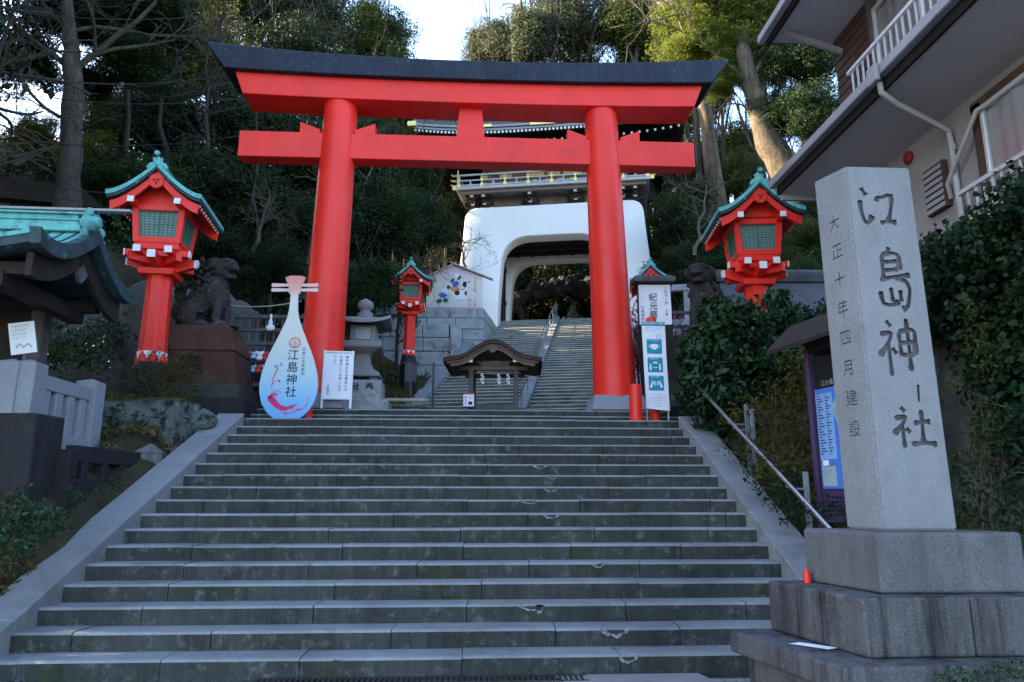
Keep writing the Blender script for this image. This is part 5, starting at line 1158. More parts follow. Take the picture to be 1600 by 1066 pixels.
# small tiled roof building at the right behind the bush
tr = thing('tiled_outbuilding', 'low outbuilding with a pale tiled roof between the right red lantern and the monument', 'building', (6.5, 14.6, 4.0), radians(-3))
mb = MB(); mb.slab(lambda a, b: (lerp(-1.3, 3.2, a), lerp(-.75, .85, b), 1.22 + .85 * (1 - abs(2 * b - 1)) ** 1.15), 6, 16, .08); mb.build('roof', K['tilelight'], tr, smooth=30)
mb = MB()
for i in range(15): mb.slab((lambda k: lambda a, b: (lerp(-1.31, 3.21, a), lerp(-.76 + k * .052, -.70 + k * .052, b), 1.235 + .85 * max(0, 1 - abs(2 * ((-.76 + k * .052 + .06 * b + .75) / 1.6) - 1)) ** 1.15))(i), 2, 1, .02)
mb.build('roof_course', K['tile'], tr)
mb = MB(); mb.box(-1.35, 3.25, -.06, .16, 2.0, 2.2); mb.tube([(-1.36, .05, 2.22), (3.26, .05, 2.22)], .08, 8); mb.build('ridge', K['tile'], tr, bevel=.01)
mb = MB(); mb.box(-1.0, 3.0, -.4, .5, -.8, 1.3); mb.build('wall', K['wooddark'], tr)
for i in range(22):
    mb = MB(); x = -1.2 + i * .2; mb.box(x - .03, x + .03, -.70, -.3, 1.08, 1.15); p_ = mb.build('rafter', K['wooddark'], tr); mb = MB(); mb.box(x - .033, x + .033, -.72, -.70, 1.075, 1.155); mb.build('white_end', K['white'], p_)

# ================================================================== LEFT SIDE: wash pavilion, fences, stones
pv = thing('wash_pavilion', 'small shrine pavilion with a verdigris copper roof and carved wooden gable at the left edge', 'pavilion', (-4.78, 9.1, 2.1), radians(2))
RZ, EZ2 = 2.74, 2.10
def pvr(a, b):
    x = lerp(-5.5, 0, a); s = 2 * b - 1; t = abs(s); up = .16 * max(0, 1 - (-x) / 1.0) ** 1.5 * t ** 3
    run = 1.28 * (1 - .07 * max(0, 1 - (-x) / .8) * 0)
    return (x, s * run, EZ2 + (RZ - EZ2) * (1 - t) ** 1.55 + .05 * t ** 3 + up)
mb = MB(); mb.slab(pvr, 22, 26, .05); mb.build('roof', K['copper'], pv, smooth=40)
mb = MB(); mb.slab(lambda a, b: (pvr(a, b)[0] - .04, pvr(a, b)[1] * .985, pvr(a, b)[2] - .056), 22, 26, .10); mb.build('roof_edge', K['copperdark'], pv, smooth=40)
mb = MB()
for i in range(1, 34):
    a = i / 34; P_ = [Vector(pvr(a, j / 26)) + Vector((0, 0, .004)) for j in range(27)]; mb.tube(P_, .013, 4)
mb.build('roof_seam', K['copperdark'], pv)
# verge roll at the gable end
for dx, r_, m in ((.0, .06, 'copperdark'),):
    P_ = [Vector(pvr(1, j / 30)) + Vector((.01, 0, -.03)) for j in range(31)]; mb = MB()
    for i in range(30): mb.hexa([P_[i] + Vector((-.06, 0, -.15)), P_[i] + Vector((.06, 0, -.15)), P_[i + 1] + Vector((.06, 0, -.15)), P_[i + 1] + Vector((-.06, 0, -.15))], [P_[i] + Vector((-.08, 0, .035)), P_[i] + Vector((.05, 0, .035)), P_[i + 1] + Vector((.05, 0, .035)), P_[i + 1] + Vector((-.08, 0, .035))])
    mb.build('verge', K['copperdark'], pv)
    mb = MB()
    for i in range(2, 28): mb.hexa([P_[i] + Vector((-.16, 0, -.42)), P_[i] + Vector((-.09, 0, -.42)), P_[i + 1] + Vector((-.09, 0, -.42)), P_[i + 1] + Vector((-.16, 0, -.42))], [P_[i] + Vector((-.16, 0, -.16)), P_[i] + Vector((-.09, 0, -.16)), P_[i + 1] + Vector((-.09, 0, -.16)), P_[i + 1] + Vector((-.16, 0, -.16))])
    mb.build('bargeboard', K['wooddark'], pv)
mb = MB(); mb.box(-5.5, -.12, -.14, .14, RZ - .05, RZ + .03); mb.box(-5.5, -.16, -.11, .11, RZ + .03, RZ + .09); mb.box(-5.5, -.12, -.13, .13, RZ + .09, RZ + .115); mb.box(-5.5, -.18, -.09, .09, RZ + .115, RZ + .175); mb.box(-5.5, .0, -.13, .13, RZ + .175, RZ + .205); mb.build('ridge', K['copper'], pv, bevel=.008)
mb = MB(); mb.hexa([(-5.5, -.10, RZ + .21), (.42, -.05, RZ + .26), (.42, .05, RZ + .26), (-5.5, .10, RZ + .21)], [(-5.5, -.10, RZ + .235), (.42, -.05, RZ + .29), (.42, .05, RZ + .29), (-5.5, .10, RZ + .235)]); mb.build('ridge_plank', K['fascia'], pv)
bl = [((-.08, 0, RZ + .10), (.10, .16, .14)), ((-.02, -.16, RZ + .02), (.07, .08, .09)), ((-.02, .16, RZ + .02), (.07, .08, .09)), ((-.02, -.22, RZ - .10), (.05, .06, .07)), ((-.02, .22, RZ - .10), (.05, .06, .07)), ((.02, 0, RZ + .12), (.05, .09, .08)), ((-.06, -.08, RZ + .22), (.06, .06, .06)), ((-.06, .08, RZ + .22), (.06, .06, .06))]
o = link('ridge_ornament', blob_mesh(bl, .018, .012, 12, 5), pv); o.data.materials.append(K['copper'])
mb = MB(); mb.prism([(-.14, 2.40), (.14, 2.40), (.16, 2.22), (.07, 2.10), (0, 2.04), (-.07, 2.10), (-.16, 2.22)], -.14, -.08, axis='x'); g_ = mb.build('gable_pendant', K['woodgrey'], pv, fixn=True, bevel=.01)
for y in (-.85, .85):
    mb = MB(); mb.box(-5.5, -.25, y - .08, y + .08, 1.88, 2.02); mb.build('eave_beam', K['wooddark'], pv)
    for x in (-.95, -3.2): mb = MB(); mb.box(x - .09, x + .09, y - .09, y + .09, -.1, 1.88); mb.build('post', K['woodgrey'], pv, bevel=.01)
for x in (-.55, -2.2, -4.0):
    mb = MB(); mb.box(x - .09, x + .09, -.95, .95, 1.74, 1.92); mb.build('cross_beam', K['wooddark'], pv)
mb = MB(); mb.box(-.95, -.85, -.85, .85, 1.9, 2.5, ty=.5); mb.build('gable_wall', K['wooddark'], pv)
mb = MB(); mb.box(-5.4, -.93, .84, .90, 0, 2.0); mb.build('rear_screen', K['wooddark'], pv)
mb = MB(); mb.box(-.87, -.83, -.945, -.93, .95, 1.95); mb.build('white_strip', K['white'], pv)
tn = thing('tilted_notice', 'small weathered white notice leaning crooked beside the left pavilion', 'notice', (-5.52, 9.25, 3.28), radians(14))
mb = MB(); mb.M = Matrix.Rotation(radians(-12), 4, 'Y'); mb.box(-.14, .14, -.01, .01, 0, .40); sh = mb.build('sheet', K['paper'], tn)
mb = MB(); mb.M = Matrix.Rotation(radians(-12), 4, 'Y')
for i, tx_ in enumerate(('お手水の作法', '左手を清め', '右手を清め', '口をすすぐ')): write(mb, tx_, -.11, .37 - i * .05, .032, -.013, 0, .002, vertical=False, pitch=1.0)
ribbon(mb, [(-.08, .08), (-.04, .13), (.0, .08), (.05, .12), (.09, .07)], .02, -.013); mb.build('print', K['greyprint'], sh)
mb = MB(); mb.box(-.02, .02, .012, .04, -1.2, .2); mb.build('post', K['woodgrey'], tn)

def post_fence(label, A, B, zA, zB, h, n, pw, m, rail_h, rail_z, infill_w, cap=.05, name='stone_fence'):
    A = Vector(A); B = Vector(B); d = B - A; L_ = d.length; t = thing(name, label, 'fence', (A.x, A.y, zA), atan2(d.y, d.x)); sl_ = (zB - zA) / L_
    for x in (0, L_):
        mb = MB(); z = sl_ * x; mb.box(x - pw / 2, x + pw / 2, -pw / 2, pw / 2, z - .35, z + h); mb.hexa([(x - pw / 2, -pw / 2, z + h), (x + pw / 2, -pw / 2, z + h), (x + pw / 2, pw / 2, z + h), (x - pw / 2, pw / 2, z + h)], [(x - .01, -.01, z + h + cap), (x + .01, -.01, z + h + cap), (x + .01, .01, z + h + cap), (x - .01, .01, z + h + cap)]); mb.build('post', m, t, bevel=.01)
    def slant(x0, x1, w_, z0, z1, nm):
        mb = MB(); mb.hexa([(x0, -w_ / 2, z0 + sl_ * x0), (x1, -w_ / 2, z0 + sl_ * x1), (x1, w_ / 2, z0 + sl_ * x1), (x0, w_ / 2, z0 + sl_ * x0)], [(x0, -w_ / 2, z1 + sl_ * x0), (x1, -w_ / 2, z1 + sl_ * x1), (x1, w_ / 2, z1 + sl_ * x1), (x0, w_ / 2, z1 + sl_ * x0)]); mb.build(nm, m, t, bevel=.01)
    slant(pw / 2, L_ - pw / 2, pw * .62, rail_z, rail_z + rail_h, 'rail'); slant(pw / 2, L_ - pw / 2, pw * .9, -.35, .17, 'base')
    for i in range(n):
        x = pw / 2 + (i + .5) * (L_ - pw) / n; slant(x - infill_w / 2, x + infill_w / 2, infill_w, .17, rail_z, 'baluster')
    return t
post_fence('new light granite fence with square posts beside the copper-roofed pavilion', (-5.28, 9.0), (-5.28, 10.45), 2.13, 2.13, .98, 4, .28, K['granitelight'], .18, .70, .16)
post_fence('light granite fence running off the left edge of the photo', (-7.5, 8.97), (-5.46, 8.97), 2.13, 2.13, .98, 5, .28, K['granitelight'], .18, .70, .16)
dp = thing('stone_pillar', 'broad square pillar of dark weathered stone at the left, below the light granite fence', 'pillar', (-4.98, 8.55, 1.2), radians(-3))
mb = MB(); mb.box(-.28, .28, -.27, .27, -.2, 1.24); mb.build('shaft', K['stonedark'], dp, bevel=.02)
post_fence('dark stone fence running up from the dark pillar beside the left coping', (-4.66, 8.85), (-4.74, 11.2), 1.58, 1.62, .50, 4, .2, K['stonedark'], .20, .36, .14, .0)
mo = thing('mossy_stone_block', 'low lichen-covered stone block in two courses in front of the left red lantern', 'stone', (-5.0, 11.75, 2.3), radians(-4))
def rough_block(x0, x1, y0, y1, z0, z1, seed):
    bm = bmesh.new(); bmesh.ops.create_cube(bm, size=1); bmesh.ops.scale(bm, vec=(x1 - x0, y1 - y0, z1 - z0), verts=bm.verts); bmesh.ops.translate(bm, vec=((x0 + x1) / 2, (y0 + y1) / 2, (z0 + z1) / 2), verts=bm.verts)
    bmesh.ops.subdivide_edges(bm, edges=bm.edges, cuts=9, use_grid_fill=True); bm.normal_update()
    for v in bm.verts: v.co += v.normal * (.035 * mnoise.noise(v.co * 2.4 + Vector((seed, 0, 0))) + .02 * mnoise.noise(v.co * 7 + Vector((0, seed, 0))))
    me = bpy.data.meshes.new('rough'); bm.to_mesh(me); bm.free(); me.polygons.foreach_set('use_smooth', [True] * len(me.polygons)); me.set_sharp_from_angle(angle=radians(50)); return me
for nm, a in (('lower_course', (-.62, .62, -.35, .4, -.2, .44, 1)), ('upper_course', (-.58, .60, -.31, .4, .445, .70, 5))):
    o = link(nm, rough_block(*a), mo); o.data.materials.append(K['lichen'])
o = link('moss_cap', rough_block(-.57, .59, -.28, .4, .685, .735, 9), mo); o.data.materials.append(K['moss'])
o = link('boulder', blob_mesh([((0, 0, 0), (.24, .22, .2))], .05, .06, 3, 2), None, (-4.28, 12.0, 2.72)); o.data.materials.append(K['lichen']); tag(o, 'small mossy boulder between the lichen-covered block and the left coping', 'boulder')
cp = thing('capped_post', 'short stone post with a pyramid cap at the foot of the mossy block', 'post', (-4.62, 11.02, 1.75), radians(12))
mb = MB(); mb.box(-.19, .19, -.19, .19, 0, .42); mb.hexa([(-.2, -.2, .42), (.2, -.2, .42), (.2, .2, .42), (-.2, .2, .42)], [(-.02, -.02, .56), (.02, -.02, .56), (.02, .02, .56), (-.02, .02, .56)]); mb.build('shaft', K['granitedark'], cp, bevel=.012)
# rock faces on the left bank
for i, (x, y, z, r) in enumerate(((-6.6, 15.6, 4.4, 1.5), (-5.9, 16.4, 4.8, 1.3), (-8.2, 15.2, 4.0, 1.5))):
    o = link('rock_outcrop', blob_mesh([((0, 0, 0), (r, r * .7, r * 1.1)), ((.5, -.2, -.4), (r * .7, r * .6, r * .8)), ((-.4, -.1, .5), (r * .6, r * .5, r * .7))], .12, .22, 1.4, i), None, (x, y, z)); o.data.materials.append(K['rock'])
    tag(o, ('grey rock outcrop rising directly behind the left red lantern', 'grey rock outcrop behind the left guardian lion', 'grey rock outcrop between the left pavilion roof and the red lantern')[i], 'rock', 'rock outcrops on the left bank')

# ================================================================== MONUMENT at the lower right
mn = thing('stone_monument', 'tall grey granite pillar carved with large characters on a three-tier base, at the right', 'monument', (2.68, 4.78, 0))
sk = -.17
def tier(x0, x1, y0, y1, z0, z1, nm, m, sk_=sk, cuts=None, ch=.02):
    mb = MB(); X = x0 - 2.68; X2 = x1 - 2.68; Y = y0 - 4.78; Y2 = y1 - 4.78; D = sk_ * (y1 - y0)
    mb.hexa([(X, Y, z0), (X2, Y, z0), (X2 + D, Y2, z0), (X + D, Y2, z0)], [(X, Y, z1), (X2, Y, z1), (X2 + D, Y2, z1), (X + D, Y2, z1)])
    return mb.build(nm, m, mn, bevel=ch, seg=3)
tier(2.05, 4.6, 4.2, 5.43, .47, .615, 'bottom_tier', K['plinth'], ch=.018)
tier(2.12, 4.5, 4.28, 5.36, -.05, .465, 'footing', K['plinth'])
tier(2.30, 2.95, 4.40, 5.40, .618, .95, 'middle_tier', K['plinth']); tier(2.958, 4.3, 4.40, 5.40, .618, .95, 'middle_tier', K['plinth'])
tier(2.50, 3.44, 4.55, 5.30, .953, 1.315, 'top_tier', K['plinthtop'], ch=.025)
# shaft, slightly narrower upward
mb = MB(); D = sk * .36
mb.hexa([(0, 0, 1.318), (.50, 0, 1.318), (.50 + D, .36, 1.318), (D, .36, 1.318)], [(-.005, 0, 3.865), (.475, 0, 3.865), (.475 + D, .36, 3.90), (-.005 + D, .36, 3.905)])
bm = bmesh.new(); me = bpy.data.meshes.new('shaft'); me.from_pydata(mb.v, [], mb.f); bm.from_mesh(me); bmesh.ops.bevel(bm, geom=bm.edges[:], offset=.012, segments=2, affect='EDGES'); bm.to_mesh(me); bm.free()
me.materials.append(K['monument']); me.materials.append(K['carve'])
shaft = link('shaft', me, mn)
# carve the characters into the stone
def carve_mesh(chars):
    cu_v, cu_f = [], []
    objs = []
    for (ch, x, z, size, Mx, bold) in chars:
        cu = bpy.data.curves.new('g', 'FONT'); cu.body = ch; cu.size = size; cu.extrude = .022; cu.offset = bold; cu.resolution_u = 3
        o = bpy.data.objects.new('g', cu); COL.objects.link(o); o.matrix_world = Mx @ Matrix.Translation((x - size * .5, z - size * .88, 0)); objs.append(o)
    dg = bpy.context.evaluated_depsgraph_get(); dg.update(); bm = bmesh.new()
    for o in objs:
        m2 = bpy.data.meshes.new_from_object(o.evaluated_get(dg), depsgraph=dg); m2.transform(o.matrix_world); b2 = bmesh.new(); b2.from_mesh(m2); bmesh.ops.remove_doubles(b2, verts=b2.verts, dist=1e-5); b2.to_mesh(m2); b2.free(); bm.from_mesh(m2); bpy.data.meshes.remove(m2)
    for o in objs: c = o.data; bpy.data.objects.remove(o); bpy.data.curves.remove(c)
    me_ = bpy.data.meshes.new('cut'); bm.to_mesh(me_); bm.free(); return me_
F1 = Matrix.Rotation(pi / 2, 4, 'X')                                   # front face
ang = atan2(D, .36)                                                     # left face
F2 = Matrix.Translation((D / 2 - .003, .18, 0)) @ Matrix.Rotation(ang, 4, 'Z').inverted() @ Matrix.Rotation(-pi / 2, 4, 'Z') @ F1
dl = 1.318
side = [(c, .0, 3.56 - i * .215, .125, F2, 0) for i, c in enumerate('大正十年四月建設')]
cutm = carve_mesh(side)
STROKES = {
 '江': [((.08, 1.0), (.14, .92), (.20, .84)), ((.02, .74), (.02, .58), (.06, .38), (.14, .24), (.24, .30), (.32, .42)), ((.46, .72), (.50, .80), (.62, .80), (.80, .86), (.92, .80)), ((.90, .82), (.84, .56), (.74, .30)), ((.52, .26), (.66, .30), (.96, .28))],
 '島': [((.50, 1.04), (.42, .94)), ((.30, .92), (.29, .50)), ((.30, .92), (.56, .95), (.72, .92), (.70, .68)), ((.34, .80), (.66, .82)), ((.33, .67), (.66, .69)), ((.20, .52), (.55, .57), (.94, .60)), ((.55, .56), (.84, .50), (.90, .36), (.80, .10), (.66, .06)), ((.44, .40), (.46, .18)), ((.18, .34), (.22, .14), (.42, .12), (.62, .18)), ((.66, .36), (.66, .18))],
 '神': [((.24, 1.0), (.34, .90)), ((.06, .76), (.36, .80), (.24, .60), (.0, .38)), ((.24, .58), (.25, .04)), ((.32, .52), (.42, .42)), ((.52, .80), (.53, .38)), ((.52, .80), (.78, .86), (.92, .82), (.88, .40)), ((.56, .61), (.86, .63)), ((.55, .40), (.86, .41)), ((.73, 1.04), (.74, .5), (.73, .12))],
 '社': [((.22, 1.0), (.32, .90)), ((.06, .74), (.34, .79), (.22, .58), (.0, .36)), ((.22, .56), (.23, .04)), ((.30, .50), (.40, .40)), ((.50, .62), (.72, .66), (.90, .66)), ((.70, .94), (.70, .5), (.68, .16)), ((.40, .12), (.70, .16), (1.0, .12))]}
def stroke_prisms(ch, x, zt, w_, h_, Mx):
    out = []
    for st in STROKES[ch]:
        P_ = []
        st = [Vector((x + a * w_, zt - (1 - b) * h_)) for a, b in st]
        for i in range(len(st) - 1):
            for k in range(6): P_.append(st[i].lerp(st[i + 1], k / 6))
        P_.append(st[-1])
        for _ in range(3): P_ = [P_[0]] + [(P_[i - 1] + P_[i] * 2 + P_[i + 1]) / 4 for i in range(1, len(P_) - 1)] + [P_[-1]]
        n = len(P_); Lf, Rt = [], []
        for i in range(n):
            t = i / (n - 1); d = (P_[min(n - 1, i + 1)] - P_[max(0, i - 1)]).normalized(); q = Vector((-d.y, d.x)); ww = .0205 * (1.05 - .42 * sin(pi * t) + .22 * (t > .85)) * (1 if 0 < i < n - 1 else .55)
            Lf.append(P_[i] + q * ww); Rt.append(P_[i] - q * ww)
        out.append((Lf, Rt))
    return out
bm = bmesh.new(); bm.from_mesh(cutm)
def add_cut(Lf, Rt, Mx, dep=.022):
    n = len(Lf); vs = [[bm.verts.new(Mx @ Vector((p.x, p.y, s_ * dep))) for p in S_] for S_ in (Lf, Rt) for s_ in (1, -1)]   # Lf+, Lf-, Rt+, Rt-
    a_, b_, c_, d_ = vs
    for i in range(n - 1):
        bm.faces.new((a_[i], a_[i + 1], c_[i + 1], c_[i])); bm.faces.new((b_[i + 1], b_[i], d_[i], d_[i + 1])); bm.faces.new((a_[i + 1], a_[i], b_[i], b_[i + 1])); bm.faces.new((c_[i], c_[i + 1], d_[i + 1], d_[i]))
    bm.faces.new((a_[0], c_[0], d_[0], b_[0])); bm.faces.new((c_[-1], a_[-1], b_[-1], d_[-1]))
for ch, x, zt, w_, h_ in (('江', .07, 3.70, .27, .36), ('島', .10, 3.235, .30, .46), ('神', .10, 2.72, .29, .40), ('社', .14, 2.12, .29, .28)):
    for k_, (Lf, Rt) in enumerate(stroke_prisms(ch, x, zt, w_, h_, F1)): add_cut(Lf, Rt, F1, .020 + .0011 * k_)
add_cut([Vector((.335, 2.275)), Vector((.332, 2.16))], [Vector((.355, 2.275)), Vector((.346, 2.16))], F1)
bmesh.ops.recalc_face_normals(bm, faces=bm.faces); bm.to_mesh(cutm); bm.free()
cutm.materials.append(K['carve'])
co = bpy.data.objects.new('cutter', cutm); COL.objects.link(co)
shaft_w = shaft
md = shaft.modifiers.new('b', 'BOOLEAN'); md.operation = 'DIFFERENCE'; md.object = co; md.solver = 'EXACT'; md.use_self = True
try: md.material_mode = 'TRANSFER'
except Exception: pass
co.matrix_world = Matrix.Translation(mn.location); bpy.context.view_layer.update()
dg = bpy.context.evaluated_depsgraph_get(); dg.update(); res = bpy.data.meshes.new_from_object(shaft.evaluated_get(dg), depsgraph=dg)
print('CARVE', len(me.polygons), len(res.polygons), [m_.name for m_ in res.materials])
shaft.modifiers.clear(); bpy.data.objects.remove(co)
if len(res.polygons) > 200: shaft.data = res
shaft.data.name = 'shaft'
# paper sheet and red object on the tiers
mb = MB(); mb.add([(0, 0, .0), (.16, -.20, .002), (.235, -.17, .004), (.08, .02, .003), (0, 0, -.002), (.16, -.20, -.001), (.235, -.17, .001), (.08, .02, 0)], [(0, 1, 2, 3), (7, 6, 5, 4)]); tag(mb.build('paper_sheet', K['paper'], None, loc=(2.03, 4.86, .622)), 'white sheet of paper lying on the lowest tier of the monument', 'paper')
mb = MB(); mb.lathe([(.024, 0), (.024, .055), (.016, .085), (.012, .09)], 12); tag(mb.build('red_plastic_cap', K['red'], None, smooth=40, loc=(2.335, 5.2, .952)), 'little red plastic cap standing on the middle tier of the monument', 'cap')

# ================================================================== MAP BOARD
mp = thing('map_board', 'roofed blue map board with purple posts, half hidden behind the monument', 'board', (4.20, 8.80, .9), radians(-80))
# local x runs towards the camera, front faces -y (towards the stairs)
for x in (0, 1.3): mb = MB(); mb.box(x - .035, x + .035, -.05, .06, -.3, 2.45); mb.build('post', K['purple'], mp, bevel=.006)
mb = MB(); mb.box(.05, 1.25, .0, .04, .40, .62); mb.box(.05, 1.25, -.02, .05, .36, .41); mb.box(.05, 1.25, 0, .04, .62, 2.30); fr = mb.build('panel', K['purple'], mp)
mb = MB()
for i in range(14):
    for j in range(5): mb.box(.12 + i * .08, .17 + i * .08, -.004, .0, .43 + j * .05, .455 + j * .05)
mb.build('slot', K['ink'], fr)
mb = MB(); mb.box(.09, 1.2, -.022, -.001, .74, 1.92); mpp = mb.build('map', K['blueprint'], mp)
mb = MB(); mb.box(.10, .40, -.026, -.0225, 1.08, 1.86); mb.build('legend', K['bluelight'], mpp)
mb = MB()
for i in range(22): poly(mb, [(.12, 1.83 - i * .033), (.18 + .03 * ((i * 7) % 3), 1.83 - i * .033), (.18 + .03 * ((i * 7) % 3), 1.842 - i * .033), (.12, 1.842 - i * .033)], -.029); poly(mb, [(.28, 1.83 - i * .033), (.31 + .025 * ((i * 5) % 3), 1.83 - i * .033), (.31 + .025 * ((i * 5) % 3), 1.842 - i * .033), (.28, 1.842 - i * .033)], -.029)
mb.build('legend_text', K['navy'], mpp)
random.seed(21)
def isl(s_, seed): return [(.66 + s_ * (.17 * cos(a) * (1 + .3 * sin(3 * a + seed)) + .12 * sin(a) * -1), 1.42 + s_ * (.36 * sin(a) * (1 + .18 * sin(5 * a + seed)))) for a in [2 * pi * i / 40 for i in range(40)]]
mb = MB(); poly(mb, isl(1.2, 1), -.0235); mb.build('shallows', K['mapgrey'], mpp); mb = MB(); poly(mb, isl(.95, 1), -.0262); mb.build('island', K['mapgreen'], mpp)
mb = MB(); mb.box(.11, .36, -.026, -.0225, .77, 1.0); ins = mb.build('inset_map', K['mapgrey'], mpp); mb = MB(); mb.box(.14, .24, -.030, -.0227, 1.01, 1.07); mb.build('inset_label', K['paper'], mpp)
mb = MB(); mb.box(.09, 1.2, -.02, -.001, 1.94, 2.30); hd = mb.build('header', K['darkpaint'], mp); mb = MB(); write(mb, '江の島案内図', .22, 2.02, .075, -.0235, 0, .004, vertical=False, pitch=1.05); mb.build('header_lettering', K['greyprint'], hd)
mb = MB(); mb.hexa([(-.40, -.34, 2.43), (1.55, -.34, 2.43), (1.55, .02, 2.78), (-.40, .02, 2.78)], [(-.40, -.34, 2.48), (1.55, -.34, 2.48), (1.55, .02, 2.83), (-.40, .02, 2.83)]); mb.hexa([(-.40, .02, 2.78), (1.55, .02, 2.78), (1.55, .38, 2.43), (-.40, .38, 2.43)], [(-.40, .02, 2.83), (1.55, .02, 2.83), (1.55, .38, 2.48), (-.40, .38, 2.48)]); mb.build('roof', K['wooddark'], mp)
mb = MB(); mb.box(.0, 1.3, -.03, .04, 2.4, 2.5); mb.build('roof_beam', K['wooddark'], mp)

# ================================================================== RIGHT HANDRAIL
h2 = thing('handrail', 'shiny steel handrail running up the right-hand coping of the lower stairs', 'handrail', (3.75, 7.3, 0))
A_, B_ = Vector((-.05, .15, 1.14)), Vector((.03, 5.2, 3.63)); mb = MB(); mb.tube([A_ - Vector((0, .5, .24)), A_, B_, B_ + Vector((0, .07, -.04))], .024, 12); mb.build('rail', K['steel'], h2, smooth=True)
for k, y in enumerate((1.32, 3.05, 3.25)):
    t_ = (y - .15) / 5.05; p = A_.lerp(B_, t_); mb = MB(); px_ = .20 if k == 0 else .28
    mb.box(px_ - .03, px_ + .03, y - .02, y + .02, nose(7.3 + y) - .3, p.z + .12 + .1 * (k > 0)); ps_ = mb.build('post', K['greysteel'], h2, bevel=.004)
    mb = MB(); mb.tube([(px_, y, p.z - .08), (p.x + .06, y, p.z - .08), (p.x, y, p.z - .05), (p.x, y, p.z - .01)], .014, 8); mb.build('bracket', K['greysteel'], h2, smooth=True)

# street covers
mh = thing('manhole_cover', 'dark round manhole cover in the paving at the lower left corner', 'manhole', (-4.05, 6.72, 0.0)); mb = MB(); mb.lathe([(.36, .001), (.36, .008), (.34, .009), (0.001, .009)], 40); mb.build('disc', K['grate'], mh)
mb = MB()
for r_ in (.30, .22, .13):
    n = 40; mb.add([((r_ + d_) * cos(2 * pi * i / n), (r_ + d_) * sin(2 * pi * i / n), .0115) for i in range(n) for d_ in (0, .03)], [(2 * i, 2 * i + 1, (2 * i + 3) % (2 * n), (2 * i + 2) % (2 * n)) for i in range(n) if i % 3])
mb.build('raised_pattern', K['greysteel'], mh)
dg_ = thing('drain_grate', 'long narrow iron drain grate at the foot of the lowest step', 'drain', (-.4, 6.80, .0)); mb = MB()
for i in range(60): mb.box(-1.4 + i * .047, -1.375 + i * .047, -.09, .09, .0, .012)
mb.box(-1.42, 1.44, -.10, -.09, 0, .013); mb.box(-1.42, 1.44, .09, .10, 0, .013); mb.build('bars', K['grate'], dg_)
# ================================================================== VEGETATION
random.seed(5)
def leaf_obj(name, Q, m, parent=None): return link(name, leaf_mesh(name, Q, m), parent)
CM = {}
def cm(kind, v):
    k = (kind, v)
    if k not in CM:
        # kind -> material, leaf size, density
        sz = {'deep': .20, 'mid': .19, 'grey': .20, 'bright': .19, 'ochre': .19}[kind]
        CM[k] = crown_mesh(f'{kind}_crown', L[kind], 3.5, 3.0, 30, (.75, 1.5), 760, sz * .92, .2)
    return CM[k]
TR = []
def trunk_mesh(seed, H, r, limbs=7, lean=0.0, m='bark_tree', sp=2.6):
    st = random.getstate(); random.seed(seed); mb = MB(); n = 9; P = []
    for i in range(n + 1):
        t = i / n; P.append(Vector((lean * H * t + .25 * mnoise.noise(Vector((seed, t * 2, 0))) * H * .15, .25 * mnoise.noise(Vector((seed, 5, t * 2))) * H * .12, H * t - .4)))
    mb.tube(P, [r * (1.35 if i == 0 else 1 - .6 * i / n) for i in range(n + 1)], 10)
    for k in range(limbs):
        i = random.randint(4, n); a = random.uniform(0, 2 * pi)
        branchy(mb, P[i], Vector((cos(a), sin(a), random.uniform(.3, 1.1))), sp * random.uniform(.7, 1.1), r * .3, 2, .6, None, 6, -.03, .012)
    random.setstate(st)
    me = mb.build('trunk', K[m], None, smooth=60); d = me.data; bpy.data.objects.remove(me); return d
TM = [trunk_mesh(i + 1, 6.0, .24, 7) for i in range(4)]
n_tree = 0
def tree(px, ytop, Y, wpx, kind, label, group, hk=.9, crowns=1, var=None):
    """a tree standing at depth Y whose crown is wpx pixels wide and whose top is seen at (px, ytop)"""
    global n_tree
    n_tree += 1; p = at(px, ytop, Y); R = wpx / 2 / FPX * Y * 1.03; H = R * hk
    zb = hz(p.x, Y) - .2; zc = p.z - H * 1.0
    if zc - H * .6 < zb: zb = zc - H * .9
    t = thing('leafy_tree', label, 'tree', (p.x, Y, zb), random.uniform(0, 6.28), group)
    tk = link('trunk', TM[n_tree % 4], t); hgt = max(1.5, zc - zb + H * .1); tk.scale = (min(1.3, R / 3.2), min(1.3, R / 3.2), hgt / 6.0)
    v = n_tree % 2 if var is None else var
    c = link('crown', cm(kind, v), t); c.location = (0, 0, zc - zb); c.scale = (R / 3.6, R / 3.6, H / 3.1); c.rotation_euler.z = random.uniform(0, 6.28)
    return t
LF = 'evergreen trees of the left hillside'; 
LBL = {'deep': 'dark evergreen tree crowding the hillside left of the gate', 'mid': 'mid-green tree rising over the left hillside', 'ochre': 'backlit ochre-green tree high on the left hillside', 'grey': 'greyish-green tree on the left hillside skyline'}
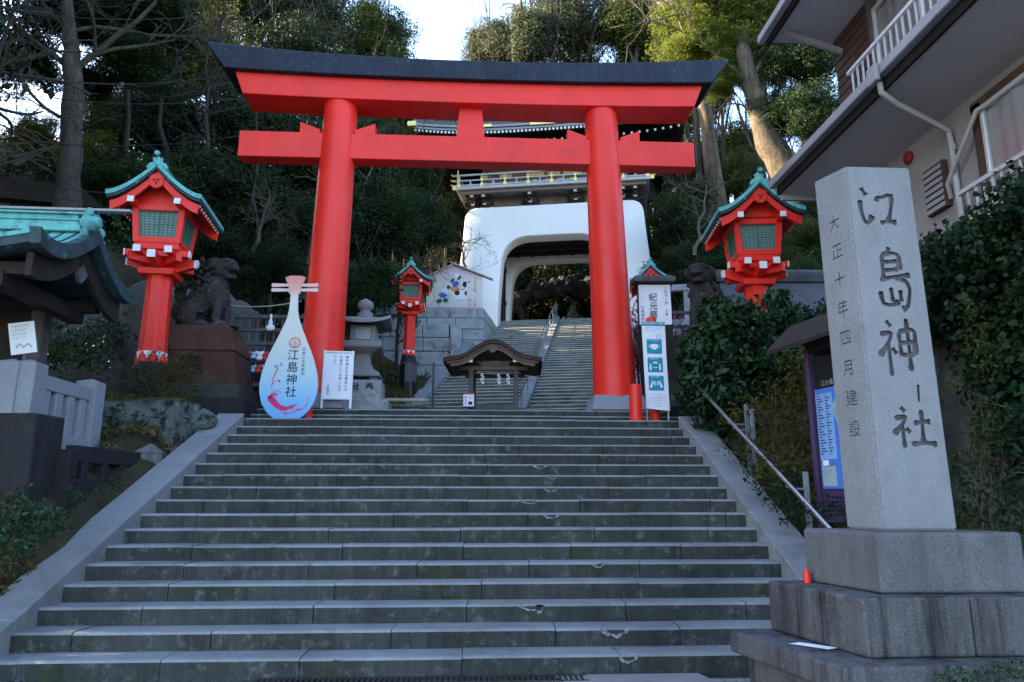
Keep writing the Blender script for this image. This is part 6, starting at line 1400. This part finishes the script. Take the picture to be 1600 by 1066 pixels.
for px, yt, Y, w_, k in ((590, 2, 40, 150, 'mid'), (500, -45, 42, 200, 'grey'), (400, -80, 42, 200, 'deep'), (300, -70, 40, 190, 'ochre'), (545, 70, 36, 170, 'deep'), (450, 30, 36, 190, 'deep'), (350, 15, 34, 200, 'ochre'),
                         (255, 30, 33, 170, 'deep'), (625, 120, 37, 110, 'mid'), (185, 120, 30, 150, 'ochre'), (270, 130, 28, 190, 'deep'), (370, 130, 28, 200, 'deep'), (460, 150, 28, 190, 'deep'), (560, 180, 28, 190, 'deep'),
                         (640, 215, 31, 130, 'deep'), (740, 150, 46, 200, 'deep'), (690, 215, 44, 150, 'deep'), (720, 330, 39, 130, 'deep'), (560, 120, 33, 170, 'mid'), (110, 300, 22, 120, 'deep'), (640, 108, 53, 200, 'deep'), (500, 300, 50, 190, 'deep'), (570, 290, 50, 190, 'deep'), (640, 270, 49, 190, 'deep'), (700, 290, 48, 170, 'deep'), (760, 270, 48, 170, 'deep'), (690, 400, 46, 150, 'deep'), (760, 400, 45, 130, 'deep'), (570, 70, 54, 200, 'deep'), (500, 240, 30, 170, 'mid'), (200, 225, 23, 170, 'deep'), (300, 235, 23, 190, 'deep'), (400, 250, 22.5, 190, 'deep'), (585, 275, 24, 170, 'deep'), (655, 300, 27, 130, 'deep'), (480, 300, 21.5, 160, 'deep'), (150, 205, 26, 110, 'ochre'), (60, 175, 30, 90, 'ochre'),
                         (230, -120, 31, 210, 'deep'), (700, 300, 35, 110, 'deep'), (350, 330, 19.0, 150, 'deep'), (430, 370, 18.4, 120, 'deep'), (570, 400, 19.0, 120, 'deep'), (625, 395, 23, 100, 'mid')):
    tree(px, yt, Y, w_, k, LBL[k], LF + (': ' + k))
RB = 'trees behind the gate on the right'
RL = {'grey': 'greyish-topped tree behind the right half of the torii beam', 'mid': 'leafy tree behind the right half of the torii beam', 'bright': 'sunlit yellow-green tree at the upper right', 'deep': 'dark dense tree at the right between the torii and the house'}
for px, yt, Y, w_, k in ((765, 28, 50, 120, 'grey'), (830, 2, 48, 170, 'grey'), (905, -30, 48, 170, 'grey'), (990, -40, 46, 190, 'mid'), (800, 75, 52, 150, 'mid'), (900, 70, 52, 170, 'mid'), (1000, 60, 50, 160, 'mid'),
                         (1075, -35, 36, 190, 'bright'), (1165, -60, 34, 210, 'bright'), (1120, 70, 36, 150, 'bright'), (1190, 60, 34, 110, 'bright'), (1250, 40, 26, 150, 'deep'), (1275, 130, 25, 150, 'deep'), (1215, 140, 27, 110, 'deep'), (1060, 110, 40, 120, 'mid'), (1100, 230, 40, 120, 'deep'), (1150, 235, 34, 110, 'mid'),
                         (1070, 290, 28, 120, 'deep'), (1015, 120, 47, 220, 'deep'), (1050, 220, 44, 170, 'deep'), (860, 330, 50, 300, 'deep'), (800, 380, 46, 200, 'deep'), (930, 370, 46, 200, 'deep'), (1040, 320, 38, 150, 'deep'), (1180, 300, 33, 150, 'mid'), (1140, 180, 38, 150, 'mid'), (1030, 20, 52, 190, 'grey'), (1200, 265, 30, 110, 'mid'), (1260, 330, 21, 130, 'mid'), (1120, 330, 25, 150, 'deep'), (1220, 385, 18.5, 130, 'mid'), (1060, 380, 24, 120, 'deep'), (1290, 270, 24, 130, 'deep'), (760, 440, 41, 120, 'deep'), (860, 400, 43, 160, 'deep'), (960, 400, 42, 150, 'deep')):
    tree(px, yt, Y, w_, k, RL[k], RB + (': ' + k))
# unseen trees added beyond the left edge to block sun from the stairs
for i in range(22):
    x = -13.5 - random.uniform(0, 9) - (i % 3) * 2; y = 3 + (i % 11) * 2.6 + (i // 11); z = hz(x, y) - .3; R = random.uniform(3.4, 4.4)
    if x / y > -.86: x = -.9 * y - 3
    if x > -13: x = -13 - random.uniform(0, 4)
    t = thing('leafy_tree', 'unseen dark evergreen tree added beyond the left edge to block the sun', 'tree', (x, y, z), random.uniform(0, 6), 'unseen evergreens added as sun blockers')
    hgt = random.uniform(15, 19); tk = link('trunk', TM[i % 4], t); tk.scale = (1.2, 1.2, hgt / 6)
    c = link('crown', cm('deep', i % 2), t); c.location = (0, 0, hgt); c.scale = (R / 2.8, R / 2.8, 1.6)
    c2 = link('crown', cm('deep', (i + 1) % 2), t); c2.location = (.8, .3, hgt * .52); c2.scale = (R / 2.8, R / 2.8, 1.7)

# big pale-barked leaning tree at the right
def big_trunk(name, label, pts, rads, limbs, m, group=None, lev=3):
    b = Vector(pts[0]); t = thing(name, label, 'tree', tuple(b), 0, group); mb = MB()
    P = [Vector(p) - b for p in pts]; Q = []; Rr = []
    for i in range(len(P) - 1):
        for k in range(4):
            s_ = k / 4; Q.append(P[i].lerp(P[i + 1], s_) + Vector((mnoise.noise(P[i] + Vector((k, 0, 0))), mnoise.noise(P[i] + Vector((0, k, 9))), 0)) * rads[i] * .25); Rr.append(lerp(rads[i], rads[i + 1], s_) * (1 + .12 * mnoise.noise(P[i] * 2 + Vector((k * 3, 1, 2)))))
    Q.append(P[-1]); Rr.append(rads[-1]); mb.tube(Q, Rr, 14); mb.build('trunk', K[m], t, smooth=60)
    for (i, d, ln, r_) in limbs:
        mb = MB(); branchy(mb, P[i], d, ln, r_, lev, .5, None, 7, -.02, .012); mb.build('limb', K[m], t, smooth=60)
    return t
Yt = 27
bt_ = big_trunk('leaning_tree', 'thick pale-barked tree leaning left, lit by the sun above the right red lantern', [at(1262, 345, Yt), at(1235, 285, Yt), at(1195, 205, Yt), at(1172, 130, Yt), at(1160, 75, Yt), at(1165, 20, Yt)], [1.05, .75, .46, .38, .32, .2],
          [(3, (-.8, 0, .9), 3.4, .13), (4, (-.9, .2, .6), 3.0, .11), (3, (.5, 0, 1), 3.2, .12), (4, (.7, -.1, .7), 2.8, .13), (5, (.2, 0, 1), 2.6, .12)], 'bark_pale')
for (px, py, s_) in ((1115, 30, 1.1), (1185, 0, 1.0), (1140, 90, .7), (1200, 75, .75), (1165, 45, .7), (1085, 80, .8), (1220, 20, .7), (1120, 130, .6)):
    c = link('crown', cm('bright', 0), bt_); c.location = at(px, py, Yt + .5) - Vector(bt_.location); c.scale = (s_ * .62, s_ * .62, s_ * .5); c.rotation_euler.z = random.uniform(0, 6)
big_trunk('forked_tree', 'straight brown trunk seen between the torii beam end and the leaning tree', [at(1130, 380, 32), at(1108, 225, 32), at(1100, 150, 32), at(1095, 60, 32)], [.5, .36, .28, .18], [(2, (-.7, 0, .8), 2.5, .1), (3, (.3, 0, 1), 2.5, .1)], 'bark_pale')
# tall bare-trunked tree at the upper left and leafless neighbours
Yb = 17.5
big_trunk('tall_tree', 'tall grey-trunked tree forking high up behind the left pavilion', [at(104, 345, Yb), at(108, 300, Yb), at(112, 190, Yb), at(114, 110, Yb), at(108, 50, Yb), at(100, -40, Yb)], [.36, .29, .25, .22, .17, .12],
          [(3, (.75, .1, .8), 2.8, .09), (3, (-1, .1, .55), 2.8, .08), (4, (.9, 0, .7), 2.6, .06), (4, (-.8, .2, .8), 2.6, .06), (2, (-.9, -.2, .35), 1.3, .06), (5, (.3, 0, 1), 2.4, .07), (5, (-.5, 0, 1), 2.4, .07)], 'bark_tree', None, 4)
tt_ = [o for o in bpy.data.objects if o.name == 'tall_tree'][0]
for (px, py, s_) in ((35, 95, .5), (170, 45, .55), (215, 100, .5), (250, 30, .5), (150, 130, .3), (90, 20, .5)):
    c = link('crown', cm('deep', 1), tt_); c.location = at(px, py, Yb + 2 + random.random() * 2) - Vector(tt_.location); c.scale = (s_ * .8, s_ * .8, s_ * .55); c.rotation_euler.z = random.uniform(0, 6)
def bare(px, pyb, pyt, Y, r, lab, m='twigdark', lev=4, limbs=9, spread=.75, dx=0):
    b = at(px, pyb, Y); e = at(px + dx, pyt, Y); t = thing('bare_tree', lab, 'tree', tuple(b), 0, 'leafless trees at the upper left' if px < 450 else None)
    mb = MB(); P = [Vector((0, 0, 0))]; n = 8; V_ = e - b; L_ = V_.length
    for i in range(1, n + 1): P.append(V_ * (i / n) + Vector((random.gauss(0, .02), random.gauss(0, .02), 0)) * L_)
    mb.tube(P, [r * (1 - .75 * i / n) for i in range(n + 1)], 8); mb.build('trunk', K[m], t, smooth=60); mb = MB()
    for k in range(limbs):
        i = random.randint(3, n); a = random.uniform(0, 2 * pi); branchy(mb, P[i], Vector((cos(a), sin(a) * .6, random.uniform(.0, .9))), L_ * random.uniform(.22, .4), r * .32, lev, spread, None, 5, .0, .005)
    mb.build('branches', K[m], t); return t
for a_ in ((-20, 330, -90, 13.5, .13), (190, 340, -60, 23, .12), (255, 330, -20, 25, .11), (330, 330, 30, 24, .10), (400, 380, 130, 21, .06)):
    bare(*a_, 'leafless dark tree whose twigs tangle against the sky at the upper left')
for i, (px, pyb, pyt, dx, Y) in enumerate(((470, 480, 330, 25, 20.5), (560, 320, 215, 40, 26), (395, 400, 300, 30, 18.5), (1085, 400, 290, 20, 22.5), (660, 480, 330, -20, 27), (730, 440, 360, -10, 30))):
    b = bare(px, pyb, pyt, Y, .07, ('pale leafless sapling behind the lute-shaped sign', 'pale bare branches under the left end of the tie beam', 'pale crooked bare sapling right of the left lion', 'pale bare shrub behind the right red lantern', 'thin bare sapling behind the small red lantern', 'bare twiggy sapling against the left side of the white gate')[i], 'twig', 3, 7, .9, dx)
    if 'group' in b: del b['group']
# pale fallen branches at the left edge
br_ = MB()
for k in range(14):
    a = at(random.uniform(-20, 30), random.uniform(190, 270), 18.5); e = at(random.uniform(70, 110), random.uniform(225, 275), 18.6); m_ = a.lerp(e, .5) + Vector((0, 0, random.uniform(-.1, .25)))
    br_.tube([a, m_, e], [.03, .022, .008], 5)
tag(br_.build('cut_branches', K['twig'], None), 'pale cut branches stacked beside the tall grey trunk at the left edge', 'branches')
# dark roof at the left edge
dh = thing('dark_house', 'dark low house with a sloping roof at the far left behind the pavilion', 'house', at(20, 318, 19.0), radians(8)); mb = MB()
mb.hexa([(-4, 0, .3), (2.2, 0, .05), (2.2, 3, .05), (-4, 3, .3)], [(-4, 0, 1.0), (1.6, 0, .6), (1.6, 3, .6), (-4, 3, 1.0)]); mb.build('roof', K['wooddark'], dh); mb = MB(); mb.box(-4, 1.4, .3, 2.8, -2.5, .3); mb.build('wall', K['wooddark'], dh)
mb = MB(); mb.box(-1.0, -.2, .27, .30, -.4, .1); mb.build('window_frame', K['woodgrey'], dh)
# overhead cables
for i, (y0, y1) in enumerate(((8, 14), (112, 110), (132, 150), (210, 205), (262, 292))):
    a, e = at(-60, y0, 15), at(420 if i < 4 else 320, y1, 18); mb = MB(); n = 14
    mb.tube([a.lerp(e, k / n) - Vector((0, 0, .35 * sin(pi * k / n))) for k in range(n + 1)], .012, 5)
    tag(mb.build('overhead_cable', K['cable'], None), 'black overhead cable crossing the upper left of the photo', 'cable', 'overhead cables at the upper left')

# undergrowth over the banks
def inview(x, y): return y > 4 and -.66 < (x / y) < .78
lumps = []
tries = 0
while len(lumps) < 1500 and tries < 60000:
    tries += 1; y = random.uniform(11.5, 50); x = random.uniform(-24, 26)
    if not inview(x, y): continue
    cx = 0 if y < 15 else 1.38 + (y - 20) * .196 if y > 20 else lerp(0, 1.38, (y - 15) / 5)
    d = abs(x - cx) - interp(y, [(0, 4.6), (12.8, 4.8), (14, 5.6), (17, 5.3), (20, 3.7), (24, 3.9), (33, 5.2), (37, 6.2), (44, 6.5), (50, .5)])
    if d < .25 or (x > 5.4 and y < 14): continue
    if x < cx and y < 15.6: continue
    if x < cx and x > -5.6 and 23.5 < y < 30: continue
    if y < 20 and random.random() < .3: continue
    r = random.uniform(.28, .75); lumps.append((x, y, hz(x, y) + r * .25, r))
a_ = lumps[::3]; b_ = lumps[1::3] + lumps[2::3]
tag(leaf_obj('undergrowth', lump_leaves(b_, 380, .16, .55, .8), L['ivy']), 'dark green undergrowth covering the hillside banks', 'undergrowth', None, 'stuff')
tag(leaf_obj('undergrowth', lump_leaves(a_, 340, .15, .5, .8), L['mid']), 'mid-green shrubs mixed into the hillside undergrowth', 'undergrowth', None, 'stuff')
def scatter_ground(n, x0, x1, y0, y1, size, asp, up=.08):
    X = RNG.uniform(x0, x1, n); Y = RNG.uniform(y0, y1, n); Z = np.array([hz(a, b) for a, b in zip(X, Y)]) + RNG.uniform(0, up, n)
    return leaf_arrays(np.stack([X, Y, Z], 1), size, asp)
Q = np.concatenate([scatter_ground(9000, -7.5, -4.4, 11.2, 16.5, .10, .5), scatter_ground(7000, -4.4, -1.6, 15.4, 24, .10, .4), scatter_ground(7000, 4.1, 5.4, 6.5, 13, .09, .5), scatter_ground(6000, -7, -4.3, 6.2, 8.2, .08, .5)])
tag(leaf_obj('leaf_litter', Q, L['dry']), 'dry fallen leaves lying over the banks', 'leaves', None, 'stuff')
def grass(n, fn, h, w_, m, name, label):
    out = []
    for i in range(n):
        x, y, z = fn(); a = random.uniform(0, 2 * pi); hh = h * random.uniform(.5, 1.3); bx, by = random.gauss(0, .35) * hh, random.gauss(0, .35) * hh
        out.append([(x - w_ * cos(a), y - w_ * sin(a), z), (x + w_ * cos(a), y + w_ * sin(a), z), (x + bx * .5 + w_ * .6 * cos(a), y + by * .5 + w_ * .6 * sin(a), z + hh * .6), (x + bx, y + by, z + hh)])
    o = leaf_obj(name, np.array(out), m); return tag(o, label, 'grass', None, 'stuff')
def bank():
    y = random.uniform(15.4, 24); u = random.uniform(.15, 2.6); cx = 1.38 + (y - 20) * .196 - 3.4 if y > 20 else lerp(-3.3, -2.1, (y - 15) / 5) + .6
    x = cx - u; return x, y, hz(x, y) - .02
grass(5000, bank, .26, .012, L['dry'], 'grass', 'dry yellowish grass on the bank left of the upper stairs')
grass(2600, bank, .22, .014, L['olive'], 'grass', 'green grass tufts on the bank left of the upper stairs')

# individual bushes
def bush(name, label, cat, lumps, per, size, m, asp=.5, group=None, stems=0, flat=.9):
    c = Vector((sum(l[0] for l in lumps) / len(lumps), sum(l[1] for l in lumps) / len(lumps), min(l[2] - l[3] for l in lumps)))
    t = thing(name, label, cat, tuple(c), 0, group); Q = lump_leaves([(a - c.x, b - c.y, d - c.z, r) for a, b, d, r in lumps], per, size, asp, flat)
    leaf_obj('foliage', Q, m, t)
    if stems:
        mb = MB()
        for k in range(stems): l = random.choice(lumps); branchy(mb, (random.uniform(-.2, .2), random.uniform(-.15, .15), 0), (l[0] - c.x + .01, l[1] - c.y, (l[2] - c.z) + .2), min(.8, max(.3, (Vector((l[0], l[1], l[2])) - c).length * .8)), .009, 2, .5, None, 4, 0, .003)
        mb.build('stems', K['twig'], t)
    return t
def LP(px, py, Y, r): p = at(px, py, Y); return (p.x, p.y, p.z, r)
bush('big_bush', 'big glossy-leaved bush swallowing the post of the right red lantern', 'bush',
     [LP(*a) for a in ((1100, 545, 12.3, .42), (1130, 510, 12.2, .42), (1165, 500, 12.1, .40), (1095, 600, 12.2, .38), (1200, 520, 12.0, .40), (1150, 560, 11.9, .45), (1240, 505, 12.0, .34), (1110, 640, 11.9, .34), (1270, 520, 11.8, .30), (1190, 570, 11.7, .42), (1085, 560, 12.4, .3), (1215, 470, 12.2, .22), (1135, 620, 11.6, .36), (1235, 560, 11.4, .34), (1080, 620, 12.3, .24), (1120, 480, 12.4, .22))], 3600, .135, L['bush'], .5)
bush('dry_shrub', 'tangle of dry olive shrub and bare stems between the handrail and the map board', 'shrub',
     [LP(*a) for a in ((1160, 650, 11.0, .32), (1200, 640, 10.4, .36), (1235, 620, 10.0, .36), (1180, 700, 10.2, .30), (1225, 690, 9.6, .34), (1250, 560, 10.3, .34), (1205, 740, 9.2, .26), (1240, 740, 9.0, .26), (1280, 545, 10.0, .3), (1262, 600, 9.9, .3))], 2200, .075, L['olive'], .4, None, 12)
bush('low_ground_shrub', 'low leafy plants along the outer edge of the right coping', 'plants', [LP(*a) for a in ((1215, 775, 8.9, .2), (1240, 800, 8.5, .18), (1185, 745, 9.6, .2), (1240, 770, 8.9, .22), (1150, 700, 10.6, .2), (1265, 795, 8.6, .16), (1300, 805, 8.2, .2), (1130, 660, 11.2, .2))], 2600, .06, L['ivy'], .5)
bush('olive_shrub', 'feathery olive-green shrub at the foot of the left red lantern', 'shrub', [LP(*a) for a in ((250, 590, 12.3, .26), (225, 600, 12.3, .24), (275, 575, 12.3, .26), (265, 610, 12.2, .26), (295, 585, 12.4, .2), (240, 560, 12.4, .18), (285, 560, 12.5, .18), (212, 575, 12.4, .14), (300, 610, 12.3, .16))], 5200, .042, L['olive'], .42, None, 8)
bush('fern_bush', 'bright green leafy bush at the left edge below the dark pillar', 'bush', [LP(*a) for a in ((5, 810, 7.6, .2), (40, 805, 7.7, .17), (65, 825, 7.6, .14), (15, 845, 7.3, .17), (40, 850, 7.3, .13), (-30, 845, 7.4, .22), (-10, 880, 7.1, .12), (80, 800, 8.0, .12), (85, 825, 7.8, .09), (30, 780, 8.0, .13))], 5000, .055, L['bush'], .5, None, 3)
bush('grassy_mound', 'moss and low leaves filling the bank between the left coping and the dark fence', 'plants', [LP(*a) for a in ((120, 775, 8.6, .15), (160, 765, 8.9, .13), (95, 815, 8.1, .13), (160, 705, 10.6, .2), (250, 705, 11.3, .15), (285, 675, 11.8, .13), (170, 720, 10.3, .17), (180, 750, 9.5, .12))], 3600, .055, L['ivy'], .5)
bush('round_bush', 'small round reddish-brown clipped bush beside the upper stairs', 'bush', [LP(702, 548, 21.5, .36)], 3000, .05, L['brownred'], .35)
bush('ivy_clump', 'bushy green shrub below the stone fence, right of the left pillar', 'shrub', [LP(*a) for a in ((600, 440, 19.5, .5), (570, 460, 19, .45), (585, 495, 18.5, .4), (560, 520, 17.6, .34), (540, 440, 19, .5))], 1500, .11, L['ivy'], .55)
bush('bank_shrub', 'yellow-green shrub beside the left lantern post, on the dark bank', 'shrub', [LP(*a) for a in ((100, 545, 13.0, .35), (85, 560, 12.6, .3), (130, 530, 13.6, .4), (150, 560, 13.2, .35), (60, 540, 13.5, .4), (170, 520, 14.2, .45), (90, 500, 14.5, .5))], 1900, .085, L['ivy'], .5)
bush('bank_shrub', 'patch of fresh green leaves on the bank behind the light granite fence', 'shrub', [LP(*a) for a in ((95, 548, 12.2, .20), (110, 560, 12.2, .16))], 3500, .06, L['mid'], .5)
# bottom-right plants
bush('juniper', 'feathery green plant at the lower right corner in front of the monument base', 'plant', [LP(*a) for a in ((1490, 1052, 4.05, .06), (1520, 1060, 4.0, .07), (1560, 1050, 4.05, .06), (1590, 1045, 4.1, .07), (1470, 1062, 4.05, .04))], 26000, .035, L['bush'], .25)
bush('weed', 'green leafy plants in the shade right of the monument shaft', 'plants', [LP(*a) for a in ((1570, 700, 5.8, .18), (1540, 760, 6.0, .18), (1590, 770, 5.5, .18), (1520, 800, 6.3, .16), (1560, 810, 5.7, .14), (1600, 650, 5.8, .16), (1510, 740, 6.6, .18), (1600, 810, 5.2, .12))], 4200, .055, L['ivy'], .45, None, 3)
# flowering plum right of the right pillar
pl = thing('plum_tree', 'small plum tree with pink blossom between the right torii pillar and the notices', 'tree', at(1003, 640, 17.0)); mb = MB()
for k in range(9): branchy(mb, (0, 0, .1), (random.gauss(0, .4), random.gauss(0, .4), 1.6), 1.35, .03, 3, .6, None, 5, 0, .006)
mb.build('branches', K['twigdark'], pl)
pts = np.array([v for v in mb.v[::3]]); pts = pts[pts[:, 2] > .5]; pts = pts[RNG.integers(0, len(pts), 1700)] + RNG.normal(0, .03, (1700, 3)); leaf_obj('blossom', leaf_arrays(pts, .055, .9), L['blossom'], pl)

# ivy-grown retaining wall at the right
rw = thing('retaining_wall', 'rough dark rock retaining wall below the house at the right edge', 'wall', (5.3, 6.5, .6))
def rwf(a, b):
    y = lerp(-4.2, 4.6, a); z = lerp(-.6, 3.62, b); n_ = .16 * mnoise.noise(Vector((y * .9, z * 1.1, 4))) + .08 * mnoise.noise(Vector((y * 2.4, z * 2.6, 1))) + .03 * mnoise.noise(Vector((y * 7, z * 7, 1)))
    return (n_ + .42 * b - .12 + (.25 if b >= .999 else 0), y, z)
mb = MB(); mb.grid(lambda a, b: rwf(1 - a, b), 90, 46); mb.grid(lambda a, b: (lerp(rwf(1 - b, 1)[0], 1.2, a), rwf(1 - b, 1)[1], 3.62), 1, 90); mb.build('face', K['rock'], rw, smooth=60)
ivn = 26000; ya = RNG.uniform(2.6, 10.8, ivn); hb_ = RNG.beta(2.2, 1.0, ivn)
dens = np.array([mnoise.noise(Vector((a * .8, b * 3.2, 7))) + 1.5 * b - 1.02 for a, b in zip(ya, hb_)]); k_ = dens > RNG.uniform(-.25, .25, ivn); ya, hb_ = ya[k_], hb_[k_]
C_ = np.array([Vector(rwf(min(1, max(0, (y - 6.5 + 4.2) / 8.8)), b)) + Vector((5.3, 6.5, .6)) for y, b in zip(ya, hb_)]); C_[:, 0] -= RNG.uniform(.0, .22, len(C_)) * (.4 + hb_); C_[:, 2] += RNG.uniform(0, .2, len(C_)) * hb_ ** 6
iv = thing('ivy', 'thick dark ivy hanging over the top of the rock retaining wall at the right', 'ivy', (5.3, 6.5, 4.2)); leaf_obj('leaves', leaf_arrays(C_ - np.array([5.3, 6.5, 4.2]), .095, .75, np.tile([-1.0, 0, .5], (len(C_), 1)), .8), L['ivy'], iv)
tl = [(5.35 + random.uniform(-.15, .5), random.uniform(2.8, 10.6), 4.28 + random.uniform(-.05, .12), random.uniform(.16, .3)) for _ in range(90)] + [(5.15 + random.uniform(-.1, .1), random.uniform(5.2, 9.5), random.uniform(3.4, 4.2), random.uniform(.16, .26)) for _ in range(40)]
leaf_obj('top_growth', lump_leaves([(a - 5.3, b - 6.5, c - 4.2, r) for a, b, c, r in tl], 2600, .075, .7), L['ivy'], iv)
mb = MB()
for k in range(24):
    y = random.uniform(4.2, 9.4); z = random.uniform(1.4, 4.0); branchy(mb, (5.2 - random.uniform(0, .1), y, z), (random.uniform(-.5, .1), random.gauss(0, .8), random.gauss(-.2, .6)), random.uniform(.4, .8), .007, 2, .6, None, 4, .05, .003)
tag(mb.build('dead_creeper', K['twig'], None), 'bare tangled creeper stems on the rock retaining wall', 'creeper')
fl = [(5.2 + random.uniform(-.3, .05), random.uniform(4.4, 9.2), random.uniform(1.3, 3.6), random.uniform(.08, .17)) for _ in range(45)]
bush('wall_plants', 'scattered small plants growing on the rock retaining wall', 'plants', fl, 3500, .05, L['mid'], .45)
